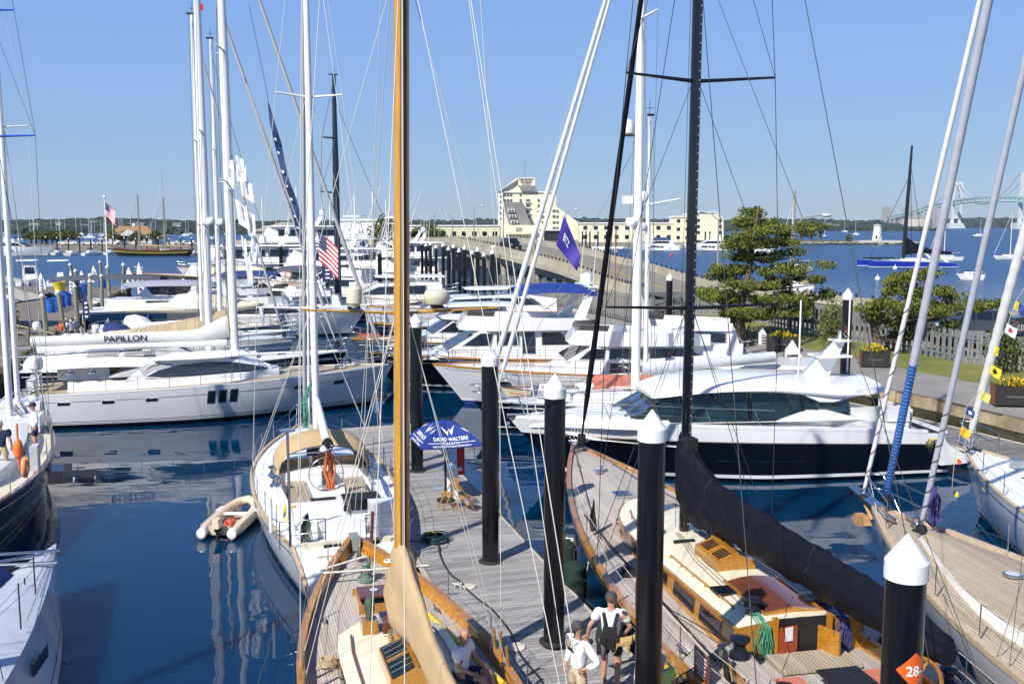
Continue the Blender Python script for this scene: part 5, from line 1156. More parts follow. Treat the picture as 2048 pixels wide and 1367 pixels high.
    mb=MB(); mb.box((-5.4,1.35,1.8),(2.3,.6,.5)); mb.box((-5.4,1.62,2.25),(2.3,.16,.55)); mb.box((-6.5,.3,1.8),(.6,2.2,.5)); mb.box((-6.75,.3,2.15),(.15,2.2,.4)); mb.obj('cockpit_settee',mat('white_upholstery',(.66,.67,.65),.6,bump=.2,bscale=4),root)
    mb=MB(); mb.box((-4.9,.3,1.98),(.9,.9,.05)); mb.lathe([(.06,0),(.06,.5)],(-4.9,.3,1.48),8); mb.obj('cockpit_table',blackm,root)
    mb=MB(); mb.prism([(-7.6,-2.0,.45),(-8.7,-1.8,.45),(-8.7,1.8,.45),(-7.6,2.0,.45)],(0,0,.14)); mb.obj('swim_platform',white,root)
    mb=MB(); mb.prism([(-7.7,-1.8,.592),(-8.6,-1.65,.592),(-8.6,1.65,.592),(-7.7,1.8,.592)],(0,0,.012)); mb.obj('platform_teak',teaky,root)
    mb=MB(); mb.prism([(-7.6,-2.1,1.5),(-7.95,-2.05,1.1),(-8.9,-1.95,.6),(-8.9,-1.95,.42),(-7.6,-2.1,.4)],(0,.3,0)); mb.prism([(-7.6,1.8,1.5),(-7.95,1.75,1.1),(-8.9,1.65,.6),(-8.9,1.65,.42),(-7.6,1.8,.4)],(0,.3,0)); mb.obj('quarter_fairing',white,root)
    mb=MB(); mb.tube([(-4.5,-2.28,1.72),(-2.5,-2.3,1.62),(-1.0,-2.31,1.75)],.05,6); mb.obj('side_vent',ltgrey,root)
    # bow rail
    t0=.30; mb=MB(); tops=[]
    for sd in (1,-1):
        tp=[Vector((H.x(t),sd*max(.05,H.hb(t)-.12),H.z(t)+.62+.1*t)) for t in H.ts(.42,1,12)]; mb.tube(tp,.018,6); mid=[p-V(0,0,.33) for p in tp[3:]]; mb.tube(mid,.01,5)
    mb.obj('bow_rail',steel,root); st=[]
    for sd in (1,-1):
        for t in (.45,.56,.67,.78,.88,.96): p=Vector((H.x(t),sd*max(.05,H.hb(t)-.12),H.z(t)+.05)); st.append([p,p+V(.28,-.0,.62+.1*t)])
    for s_ in st: lines(root,[s_],.014,steel,'rail_post')
    mb=MB(); mb.box((7.6,0,2.22),(.6,.3,.1)); mb.tube([(7.0,0,2.3),(7.9,0,2.15)],.04,6); mb.tube([(7.85,-.15,1.9),(7.9,.15,1.9)],.08,8); mb.obj('anchor',steel,root)
    mb=MB(); mb.lathe([(.12,0),(.12,.1),(.06,.14)],(6.7,0,2.35),12); mb.obj('windlass',blackm,root)
    # mast fin and aerials
    mb=MB(); mb.prism([(-3.1,-.1,3.5),(-4.2,-.1,3.44),(-4.75,-.06,4.7),(-4.45,-.06,4.8)],(0,.2,0)); mb.prism([(-3.6,-.55,4.15),(-4.9,-.45,4.15),(-4.9,.45,4.15),(-3.6,.55,4.15)],(0,0,.07)); mb.prism([(-4.3,-.35,4.72),(-4.9,-.3,4.72),(-4.9,.3,4.72),(-4.3,.35,4.72)],(0,0,.06)); mb.tube([(-4.6,0,4.7),(-4.6,0,5.1)],.06,8); mb.obj('radar_mast',white,root)
    for x,y,h in ((-3.3,-.6,2.8),(-5.4,-.9,3.1)): lines(root,[[(x,y,3.4),(x,y,3.4+h)]],.035,white2,'whip_aerial')
    mb=MB(); mb.tube([(2.5,0,3.1),(2.5,0,3.1)],.01,4)
    return root,H
rT,HT=tiara()
# ================================================================ generic builders for the middle distance
def msail(name,label,stern,bow,B,fb,hm,deckm=white,bands=None,mats=None,trunk=(.2,.7,.5,.3),trm=None,mast=None,winc=glass,n=8,extra=True,cat='sailboat',group=None,strp=None,rail=None,sw=.72):
    root,L=boat_root(name,label,cat,stern,bow,group)
    H=Hull(L,B,fb[0],fb[1],fb[2],tm=.42,p=2.1,sw=sw,rb=L*.07,rs=-.2,fl=.87)
    hull_obj(root,H,mats or [offw,blackg],bands or ((.88,0),(9,1)),n=18) if False else hull_obj(root,H,mats or [hm,white,blackg],bands or ((.86,0),(.90,1),(9,2)),n=18)
    deck_obj(root,H,deckm,n=14); cap_rail(root,H,rail or white2,w=.07,h=.05)
    if strp: stripe(root,H,strp,.15,.04)
    T=Trunk(H,*trunk,sd=.5,wmax=B*.32,nose=.35,tum=.2); T.build(root,trm or white,trm or white,n=8)
    a,b=trunk[0],trunk[1]; T.windows(root,[(a+(b-a)*.12,a+(b-a)*.38,.3,.75),(a+(b-a)*.45,a+(b-a)*.7,.3,.72)],winc,alu)
    for u in (.35,.62): x=H.x(a+(b-a)*u); hatch(root,x,0,T.base(a+(b-a)*u)+T.hh(a+(b-a)*u)+.04,.5,.5)
    hatch(root,H.x(b+.08),0,H.z(b+.08)+.04,.55,.55)
    mb=MB(); xc=H.x(a*.5); w=B*.3; z=H.z(.1)
    for sd in (1,-1): mb.box((xc,sd*w,z+.18),(L*a*.8,.2,.4))
    mb.box((xc+L*a*.42,0,z+.25),(.2,2*w,.5)); mb.obj('cockpit_coaming',trm or white,root)
    wheel(root,xc-.3,0,z+.6,.4); [winch(root,xc+.5,sd*w,z+.38,1.2) for sd in (1,-1)]
    guard(root,H,.04,.93,n,.62,False,steel,steel,.014,wr=.008)
    fenders(root,H,(.3,.5,.68),-1,[white2,navyc,ltgrey][int(L*10)%3]); fenders(root,H,(.35,.6),1)
    for sd in (1,-1): mb=MB(); mb.lathe([(.05,0),(.05,.1),(.09,.16),(.09,.24),(.01,.28)],(H.x(b)-.5,sd*.55,T.base(b)+T.hh(b)*.8),8,sx=1.2); mb.obj('dorade_vent',steel,root)
    boxp(root,(H.x(.03),-B*.22,H.z(.03)+.35),(.4,.6,.5),white2,'life_raft')
    if L>16.4: dome(root,H.x(.02)+.1,B*.3,H.z(0)+2.0,.22,.4); lines(root,[[(H.x(.02)+.1,B*.3,H.z(0)),(H.x(.02)+.1,B*.3,H.z(0)+2)]],.03,steel,'radar_pole')
    if L>12: dodger(root,H.x(a)-.2,T.base(a)+T.hh(a)*.7,B*.3,[gryc,tanc,whc,navyc][int(L*7)%4],1.7,.85)
    if mast: rig(root,H,**mast); dome(root,mast['xm']+.3,0,mast['z0']+7.5,.26,.35); lines(root,[[(mast['xm']-.2,.0,mast['z0']+1.3),(mast['xm']-L*.33,0,mast['z0']+1.5)]] if not mast.get('boom') else [[(mast['xm'],0,mast['z0']+7.4),(mast['xm']+.5,0,mast['z0']+7.5)]],.1 if not mast.get('boom') else .04,alu,'spar')
    return root,H
def dodger(root,x,z,w,m,l=1.6,h=.9):
    mb=MB(); rings=[]
    for xx,hh,ww in ((x-.1,h*.9,w),(x+.25*l,h,w),(x+.65*l,h*.75,w*.95),(x+l,.05,w*.8)): rings.append([Vector((xx,ww*cos(a),z+hh*max(0,sin(a))**.55)) for a in [PI*k/12 for k in range(13)]])
    mb.loft(rings,0,False,False,True); return mb.obj('dodger',m,root)
# ---- d : navy cutter behind the black motor yacht
rD,HD=msail('sailing_yacht','navy cutter with white mast, grey boom and two furled headsails, behind the black motor yacht',(12.4,44.2),(-1.7,42.3),3.9,(1.35,1.15,1.1),navy,mast=dict(xm=-.2,z0=1.5,zt=24,r=.155,mm=alu,spr=((17.8,1.5,.3),),fore=((6.6,1.5,.985,.13,mat('pale_grey_sleeve',(.60,.60,.61),.6,bump=.3,bscale=6)),(6.15,1.45,.97,.11,mat('pale_grey_sleeve',(.6,.6,.6)))),wm_=wire,wr=.011,boom=None),strp=white,rail=alug)
lines(rD,[[(-.5,0,2.55),(-6.7,0,3.05)]],.24,mat('grey_boom',(.50,.52,.56),.4),'boom',10); lines(rD,[[(-.2,0,1.9),(-2.6,0,2.6)],[(-.2,0,1.85),(-2.4,.0,2.5)]],.05,alu,'boom_vang')
dome(rD,.25,-.35,13.0,.28,.62); boxp(rD,(.1,-.3,12.9),(.5,.3,.08),blackm,'dome_bracket')
boxp(rD,(.25,-.1,10.1),(.45,.35,.35),white,'radar_box'); dome(rD,-.45,-.05,10.1,.2,.4); lines(rD,[[(-.1,0,9.8),(-2.1,0,10.15)]],.04,alu,'spreader_bar')
boxp(rD,(-2.6,0,2.0),(2.6,2.2,.35),white,'deck_house')
dodger(rD,-4.6,1.5,1.3,salmon if False else whc)
# ---- c : cream hull with the FOR SALE board
rC,HC=msail('sailing_yacht','pale yellow-cream hulled sloop with a FOR SALE board on its rail and a salmon cover',(11.2,46.2),(-.5,45.4),3.1,(1.4,1.1,1.1),mat('pale_yellow_hull',(.62,.58,.36),.3),mast=dict(xm=-1,z0=1.3,zt=14,r=.08,mm=alu,spr=((8,1,.1),),fore=((5.6,1.5,.98,.01,wire),),wr=.009),rail=mahog,strp=redp)
mb=MB(); mb.prism([(1.6,-1.1,1.35),(1.6,1.1,1.35),(1.4,.05,1.95),(1.4,-.05,1.95)],(-3.6,0,0)); mb.obj('deck_cover',salmon,rC)
def forsale(root,x,y,z,nm='for_sale_sign'):
    mb=MB(); mb.box((x,y,z),(.9,.03,.55)); o=mb.obj(nm,white2,root)
    text('FOR SALE',.19,inkn,lambda u,v:(x-u*0-u if False else x-u,y+.02,z+.06+v),root,'sign_lettering',True)
    boxp(root,(x,y+.02,z-.08),(.6,.006,.03),inkn,'sign_line'); boxp(root,(x,y+.02,z-.16),(.4,.006,.03),inkn,'sign_line')
forsale(rC,4.15,1.35,1.5)
def mmotor(label,stern,bow,B,fb,hm,cabs=(),fly=None,top=None,arch=None,rail=True,trim=varn,bands=None,mats=None,canvas=None,sw=.9,bf=.35,cat='motor yacht',group=None,name='motor_yacht',deckm=None,rb=.1,strp=None,n=18,ports=()):
    """cabs: list of (profile, halfwidth, window polygons, front(a,b) or None)"""
    root,L=boat_root(name,label,cat,stern,bow,group)
    H=Hull(L,B,fb[0],fb[1],fb[2],tm=.4,p=2.3,sw=sw,rb=L*rb,rs=.0,fl=.9,bf=bf)
    hull_obj(root,H,mats or [hm,white,blackg],bands or ((.88,0),(.93,1),(9,2)),n=n); deck_obj(root,H,deckm or white,n=14,camber=.12); cap_rail(root,H,trim,w=.1,h=.06,inner=.03)
    stripe(root,H,alug,.07,.03,'rub_rail')
    if L<30 and name!='sportfishing_boat': fenders(root,H,(.25,.45,.65),1,None,.14,.65); fenders(root,H,(.3,.55),-1,navyc,.14,.65)
    if strp: stripe(root,H,strp,.18,.05)
    if ports: hull_ports(root,H,glass,ports,.3,.45,.3,1,None); hull_ports(root,H,glass,ports,.3,.45,.3,-1,None)
    for prof,w,wins,fr in cabs:
        C=Cab(prof,w); C.build(root,white)
        if wins: C.panes(root,wins,glass,alug)
        if fr: C.front(root,fr[0],fr[1],glass,3)
    if fly:
        x0,x1,w,z,h=fly; mb=MB(); rings=[]
        for x,wf,zf in ((x0,1,.75),(x0+(x1-x0)*.5,1,.9),(x0+(x1-x0)*.8,.9,1),(x1,.55,1),(x1+.4,.35,.35)): rings.append([Vector((x,-w*wf,z)),Vector((x,-w*wf*1.02,z+h*zf)),Vector((x,-w*wf*.9,z+h*zf)),Vector((x,-w*wf*.9,z+.05)),Vector((x,w*wf*.9,z+.05)),Vector((x,w*wf*.9,z+h*zf)),Vector((x,w*wf*1.02,z+h*zf)),Vector((x,w*wf,z))])
        mb.loft(rings,0,False,False,False); mb.obj('flybridge',white,root); mb=MB(); mb.box(((x0+x1)/2,0,z+.35),(.5,w,.7)); mb.box((x0+.8,0,z+.3),(.7,w*1.4,.5)); mb.obj('helm_seat',white2,root)
        mb=MB(); a=rings; xa=x0+(x1-x0)*.8
        mb.prism([(xa,-w*.9,z+h),(x1,-w*.55,z+h),(x1,w*.55,z+h),(xa,w*.9,z+h),(xa-.06,w*.9,z+h),(x1-.06,w*.5,z+h),(x1-.06,-w*.5,z+h),(xa-.06,-w*.9,z+h)],(-.1,0,.28)); mb.obj('venturi_screen',mat('smoked_screen',(.05,.045,.04),.1),root)
    if top: x0,x1,w,z,m_=top; slab(root,x0,x1,w,z,.16,m_,'hardtop'); lines(root,[[(x,sd*w*.9,z-1.35),(x-.15,sd*w*.9,z)] for sd in (1,-1) for x in (x0+.3,x1-.8)],.035,steel,'hardtop_frame')
    if canvas:
        x0,x1,w,z,m_=canvas; mb=MB(); rings=[]
        for i in range(9): u=i/8; rings.append([Vector((x0+(x1-x0)*u,k*w,z+.22*(1-k*k)+.12*sin(u*PI)-(.22 if abs(k)>.97 else 0)-.12*(abs(sin(u*3*PI))<.2))) for k in (-1,-.96,-.6,-.2,.2,.6,.96,1)])
        mb.loft(rings,0,False,False,True); mb.obj('bimini',m_,root); lines(root,[[((x0+x1)/2,sd*w,z-1.3),(x0+.2,sd*w,z)] for sd in (1,-1)]+[[((x0+x1)/2,sd*w,z-1.3),(x1-.2,sd*w,z)] for sd in (1,-1)],.022,steel,'bimini_frame')
    if arch:
        x,w,z,h=arch
        for sd in (1,-1): mb=MB(); mb.prism([(x+.9,sd*w,z),(x+.2,sd*w,z),(x-.7,sd*w*.8,z+h),(x-.3,sd*w*.8,z+h)],(0,-sd*.12,0)); mb.obj('arch_leg',white,root)
        boxp(root,(x-.5,0,z+h+.02),(.6,w*1.75,.12),white,'arch_top'); dome(root,x-.5,0,z+h+.12,.34,.6); mb=MB(); mb.box((x-.3,.7*w,z+h+.25),(.12,.9,.12)); mb.lathe([(.14,0),(.12,.16)],(x-.3,.7*w,z+h+.06),10); mb.obj('radar_scanner',white2,root)
        for y in (-.8*w,.8*w): lines(root,[[(x-.4,y,z+h*.5),(x-.7,y,z+h+2.6)]],.022,white2,'whip_aerial')
    if rail: guard(root,H,.35,.95,8,.7,False,steel,steel,.02,True,False,wr=.012)
    return root,H
# ---- b : white trawler bow
mmotor('white flared-bow trawler with wooden cap rail and an enclosed flybridge, behind the FOR SALE sloop',(12.2,50.2),(-4.0,48.6),4.7,(2.05,1.65,1.5),offw,
 cabs=[([(2.6,1.5),(1.2,2.35),(-7,2.35),(-7,1.5)],1.85,[[(-.6,1.65),(-.6,2.2),(-3.5,2.2),(-4.6,1.9),(-4.6,1.65)]],None),([(1.6,2.3),(.3,3.05),(-6.2,3.05),(-6.6,2.3)],1.7,[[(.9,2.42),(.3,2.9),(-.4,2.9),(-.3,2.42)],[(-.6,2.42),(-.6,2.9),(-2.4,2.9),(-2.4,2.42)],[(-2.6,2.42),(-2.6,2.9),(-4.6,2.9),(-5.2,2.42)]],((1.55,2.36),(.35,3.0)))],
 fly=(-5.6,.9,1.85,3.05,.75),trim=varn,bands=((.84,0),(.9,1),(9,2)),mats=[offw,white,bluebot],ports=(.8,.66,.56),strp=None)
# ---- a : black hulled flybridge with blue bimini
mmotor('dark-hulled flybridge trawler with white cabin, blue bimini and a big satellite dome on its arch',(8.5,56.3),(-8.1,53.6),5.0,(2.0,1.7,1.6),blackg,
 cabs=[([(5.4,1.75),(3.2,2.4),(-4,2.4),(-4,1.6)],1.95,None,None),([(4.2,2.1),(2.2,3.25),(-3.4,3.25),(-3.8,2.1)],1.85,[[(3.2,2.45),(2.2,3.1),(1.5,3.1),(1.7,2.45)],[(1.3,2.45),(1.3,3.1),(.1,3.1),(.1,2.45)],[(-.1,2.0),(-.1,3.15),(-.8,3.15),(-.8,2.0)],[(-1.2,2.45),(-1.2,3.1),(-2.2,3.1),(-3.0,2.45)]],((4.1,2.22),(2.25,3.18)))],
 fly=(-3.8,2.9,1.95,3.25,.8),canvas=(-4.3,.2,1.7,5.4,bluec),arch=(-3.6,1.9,3.3,2.3),trim=varn,strp=mat('gold_stripe',(.5,.35,.1)))
# ---- e2 : downeast with varnished windscreen
mmotor('white low downeast cruiser with dark grey hull and varnished windscreen, left of the blue bimini',(2.5,64.2),(-10.2,61),4.2,(1.9,1.6,1.4),greenblue,
 cabs=[([(4.6,1.5),(1.6,2.2),(-.2,2.25),(-5,2.2),(-5,1.4)],1.7,None,None),([(1.6,2.1),(.2,3.0),(-4.4,3.0),(-4.6,2.1)],1.6,[[(1.1,2.3),(.2,2.88),(-.8,2.88),(-.8,2.3)],[(-1.0,2.3),(-1.0,2.88),(-4.0,2.88),(-4.0,2.3)]],((1.55,2.2),(.25,2.95)))],top=(-4.8,.8,1.75,3.1,white),trim=varn,deckm=cream,strp=white)
mmotor('navy-hulled picnic launch with a varnished wooden wheelhouse, behind the downeast cruiser',(3.5,72.5),(-10.0,69),4.2,(2.1,1.6,1.5),navy,
 cabs=[([(3.6,1.6),(2.0,2.3),(-3.5,2.3),(-3.5,1.5)],1.6,None,None),([(2.2,2.2),(1.4,3.1),(-2.6,3.1),(-2.6,2.2)],1.5,[[(1.6,2.35),(1.3,3.0),(.2,3.0),(.2,2.35)],[(0,2.35),(0,3.0),(-2.2,3.0),(-2.2,2.35)]],((2.15,2.3),(1.42,3.05)))],top=(-3.4,2.2,1.8,3.25,white),trim=varn)
boxp(bpy.data.objects[-1] if False else [o for o in COL.objects if o.get('label','').startswith('navy-hulled picnic')][0],(-.6,0,2.05),(5.4,3.1,.5),varn,'wooden_cabin_side')
mmotor('long white express cruiser with curved cabin top, in front of the causeway pilings',(5.5,84),(-12.5,80),5.0,(2.4,2.0,1.7),white,
 cabs=[([(5.5,1.9),(1.5,3.1),(-4,3.3),(-7,2.9),(-7,1.8)],2.0,[[(3.2,2.3),(1.6,2.9),(-1.5,3.0),(-1.5,2.4)],[(-1.8,2.4),(-1.8,3.0),(-5,2.9),(-5.6,2.4)]],((4.6,2.2),(1.7,3.02)))],top=(-6.5,.6,1.9,3.7,white))
mmotor('white sedan cruiser with its cabin beneath the black sloop spreaders, before the board fence',(14.5,56.5),(2.5,58.5),4.4,(2.0,1.7,1.5),white,
 cabs=[([(3.5,1.6),(1.5,2.3),(-5,2.3),(-5,1.5)],1.8,None,None),([(2.0,2.2),(.6,3.0),(-4.6,3.0),(-4.8,2.2)],1.7,[[(1.4,2.35),(.6,2.88),(-.8,2.88),(-.8,2.35)],[(-1.0,2.35),(-1.0,2.88),(-4.0,2.88),(-4.0,2.35)]],((1.95,2.26),(.65,2.95)))],fly=(-4.4,.6,1.7,3.0,.6),trim=white2)
mmotor('white catamaran-like cruiser with rounded dark side windows, just beyond the black motor yacht roof',(15.0,45.5),(5.2,46.8),4.2,(1.8,1.6,1.5),white,
 cabs=[([(3.6,1.6),(2.4,2.55),(-4.4,2.6),(-4.6,1.5)],1.75,[[(1.9,1.95),(1.6,2.4),(.2,2.4),(-.1,1.95)],[(-.6,1.95),(-.4,2.4),(-3.4,2.4),(-3.4,1.95)]],((3.4,1.8),(2.5,2.5)))],trim=white2)
# triangular half-furled white sail
root=thing('jib_sail','tall triangular white sail with a small red crest, right of the white mast','sail')
a,b,c=A(1274,560,55),A(1325,725,54),A(1262,730,55.6); mb=MB(); N=12; rows=[]
for i in range(N+1):
    u=i/N; p=a+(c-a)*u; q=a+(b-a)*u; rows.append([p+(q-p)*(k/6)+V(0,-.25*sin(PI*k/6)*u-.04*sin(k*2+i),0) for k in range(7)])
mb.loft(rows,0,False,False,True); mb.obj('sailcloth',whc,root)
mb=MB(); q=A(1300,668,54.0); 
for k in range(3): mb.tube([q,q+V(.14*(k-1),0,.18)],.03,5)
mb.obj('crest',redp,root); lines(root,[[A(1270,520,55),a,c]],.03,wire,'luff_stay')
# ================================================================ left-middle boats, rows behind the lettered boom
def mk(z0,zt,xm,r=.11,fore=(),spr=((9,1.1,.1),(14,.9,.1)),boom=None,mm=alu,wr=.014,rake=0): return dict(xm=xm,z0=z0,zt=zt,r=r,mm=mm,spr=spr,fore=fore,wm_=wire,wr=wr,boom=boom,rake=rake)
msail('sailing_yacht','dark-hulled sloop with grey decks lying just behind the lettered-boom yacht',(-26,51.5),(-9.5,56.0),4.4,(1.8,1.45,1.4),navy,deckm=nonskid,mast=mk(1.6,25,0.9,.17,fore=((8.0,1.9,.97,.12,gryc),)),strp=white)
msail('sailing_yacht','white sloop with a cream sheer stripe, third yacht behind the lettered boom',(-28,58),(-14,61.5),4.2,(1.7,1.4,1.3),offw,deckm=teaky,mast=mk(1.6,21.5,1.9,.13,fore=((6.8,1.9,.97,.09,mat('taupe_sleeve',(.36,.35,.33),.7)),),boom=(2.4,6.0,0,.1,alu,whc,.35)))
msail('sailing_yacht','white sloop with paired spreaders between the teal hull and the cream tender',(-30,64.5),(-15,68),4.2,(1.7,1.4,1.3),white,mast=mk(1.6,21.3,2.5,.12,fore=((7.2,1.8,.95,.02,wire),),boom=(2.3,5.0,0,.1,alu,whc,.35)))
rTe,HTe=msail('sailing_yacht','teal-hulled sloop with cream toe rail and a crew member on its bow',(-30.5,70.5),(-17.2,73.0),4.2,(1.6,1.35,1.3),teal,mast=mk(1.6,22,1.2,.12),rail=cream)
mmotor('big express yacht with dark navy hull and long white deck beyond the teal sloop',(-37,84),(-18.6,88),5.2,(2.3,1.9,1.7),mat('prussian_hull',(.008,.035,.08),.1,coat=.6),cabs=[([(2.5,1.9),(.5,2.6),(-7,2.7),(-7.5,1.8)],1.9,[[(.2,2.1),(-.4,2.5),(-4,2.55),(-4,2.1)]],None)],trim=white2,canvas=(-6,1.5,1.9,3.9,lilc))
# dark bimini rib with outboards
rR,HR=mmotor('black rigid inflatable with a long charcoal bimini and twin black outboards at its stern',(-44.2,93.5),(-31.5,97),3.4,(1.3,1.1,1.0),blackg,canvas=(-6.5,3.4,1.7,3.9,duskc),rail=False,trim=ltgrey,name='motor_boat',cat='boat')
for y in (-.6,.6): mb=MB(); mb.ball((-6.9,y,1.9),.55,0,12,1.1,.9,1.2); mb.box((-6.8,y,.9),(.4,.3,1.4)); mb.obj('outboard_motor',blackg,rR)
boxp(rR,(-2,0,1.5),(2.2,1.6,.9),white,'console'); boxp(rR,(1.2,0,1.35),(1.6,1.8,.4),cream,'seat')
# cream tender
root=thing('tender','cream tender with PNEUMATIC in grey letters along its side, chocked behind the lettered boom','tender',(-24.3,74.5,0),R(6))
mb=MB(); rings=[[Vector((x,w*cos(a),z+h*sin(a))) for a in [2*PI*k/14 for k in range(14)]] for x,w,z,h in ((-5.2,.5,2.7,.15),(-4.9,1.1,2.7,.35),(-1,1.2,2.75,.45),(3,1.1,2.8,.42),(4.6,.6,2.9,.3),(5.2,.1,3.0,.1))]
mb.loft(rings,0); mb.obj('tube',cream,root); mb=MB(); rings=[[Vector((x,w*cos(a),3.0+h*max(0,sin(a))**.7)) for a in [PI*k/10 for k in range(11)]] for x,w,h in ((-2.0,.7,.1),(-1.2,.9,.75),(1.0,.9,.8),(3.2,.8,.45),(4.2,.4,.1))]
mb.loft(rings,0,False,False,True); mb.obj('cover',cream,root); boxp(root,(0,0,1.9),(4,.8,1.0),midgrey,'chock')
text('PNEUMATIC',.42,mat('grey_lettering',(.15,.17,.2),.6,var=0),lambda u,v:(1.0+u,-1.24,2.6+v),root,'lettering',True,1.25)
# tan covered hull
root=thing('covered_boat','boat under a ridged tan canvas winter cover rising to the mast behind the lettered boom','boat',(-19.6,60.5,0),R(14))
mb=MB(); rings=[]
for i in range(15):
    u=i/14; h=.3+1.25*u**1.6; rings.append([Vector((-5.2+7.2*u,k*1.6,2.3+h*(1-abs(k))**.9+.03*sin(i*3))) for k in (-1,-.6,-.3,0,.3,.6,1)])
mb.loft(rings,0,False,False,True); mb.obj('canvas_cover',mat('ridged_tan_canvas',(.42,.33,.20),.85,var=.3,scale=2,stretch=(6,.3,.3)),root)
H=Hull(12,3.6,1.9,2.0,2.0); hull_obj(root,H,[offw,white,blackg],((.86,0),(.9,1),(9,2)),n=14); deck_obj(root,H,white,n=10)
# express yacht with hardtop at far left-middle, and bigger yachts
for i,(s,b,lb,cv) in enumerate((((-27,79),(-12,80.5),'white express cruiser with navy bimini just beyond the teal sloop bow',navyc),((-36,104),(-22,106),'white sedan cruiser with grey canvas, left of the white trawler yacht',gryc),((-19,99),(-5.5,101.5),'white flybridge cruiser between the far black mast and the golden mast',whc),((-30,88),(-17,92.5),'white cruiser with cream canvas behind the navy express yacht',cream),((-15,90),(-27,88.5),'white cruiser with charcoal canvas left of the navy feather flag',duskc))):
    mmotor(lb,s,b,4.6,(2.2,1.8,1.5),white,cabs=[([(4,1.6),(1.5,2.6),(-5,2.7),(-5.4,1.5)],1.8,[[(2.6,1.95),(1.5,2.45),(-.6,2.5),(-.6,1.95)],[(-1,1.95),(-1,2.5),(-4.4,2.5),(-4.4,1.95)]],((3.7,1.8),(1.6,2.55)))],fly=(-4.4,.8,1.7,2.6,.7),canvas=(-4.2,.4,1.6,5.0,cv),arch=(-3.6,1.7,2.7,1.9),trim=white2)
mmotor('white centre-console express with black-edged hardtop, right of the flagpole',(-37,113),(-24,113.5),4.2,(2.1,1.8,1.5),white,cabs=[([(2,1.8),(.5,2.6),(-2,2.6),(-2.4,1.7)],1.3,[[(1,2.0),(.3,2.5),(-.6,2.5),(-.6,2.0)]],((1.9,1.9),(.55,2.55)))],top=(-3.6,1.2,1.7,5.2,blackm),arch=(-2.6,1.5,2.7,2.3))
def bigyacht(label,stern,bow,B,h,decks,hm=white,group='large motor yachts'):
    L=math.hypot(bow[0]-stern[0],bow[1]-stern[1]); cabs=[]
    z=h
    x1=L*.22; x0=-L*.42
    for i in range(decks):
        zz=z+i*2.2; f=x1-i*L*.09; b=x0+i*L*.05; n_=max(2,int((f-b)/2.6)); wins=[]
        for k in range(n_): xa=b+.5+(f-b-1.6)*k/n_; xb=xa+(f-b-1.6)/n_-.35; wins.append([(xa,zz+.75),(xb,zz+.75),(xb,zz+1.55),(xa,zz+1.55)])
        cabs.append(([(f+1.2,zz),(f,zz+1.9),(b,zz+1.9),(b,zz)],B*.40-.12*i,wins,((f+1.0,zz+.4),(f+.15,zz+1.7))))
    r,H=mmotor(label,stern,bow,B,(h+.9,h+.2,h-.1),hm,cabs=cabs,group=group,rail=True,arch=(x0+L*.2,B*.3,z+decks*2.2-.3,1.7))
    for i in range(decks): slab(r,x0+i*L*.05-1.6,x1-i*L*.09+.5,B*.47-.12*i,z+i*2.2+2.0,.18,white,'deck_overhang',camber=.05)
    for k in range(3): lines(r,[[(x0+2+k*1.4,(-1)**k*.8,z+decks*2.2),(x0+1.7+k*1.4,(-1)**k*.8,z+decks*2.2+3.2)]],.03,white2,'whip_aerial')
    dome(r,x0+L*.3,B*.15,z+decks*2.2+.2,.45,.9)
    return r
y1=bigyacht('white trawler yacht with square cabin windows and an orange life ring',(-13.5,118),(-33,114),6,2.0,2)
mb=MB(); mb.torus((3.2,2.45,3.3),.38,.09,'Y',16,6); mb.obj('life_ring',orange,y1)
bigyacht('tall white motor yacht with stacked decks and domes, behind the white trawler yacht',(-20,140),(-46,134),6.6,2.4,3)
bigyacht('long low white motor yacht whose dark window band shows left of the flag string',(-22,126),(-47,121),6.2,2.2,2,navy)
bigyacht('white motor yacht with navy canvas on its flybridge, beside the black far mast',(-9,146),(-26,150),6.0,2.2,2)
bigyacht('white yacht moored farthest back beneath the warehouse roofs',(-22,170),(-45,166),6.4,2.4,2)
def sportfish(label,stern,bow,B,hm=white):
    r,H=mmotor(label,stern,bow,B,(2.6,1.9,1.3),hm,cabs=[([(3.6,1.9),(1.2,3.6),(-3,3.6),(-3,1.6)],1.9,[[(2.4,2.5),(1.4,3.2),(-2.4,3.2),(-2.4,2.5)]],None)],fly=(-3.2,.8,1.8,3.6,.8),top=(-3.2,.6,1.7,5.8,white),group='sportfishing boats',name='sportfishing_boat',cat='fishing boat')
    s=[]
    for sd in (1,-1):
        s+= [[(-2.8,sd*1.6,4.4),(-2.0,sd*.8,9.2)],[(.2,sd*1.6,4.4),(-.9,sd*.8,9.2)],[(-2.6,sd*1.4,6.2),(-.5,sd*1.3,7.4)],[(-.1,sd*1.4,6.2),(-2.3,sd*1.1,7.6)],[(-2.2,sd*1.0,8.4),(-.9,sd*1.0,7.4)]]
    s+=[[(-2,-.8,9.2),(-2,.8,9.2),(-.9,.8,9.2),(-.9,-.8,9.2),(-2,-.8,9.2)],[(-2.1,-1,7.6),(-2.1,1,7.6)],[(-.7,-1,7.6),(-.7,1,7.6)]]
    lines(r,s,.045,alu,'tuna_tower',4); slab(r,-2.6,-.4,.95,9.9,.1,white,'tower_top')
    for sd in (1,-1): lines(r,[[(.4,sd*1.8,3.4),(-3.4,sd*3.0,13.2)],[(.4,sd*1.8,4.2),(-1.2,sd*3.0,7.6),(-2.6,sd*2.85,11)]],.03,alu,'outrigger',4)
    for k in range(4): lines(r,[[(-2.8,-1.2+.8*k,4.4),(-3.4,-1.4+.9*k,7.2)]],.02,blackm,'fishing_rod',4)
    return r
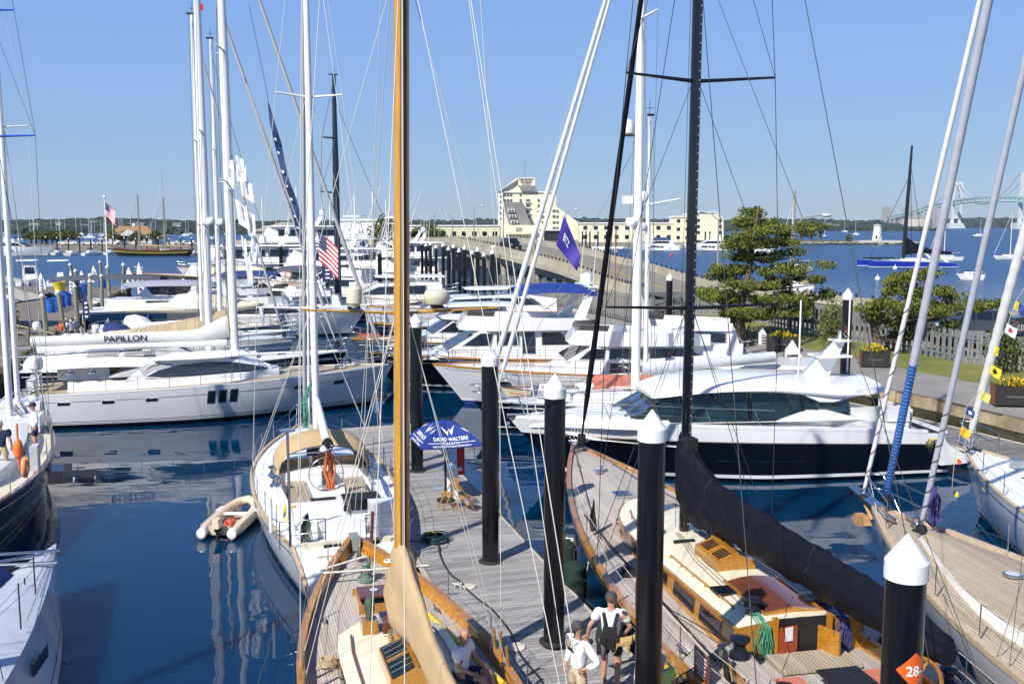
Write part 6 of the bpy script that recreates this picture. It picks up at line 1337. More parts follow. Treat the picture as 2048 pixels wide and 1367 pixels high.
sportfish('sportfishing boat with tuna tower and outriggers, directly right of the flag on the white sloop',(-11.5,104),(-25.5,108),5.2)
sportfish('sportfishing boat with tall lattice tower, nearest the golden mast on its left',(-8.3,112),(-21.5,118),5.2)
sportfish('sportfishing boat farthest back of the tower boats left of the golden mast',(-10.5,128),(-24,134),5.2)
mmotor('white convertible cruiser with smoked wraparound glass, behind the tall beige dome',(-4.5,97),(-20,94),5,(2.3,1.9,1.7),white,cabs=[([(4,1.9),(1,3.4),(-5,3.6),(-6,1.8)],2.0,[[(2.6,2.4),(.8,3.1),(-3.6,3.2),(-3.6,2.4)]],((3.5,2.2),(1.1,3.3)))],top=(-5.5,1.2,2.1,4.0,white))
# red tender behind mast
root=thing('tender','orange-red tender floating under the navy hull left of the golden mast','tender',(-10.3,75,0),R(10)); H=Hull(3.4,1.5,.75,.6,.6,rb=.4); hull_obj(root,H,[orange,orange],((9,0),),n=10); deck_obj(root,H,blackm,dz=-.12,n=8)
# ================================================================ far shore
farm=mat('distant_woodland',(.028,.045,.026),.95,var=.75,scale=.06)
def hill(name,pts,Y0,zmax,seed,depth=260,m=farm,bump=6):
    rnd=random.Random(seed); mb=MB(); n=len(pts); rows=[]
    def prof(x):
        for (a,ha),(b,hb_) in zip(pts[:-1],pts[1:]):
            if a<=x<=b: return ha+(hb_-ha)*(x-a)/(b-a)
        return 0
    x0,x1=pts[0][0],pts[-1][0]; N=int((x1-x0)/(Y0*.0028))
    from mathutils import noise
    cols=[]
    for j,(dy,k) in enumerate(((0,.0),(3,.22),(10,.3),(22,.42),(36,.52),(52,.62),(70,.74),(90,.84),(112,.93),(136,1.),(170,.97),(depth,.85))):
        row=[]
        for i in range(N+1):
            x=x0+(x1-x0)*i/N; h=prof(x)*k; fq=1000/Y0; q=noise.noise(Vector((x*.02*fq,dy*.03,seed)))*bump*.5+abs(noise.noise(Vector((x*.13*fq,dy*.21,seed+3))))*bump*1.1+rnd.uniform(-.12,.12)*bump
            row.append(Vector((x,Y0+dy+rnd.uniform(-3,3),max(-.5 if j==0 else .6,h+q*(k>0)))))
        rows.append(row)
    mb.loft(rows,0,False,False,False); o=mb.obj(name,m,None,False); o['kind']='structure'; return o
def PX(px,Y): return (px-CX)/1963*Y
hill('far_shore_hill',[(PX(-200,1000),12),(PX(60,1000),14),(PX(160,1000),15),(PX(300,1000),12),(PX(400,1000),11.5),(PX(620,1000),12),(PX(900,1000),10),(PX(1010,1000),8)],960,30,1,bump=4.5)
hill('far_shore_hill',[(PX(560,1900),14),(PX(900,1900),17),(PX(1150,1900),20),(PX(1400,1900),18),(PX(1520,1900),14)],1850,30,2,bump=8)
hill('far_shore_hill',[(PX(1400,1500),12),(PX(1600,1500),17),(PX(1690,1500),17),(PX(1760,1500),12),(PX(1860,1500),7),(PX(1880,1500),1)],1480,30,5,bump=6.5)
hill('far_shore_hill',[(PX(1600,3100),14),(PX(1900,3100),26),(PX(2050,3100),28),(PX(2300,3100),26)],3050,30,4,bump=12,depth=400)
# houses among the far trees
def house_proto():
    root=thing('house','x','house'); mb=MB(); mb.box((0,0,3),(12,8,6)); mb.obj('wall',mat('pale_clapboard',(.55,.55,.52),.8),root)
    mb=MB(); mb.prism([(-6.6,-4.6,6),(-6.6,4.6,6),(-6.6,0,9)],(13.2,0,0)); mb.obj('roof',mat('grey_shingle',(.16,.15,.15),.9),root)
    mb=MB()
    for k in range(4): mb.box((-4.5+k*3,-4.02,3.8),(1.2,.06,1.6)); 
    mb.obj('window',glass,root); return root
hp=house_proto(); rnd=random.Random(11); first=True
for px,Y,z,s in [(px_,Y_,z_*.55,s_*.62) for px_,Y_,z_,s_ in [(45,985,10,1.0),(70,990,14,1.2),(150,975,5,.9),(240,985,10,1),(280,1000,14,1.3),(310,980,8,.9),(120,1020,18,1),(355,1010,16,1.1),(190,1040,20,1),(1640,1505,8,1.6),(1655,1510,12,1.5),(1675,1500,6,1.8),(1690,1505,7,1.5),(1625,1520,14,1.4),(1720,1500,6,1.3),(1950,3080,8,2.2),(1990,3080,6,2),(560,990,10,1),(610,1000,14,1.1),(1300,1900,14,1.6),(1220,1900,16,1.7),(95,990,9,1),(170,1000,14,1),(215,980,6,1),(262,1010,16,1),(335,985,9,1.2),(130,985,6,.9),(20,990,12,1.1)]]:
    o=hp if first else copy_tree(hp); first=False; o.location=(PX(px,Y),Y,z-3.5); o.rotation_euler=(0,0,rnd.uniform(-.5,.5)); o.scale=(s,)*3
    o['label']='small pale house among the trees on the far shore'; o['group']='houses on the far shore'
# far moored sailboats
def farboat():
    root=thing('moored_sailboat','x','sailboat'); H=Hull(10,3,1.3,1.1,1.1); hull_obj(root,H,[white,white],((9,0),),n=8); deck_obj(root,H,white,n=6)
    mb=MB(); mb.tube([(.5,0,1),(.5,0,14)],.11,5); mb.obj('mast',alu,root); mb=MB(); mb.box((-.5,0,1.5),(4,1.6,.6)); mb.obj('cabin',white,root); mb=MB(); mb.tube([(.4,0,2.4),(-3.6,0,2.4)],.22,6); mb.obj('boom',bluec,root); return root
fb=farboat(); rnd=random.Random(21); first=True
for i in range(46):
    px=rnd.choice([rnd.uniform(0,420)]*5+[rnd.uniform(420,620)]); Y=rnd.uniform(560,940)
    if i>=40: px=[1650,1712,1850,1960,1690,640][i-40]; Y=[700,900,1300,800,1300,900][i-40]
    o=fb if first else copy_tree(fb); first=False; o.location=(PX(px,Y),Y,0); o.rotation_euler=(0,0,rnd.uniform(0,6)); o['label']='tiny white sailboat moored far across the harbour'; o['group']='sailboats moored across the harbour'
# ---------------------------------------------------------------- suspension bridge
def susp():
    root=thing('suspension_bridge','long pale green suspension bridge with white towers on the horizon at right','bridge')
    wt=mat('bridge_white_concrete',(.58,.60,.60),.7,var=.08,scale=.05); gr=mat('pale_green_steel',(.28,.44,.40),.6,var=.1)
    Yb=2700; P=lambda px,py,Y=Yb: A(px,py,Y)
    def tower(px,top,base,Y,w=17):
        x=PX(px,Y); zt=A(px,top,Y).z
        mb=MB(); 
        for sy in (-14,14):
            mb.prism([(x-4,Y+sy-4,0),(x+4,Y+sy-4,0),(x+4,Y+sy+4,0),(x-4,Y+sy+4,0)],(0,0,zt))
        for zz,h in ((zt-6,8),(zt*.33,9)): mb.box((x,Y,zz),(6,30,h))
        mb.box((x,Y,5),(26,46,14)); mb.obj('tower',wt,root); return x,zt
    # towers as portals seen at an angle: two legs apart in x as well
    def portal(px0,px1,top,Y):
        mb=MB(); xa,xb=PX(px0,Y),PX(px1,Y); zt=A(px0,top,Y).z
        for x in (xa,xb): mb.prism([(x-3.6,Y-4,0),(x+3.6,Y-4,0),(x+3.6,Y+4,0),(x-3.6,Y+4,0)],(0,0,zt))
        for zz in (zt-5,A(px0,433,Y).z,): mb.box(((xa+xb)/2,Y,zz),(xb-xa,7,10))
        mb.prism([(xa+4,Y-3,zt-10),(xa+14,Y-3,zt-10),(xa+4,Y-3,zt-26)],(0,6,0)); mb.prism([(xb-4,Y-3,zt-10),(xb-14,Y-3,zt-10),(xb-4,Y-3,zt-26)],(0,6,0))
        mb.box(((xa+xb)/2,Y,6),(xb-xa+26,30,16)); mb.obj('tower',wt,root)
    portal(1903,1918,364,Yb); portal(2038,2058,346,2300)
    deck=[(1765,437,3150),(1800,429,3050),(1850,416,2900),(1905,404,2700),(1960,397,2500),(2035,397,2300),(2120,402,2100),(2200,410,1950)]
    mb=MB(); mt=MB(); pr=[A(*d) for d in deck]; D=[]
    for i in range(len(pr)-1):
        for j in range(8): D.append(pr[i]+(pr[i+1]-pr[i])*(j/8))
    D.append(pr[-1])
    for sy in (-11,11): mt.tube([d+V(0,sy,2) for d in D],1.3,4,0,True,False); mt.tube([d+V(0,sy,-7) for d in D],1.3,4,0,True,False)
    for i in range(len(D)-1):
        for sy in (-11,11): mt.tube([D[i]+V(0,sy,2),D[i+1]+V(0,sy,-7)],.8,3,0,False,False); mt.tube([D[i]+V(0,sy,-7),D[i]+V(0,sy,2)],.8,3,0,False,False)
    mt.obj('truss',gr,root); mb.loft([[d+V(0,-12,3),d+V(0,12,3),d+V(0,12,5),d+V(0,-12,5)] for d in D],0,True,True,False); mb.obj('roadway',gr,root)
    mb=MB(); 
    def cable(p,q,sag,n=14):
        a,b=A(*p),A(*q); mb.tube([a+(b-a)*(i/n)-V(0,0,sag*4*(i/n)*(1-i/n)) for i in range(n+1)],1.0,4)
        return a,b
    cable((1910,364,Yb),(2040,346,2300),66); cable((1910,364,Yb),(1850,414,2900),14); cable((2048,346,2300),(2200,400,1950),20); cable((1918,364,Yb),(2056,346,2300),62)
    for i in range(1,14):
        a,b=A(1910,364,Yb),A(2040,346,2300); u=i/14; p=a+(b-a)*u-V(0,0,66*4*u*(1-u)); k=min(range(len(D)),key=lambda j:abs(D[j].y-p.y)); mb.tube([p,D[k]],.5,3)
    mb.obj('suspension_cable',wt,root)
    mb=MB()
    for px,Y in ((1770,3120),(1779,3100),(1788,3080),(1798,3060),(1810,3020),(1826,2960),(1841,2920),(1856,2860),(1872,2800),(1975,2450),(2010,2380)):
        if px>1900: continue
        z=A(px,min(433,445),Y).z; k=min(range(len(D)),key=lambda j:abs(D[j].x-PX(px,Y))); mb.box((PX(px,Y),Y,(D[k].z-8)/2),(6,6,D[k].z-8)); mb.box((PX(px,Y),Y+22,(D[k].z-8)/2),(6,6,D[k].z-8))
    mb.obj('pier',mat('bridge_pier',(.36,.34,.32),.8),root)
susp()
mb=MB(); mb.lathe([(38,0),(38,20),(30,22)],(PX(1832,2500),2500,2),24); o=mb.obj('storage_tank',mat('tan_tank',(.5,.46,.38),.7)); tag(o,'wide tan storage tank on the shore beneath the suspension bridge','tank')
# ---------------------------------------------------------------- breakwater, lighthouse, trees
mb=MB(); rnd=random.Random(9)
for i in range(700):
    x=rnd.uniform(PX(1440,455),PX(1838,455)); y=455+rnd.uniform(-3.5,4); h=1.5-abs(y-455)*.25
    mb.box((x,y,h-.7+rnd.uniform(-.2,.2)),(rnd.uniform(.9,2.2),rnd.uniform(.9,2),rnd.uniform(.8,1.5)),0 if h>.9 else 1,rnd.random()*3)
mb.obj('breakwater_rocks',[mat('breakwater_granite',(.33,.31,.28),.9,var=.4,scale=.4),stoned])['kind']='structure'
mb=MB(); mb.box(((PX(1440,458)+PX(1720,458))/2,460,.8),(PX(1720,458)-PX(1440,458),6,1.9)); struct('breakwater_turf',mb,grassm)
mb=MB(); x0,x1=PX(1718,455),PX(1802,455); mb.box(((x0+x1)/2,457,.85),(x1-x0,9,2.1)); struct('lighthouse_pier',mb,mat('pier_concrete',(.5,.49,.45),.8))
root=thing('lighthouse','squat white stone lighthouse with a black lantern at the end of the breakwater','lighthouse',(PX(1755,457),457,1.9))
lm=mat('whitewashed_stone',(.66,.64,.58),.8,var=.15,scale=1,bump=.2,bscale=3)
mb=MB(); mb.lathe([(2.25,0),(1.6,6.8),(1.9,6.9),(1.9,7.2),(1.2,7.25)],n=20); mb.obj('tower',lm,root)
mb=MB(); mb.lathe([(.85,7.25),(.85,8.6)],n=10,sm=False); mb.obj('lantern',mat('lantern_glass',(.12,.13,.14),.2),root)
mb=MB(); mb.lathe([(1.1,8.6),(.5,9.3),(.12,9.5),(.12,9.9),(.01,10)],n=12); mb.torus((0,0,8.0),1.75,.05,'Z',20,5)
for k in range(10): mb.tube([(1.75*cos(k*.628),1.75*sin(k*.628),7.2),(1.75*cos(k*.628),1.75*sin(k*.628),8.0)],.04,4)
mb.obj('lantern_roof',blackm,root); boxp(root,(-1.1,-1.95,1.6),(.7,.3,1.4),blackm,'door')
# ---------------------------------------------------------------- vegetation
leafA=mat('pine_needles_light',(.23,.25,.03),.9,var=.3,scale=1.5); leafB=mat('pine_needles_mid',(.13,.17,.025),.9,var=.3,scale=1.5); leafC=mat('pine_needles_dark',(.022,.042,.012),.9,var=.3)
leafY=mat('shrub_leaf_yellow',(.20,.19,.03),.85,var=.3); leafG=mat('hedge_leaf',(.07,.11,.025),.9,var=.3); leafD=mat('hedge_leaf_dark',(.02,.045,.012),.9,var=.3)
bark=mat('bark',(.13,.10,.075),.95,var=.4,scale=6,bump=.8,bscale=12)
def tufts(mb,c,rad,n,size,rnd,mats=(0,1,2),up=.25,k=5,shell=.5):
    for _ in range(n):
        while True:
            d=Vector((rnd.uniform(-1,1),rnd.uniform(-1,1),rnd.uniform(-1,1)))
            if d.length<=1 and d.length>shell*rnd.random(): break
        p=Vector((c[0]+d.x*rad[0],c[1]+d.y*rad[1],c[2]+d.z*rad[2])); mi=rnd.choices(mats,(4,4,2) if len(mats)==3 else None)[0]
        for j in range(k):
            v=Vector((rnd.gauss(0,1)+d.x*.8,rnd.gauss(0,1)+d.y*.8,rnd.gauss(0,1)+up*2)).normalized()*size*rnd.uniform(.6,1.2); w=v.orthogonal().normalized()*size*.2
            w.rotate(Matrix.Rotation(rnd.random()*6,3,v)); mb.add([p-w,p+w,p+v*.6+w*.9,p+v,p+v*.6-w*.9],[(0,1,2,3,4)],mi)
def pine(label,base,h,pads,seed,trunk,size=.12,den=1.7):
    root=thing('pine_tree',label,'tree',base); rnd=random.Random(seed); mb=MB(); mb.tube(trunk,[.30-.22*i/(len(trunk)-1) for i in range(len(trunk))],9)
    for x,y,z,rx,ry,rz in pads:
        k=min(range(len(trunk)),key=lambda i:abs(trunk[i][2]-(z-.5))); t=Vector(trunk[k]); e=Vector((x,y,z-rz*.4)); mb.tube([t,(t+e)/2+V(0,0,-.15),e],[.10,.07,.02],5)
    mb.obj('trunk',bark,root); mb=MB()
    extra=[]
    for x,y,z,rx,ry,rz in pads:
        k=min(range(len(trunk)),key=lambda i:abs(trunk[i][2]-z)); t=Vector(trunk[k]); extra.append(((x+t.x)/2+rnd.uniform(-.2,.2),(y+t.y)/2+rnd.uniform(-.3,.3),z-.15,rx*.45,ry*.45,rz*.8))
    for x,y,z,rx,ry,rz in pads+extra:
        m=max(4,int(rx*ry*5)); 
        for _ in range(m):
            a=rnd.random()*6.28; q=math.sqrt(rnd.random()); cx,cy=x+rx*q*cos(a),y+ry*q*sin(a); cz=z+rz*(1-q)*.5+rnd.uniform(-.25,.25)*rz+.25*q
            tufts(mb,(cx,cy,cz),(.48,.48,.3),int(34*den),size,rnd)
    mb.obj('crown',[leafA,leafB,leafC],root); return root
# big black pine at left of the lawn: base px (1450,690); crown up to y=415
bx,by=14.9,62.5; S=by/1950
def pads_from(px,Y,zb,lst):
    out=[]
    for (x,y,rx,rz) in lst: p=A(x,y,Y); out.append((p.x-px[0],random.Random(x*7+y).uniform(-1.4,1.0)*min(1.6,rx*S*1.1),p.z-zb,rx*S,rx*S*.9,max(.3,rz*S)))
    return out
big=[(1512,432,22,16),(1490,450,42,12),(1535,452,32,12),(1512,468,45,14),(1468,478,18,10),(1590,462,30,10),(1625,470,22,8),(1500,495,50,16),(1545,490,50,12),(1460,497,40,11),(1580,490,30,10),(1520,522,50,14),(1590,510,24,9),(1470,545,48,12),(1560,545,40,12),(1610,535,36,9),(1440,558,30,10),(1425,545,12,8),(1500,575,55,14),(1595,562,38,8),(1628,565,12,7),(1540,600,60,14),(1450,605,40,12),(1425,590,30,10),(1585,608,40,12),(1490,625,50,12),(1640,600,24,10),(1655,592,12,8),(1550,630,52,12),(1620,620,20,8),(1510,640,55,10),(1570,572,20,8),(1475,515,30,10),(1400,592,14,8),(1415,600,25,9)]
pine('tall dark pine with layered horizontal boughs standing on the lawn, right of the black mast',(bx,by,1.8),10,pads_from((bx,by),by,1.8,big),5,[(0,0,-.1),(-.25,.1,1.5),(.1,0,3.2),(.4,.2,5),(.6,0,7),(.8,.1,8.4)],den=1.6)
bx2,by2=21.3,54.5; S=by2/1950
sm_=[(1835,560,26,10),(1860,552,22,8),(1800,585,38,12),(1850,590,46,12),(1890,590,26,9),(1770,610,46,12),(1830,620,60,12),(1890,618,40,10),(1730,622,22,9),(1760,640,40,10),(1820,650,50,12),(1880,645,34,10),(1905,600,20,8),(1950,615,34,6),(1980,612,20,6),(1855,670,28,10),(1905,660,20,8),(1790,565,20,8),(1925,618,24,7)]
pine('low spreading pine behind the rope-wrapped forestays at right',(bx2,by2,1.75),6,pads_from((bx2,by2),by2,1.75,sm_),8,[(-.5,0,-.1),(-.75,.1,.9),(-1.0,0,1.8),(-.6,.1,2.8),(-.1,0,3.8),(.2,0,4.6)],den=1.5)
def shrub(label,px,py,z,Y,rx,rz,seed,mats,size=.12,n=None,name='shrub',group=None):
    p=A(px,py,Y); root=thing(name,label,'shrub',(p.x,Y,z),0,group); rnd=random.Random(seed); mb=MB(); mb.tube([(0,0,-.1),(0.05,0,rz*.8)],[.06,.03],6)
    for k in range(5): mb.tube([(0,0,rz*.2),(rx*.6*cos(k*1.25),rx*.6*sin(k*1.25),rz*(.7+.12*k))],[.04,.015],4)
    mb.obj('stem',bark,root); mb=MB(); n=n or int(260*rx*rz*1.4)
    for k in range(9): 
        a=k*2.4; q=(k/9)**.5; tufts(mb,(rx*.55*q*cos(a),rx*.55*q*sin(a),rz*(.55+.45*(1-q)+.12*sin(k*3))),(rx*.55,rx*.55,rz*.55),n//9,size,rnd)
    mb.obj('foliage',mats,root); return root
shrub('dark rounded shrub against the fence left of the tall pine trunk',1463,640,1.75,66,.95,1.3,1,[leafB,leafB,leafC])
shrub('yellow-green shrub between the fence and the black piling on the lawn',1665,640,1.7,56.5,1.05,2.2,2,[leafY,leafB,leafC])
shrub('dark green shrub behind the signal flags at the right edge',2005,700,1.7,47,1.0,2.0,3,[leafB,leafB,leafC])
def dtree(label,px,py,z,Y,w,h,seed,group,flat=False,mats=None,name='tree',n=420,size=.5):
    p=A(px,py,Y); root=thing(name,label,'tree',(p.x,Y,z),0,group); rnd=random.Random(seed); mb=MB(); mb.tube([(0,0,-.2),(.2,0,h*.35),(-.1,0,h*.7)],[w*.06,w*.045,.05],6)
    for k in range(5): a=k*1.3; mb.tube([(.1,0,h*.35),(w*.35*cos(a),w*.35*sin(a),h*.7)],[w*.03,.04],5)
    mb.obj('trunk',bark,root); mb=MB()
    for k in range(8):
        a=k*2.4; q=(k/8)**.5; tufts(mb,(w*.42*q*cos(a),w*.42*q*sin(a),h*((.86-.16*q) if flat else (.5+.38*(1-q)))),(w*.22,w*.22,h*(.09 if flat else .24)),n//8,size,rnd,k=5)
    mb.obj('crown',mats or [leafG,leafB,leafD],root); return root
for i,(px,w) in enumerate(((1602,11),(1622,12),(1640,10),(1580,10),(1563,10))):
    dtree('flat-topped tree on the breakwater, '+['first from the lighthouse side but two','middle of the clump','nearest the lighthouse','behind the street lamp','mostly hidden by the tall pine'][i],px,475,1.8,462,w,9.5-.4*i,i,'trees on the breakwater',True,size=.8)
shrub('round bush on the breakwater left of the lighthouse',1697,478,1.7,456,1.8,2.2,6,[leafY,leafG,leafD],size=.4,n=300)
# hedge trees on the far left pier + trees near warehouses
for i in range(13):
    px=62+i*10.6 if i<9 else [214,236,262,300][i-9]+12
    dtree('clipped green tree in the hedge row on the pier beyond the harbour',px,490,2.2,352+rnd.uniform(-4,4),6.0,4.6+rnd.uniform(-.4,.4),40+i,'hedge trees on the far pier',mats=[leafY,leafG,leafD],size=.55,n=300)
dtree('leafy green tree between the white warehouse and the golden mast',772,470,3,185,7,7.5,77,None,mats=[leafY,leafG,leafD],n=900,size=.4)
dtree('low dark green tree clump left of the causeway hump, beyond its parapet',858,470,3,260,10,6,78,None,n=700,size=.5)
dtree('small green tree beside the causeway parapet at the warehouses',838,476,3,255,7,5,79,None,n=500,size=.5)
# ---------------------------------------------------------------- far left pier
mb=MB(); mb.box((PX(230,350),352,.9),(PX(460,350)-PX(-40,350),34,2.6)); struct('pier',mb,mat('pier_ground',(.22,.2,.17),.9,var=.3,scale=.2))
root=thing('pavilion','low building with brown hipped roof and white gabled dormer on the far pier','building',(PX(268,358),358,2.2))
mb=MB(); mb.box((0,0,1.6),(15.5,8,3.2)); mb.obj('wall',mat('pale_clapboard',(.55,.55,.52)),root)
mb=MB(); w,d,h=9,5.2,3.6; mb.add([(-w,-d,3.2),(w,-d,3.2),(w,d,3.2),(-w,d,3.2),(-w*.55,0,3.2+h*.9),(w*.55,0,3.2+h*.9)],[(0,1,5,4),(1,2,5),(2,3,4,5),(3,0,4),(3,2,1,0)]); mb.obj('roof',mat('tan_brown_roof',(.30,.17,.08),.9,var=.15),root)
mb=MB(); mb.prism([(-3.6,-5.6,3.0),(3.6,-5.6,3.0),(0,-5.6,5.4)],(0,2,0)); mb.obj('dormer',mat('pale_clapboard',(.55,.55,.52)),root); boxp(root,(0,0,6.9),(.9,.9,1.0),white2,'cupola'); 
for k in range(5): boxp(root,(-6+3*k,-4.03,1.8),(1.3,.06,1.4),glass,'window')
def bigbox(name,label,px0,px1,top,Y,zb,m,rm,depth=14,gable=False,wins=0):
    x0,x1=PX(px0,Y),PX(px1,Y); zt=A(px0,top,Y).z; root=thing(name,label,'building',((x0+x1)/2,Y+depth/2,zb)); h=zt-zb
    if gable: hh=h*.72; mb=MB(); mb.box((0,0,hh/2),(x1-x0,depth,hh)); mb.obj('wall',m,root); mb=MB(); mb.prism([(-(x1-x0)/2-.5,-depth/2-.5,hh),((x1-x0)/2+.5,-depth/2-.5,hh),(0,-depth/2-.5,h)],(0,depth+1,0)); mb.obj('roof',rm,root)
    else:
        mb=MB(); mb.box((0,0,h/2),(x1-x0,depth,h)); mb.obj('wall',m,root); mb=MB(); mb.box((0,0,h+.15),(x1-x0+.6,depth+.6,.5)); mb.obj('roof',rm,root)
    for k in range(wins): boxp(root,(-(x1-x0)/2+(x1-x0)*(k+.5)/wins,-depth/2-.03,h*.55),((x1-x0)/wins*.45,.08,h*.25),glass,'window')
    return root
shed=mat('shed_metal',(.40,.40,.38),.7,var=.1); roofw=mat('white_roof_membrane',(.68,.68,.68),.7); palw=mat('pale_yellow_wall',(.62,.58,.40),.85,var=.06,scale=.1)
bigbox('warehouse','tan gabled warehouse behind the navy banner',505,625,444,215,2.5,shed,mat('tan_metal_roof',(.42,.38,.32),.6),20,True)
bigbox('warehouse','long white flat warehouse right of the black far mast',668,795,441,225,2.5,white2,roofw,26,wins=0)
bigbox('warehouse','low pale yellow building left of the causeway hump',815,1000,452,360,2.5,palw,roofw,20,wins=9)
mb=MB(); mb.box((PX(755,235),235,.9),(PX(1010,235)-PX(500,235),56,2.8)); struct('quay',mb,mat('pier_ground',(.22,.2,.17)))
for i,(px,Y) in enumerate(((835,300),(880,330),(905,320),(945,345),(965,350),(1025,420))):
    pass
# ---------------------------------------------------------------- hotel
def hotel():
    Y=430; yw=mat('hotel_yellow_render',(.72,.68,.50),.85,var=.05,scale=.06); wh=mat('hotel_white_trim',(.72,.71,.66),.8,var=.04); rf=mat('hotel_grey_shingle',(.22,.215,.21),.9,var=.15,scale=.3); root=thing('hotel','pale yellow stepped high-rise hotel with grey sloped roofs and a rooftop sign, centre horizon','building')
    P=lambda px,py,dy=0:A(px,py,Y+dy)
    def pr(pts,th,m,dy=0,name='wall'):
        mb=MB(); mb.prism([P(x,y,dy) for x,y in pts],(0,th,0)); return mb.obj(name,m,root)
    pr([(996,480),(996,384),(1034,357),(1069,357),(1069,384),(1112,384),(1112,413),(1165,450),(1165,480)],22,yw)
    pr([(995,384),(998,384),(1036,358.5),(1034,356)],24,wh,-1,'roof_edge')
    pr([(1038,371),(1069.5,371),(1075,382),(1042,382)],1.2,rf,-1.3,'roof'); pr([(1000,383),(1035,361),(1032,361),(996,383)],.8,rf,-1.4,'roof')
    pr([(1005,404),(1045,404),(1062,450),(1018,450)],5.5,rf,-5.5,'sloped_roof')
    pr([(996,385),(1112,385),(1112,383),(996,383)],.6,wh,-.6,'cornice'); pr([(1036,371),(1070,371),(1070,355),(1036,356)],1,yw,-.8,'sign_wall'); pr([(1035,357),(1070,356.6),(1070,354.6),(1035,355.2)],1.6,wh,-1,'cornice')
    pr([(996,480),(1006,480),(1006,385),(996,385)],.6,wh,-.7,'stair_tower')
    def win(x0,x1,y0,y1,dy=-.3,m=mat('hotel_glass',(.10,.12,.13),.15)): pr([(x0,y1),(x1,y1),(x1,y0),(x0,y0)],.4,m,dy,'window')
    for y in (387,398): 
        for x in (1008,1014,1020): win(x,x+4,y,y+5)
        win(1039,1043,y,y+4.5)
    for x in (1047,1055,1062,1069): win(x,x+6,386,388)
    for i,y in enumerate((398,409,420,431)): 
        win(1052,1060,y,y+5); pr([(1050,y+7.5),(1062,y+7.5),(1062,y+6),(1050,y+6)],.8,wh,-.8,'balcony')
        for x in (1083,): win(x-8,x-4,y,y+5)
        if i>0: win(1082,1088,y,y+5)
        if i>1: win(1105,1111,y-1,y+4); win(1113,1117,y,y+5)
    for y in (442,453): win(1075,1079,y,y+5); win(1083,1087,y,y+5); win(1105,1111,y,y+5); win(1113,1117,y,y+5)
    for x,y in ((1016,419),(1019,430),(1022,441)): pr([(x,y+5.5),(x+14,y+5.5),(x+13,y-1),(x-1,y-1)],1.6,wh,-6.6,'dormer'); win(x+1,x+5,y,y+4.5,-7); win(x+7,x+11,y,y+4.5,-7)
    for k,y in enumerate((390,401,412,423,434,445)): win(1000,1002,y,y+5,-1)
    for i,s in enumerate(('NEWPORT','HARBOR','ISLAND RESORT')):
        h=(.95,.95,.7)[i]; p=P(1052.5,(361.5,366,370)[i],-1.0); text(s,h*1.25,inkb,lambda u,v:(p.x+u,p.y,p.z+v),root,'rooftop_sign',True,(1.05,1.05,.62)[i])
    pr([(1012,480),(1088,480),(1088,450),(1012,450)],10,yw,-10,'podium'); pr([(1010,468),(1060,468),(1075,463),(1075,461),(1010,466)],6,yw,-12,'awning'); win(1032,1043,455,464,-10.5,mat('grey_shutter',(.25,.24,.24),.7))
    pr([(1080,482),(1122,482),(1122,461),(1080,461)],8,mat('dark_glazing',(.03,.03,.035),.2),-9,'pavilion_glazing'); pr([(1078,461),(1124,461),(1124,459),(1078,459)],10,wh,-10,'pavilion_roof')
    lines(root,[[P(1050,357,3),P(1050,322,3)]],.12,blackm if False else wire,'rooftop_aerial')
    # condominium wings
    def wing(label,px0,px1,top,bot,Y2,cols,rows,extra=None):
        r=thing('apartment_building',label,'building'); x0,x1=PX(px0,Y2),PX(px1,Y2); zt=A(px0,top,Y2).z; zb=2.2; mb=MB(); mb.box(((x0+x1)/2,Y2+6,(zt+zb)/2),(x1-x0,12,zt-zb)); mb.obj('wall',yw,r)
        mb=MB(); mb.box(((x0+x1)/2,Y2+6,zt+.2),(x1-x0+.8,12.8,.5)); mb.obj('roof',wh,r)
        for i in range(cols):
            for j in range(rows):
                xx=x0+(x1-x0)*(i+.5)/cols; zz=zb+(zt-zb)*(j+.55)/rows; ww=(x1-x0)/cols*.38; hh=(zt-zb)/rows*.42
                mb=MB(); mb.box((xx,Y2-.05,zz),(ww,.16,hh),0); mb.box((xx,Y2-.03,zz-hh*.75),(ww*1.25,.2,hh*.3),1); mb.obj('window',[glass,wh],r)
        return r
    wing('long three-storey pale yellow waterside apartment row right of the hotel',1160,1348,447,478,395,9,2); wing('taller pale yellow apartment block at the right end of the row',1348,1400,434,478,393,3,3)
    r=thing('apartment_building','pale yellow apartment block with a slanted gable, beside the tall pine','building'); Y2=388
    q=lambda x,y,d=0:A(x,y,Y2+d); mb=MB(); mb.prism([q(1380,480),(q(1380,428)),q(1392,424),q(1430,424),q(1447,438),q(1447,480)],(0,14,0)); mb.obj('wall',yw,r)
    mb=MB(); mb.prism([q(1379,427,-.4),q(1392,423,-.4),q(1431,423,-.4),q(1448,437,-.4),q(1448,439,-.4),q(1430,425.4,-.4),q(1392,425.4,-.4),q(1379,429.5,-.4)],(0,15,0)); mb.obj('roof',wh,r)
    for x in (1388,1396,1440): 
        for y in (438,450,462): mb=MB(); mb.box(q(x,y+2.5,-.1),(1.2,.3,1.1)); mb.obj('window',glass,r)
    for y in (427,): 
        for x in (1382,1386,1391,1395): mb=MB(); mb.box(q(x,y+2,-.1),(.5,.3,.6)); mb.obj('window',glass,r)
hotel()
mb=MB(); mb.box(((PX(1000,400)+PX(1460,385))/2,412,.9),(PX(1460,385)-PX(1000,400),62,2.7)); struct('quay',mb,mat('stone_quay',(.30,.27,.21),.9,var=.4,scale=.5))
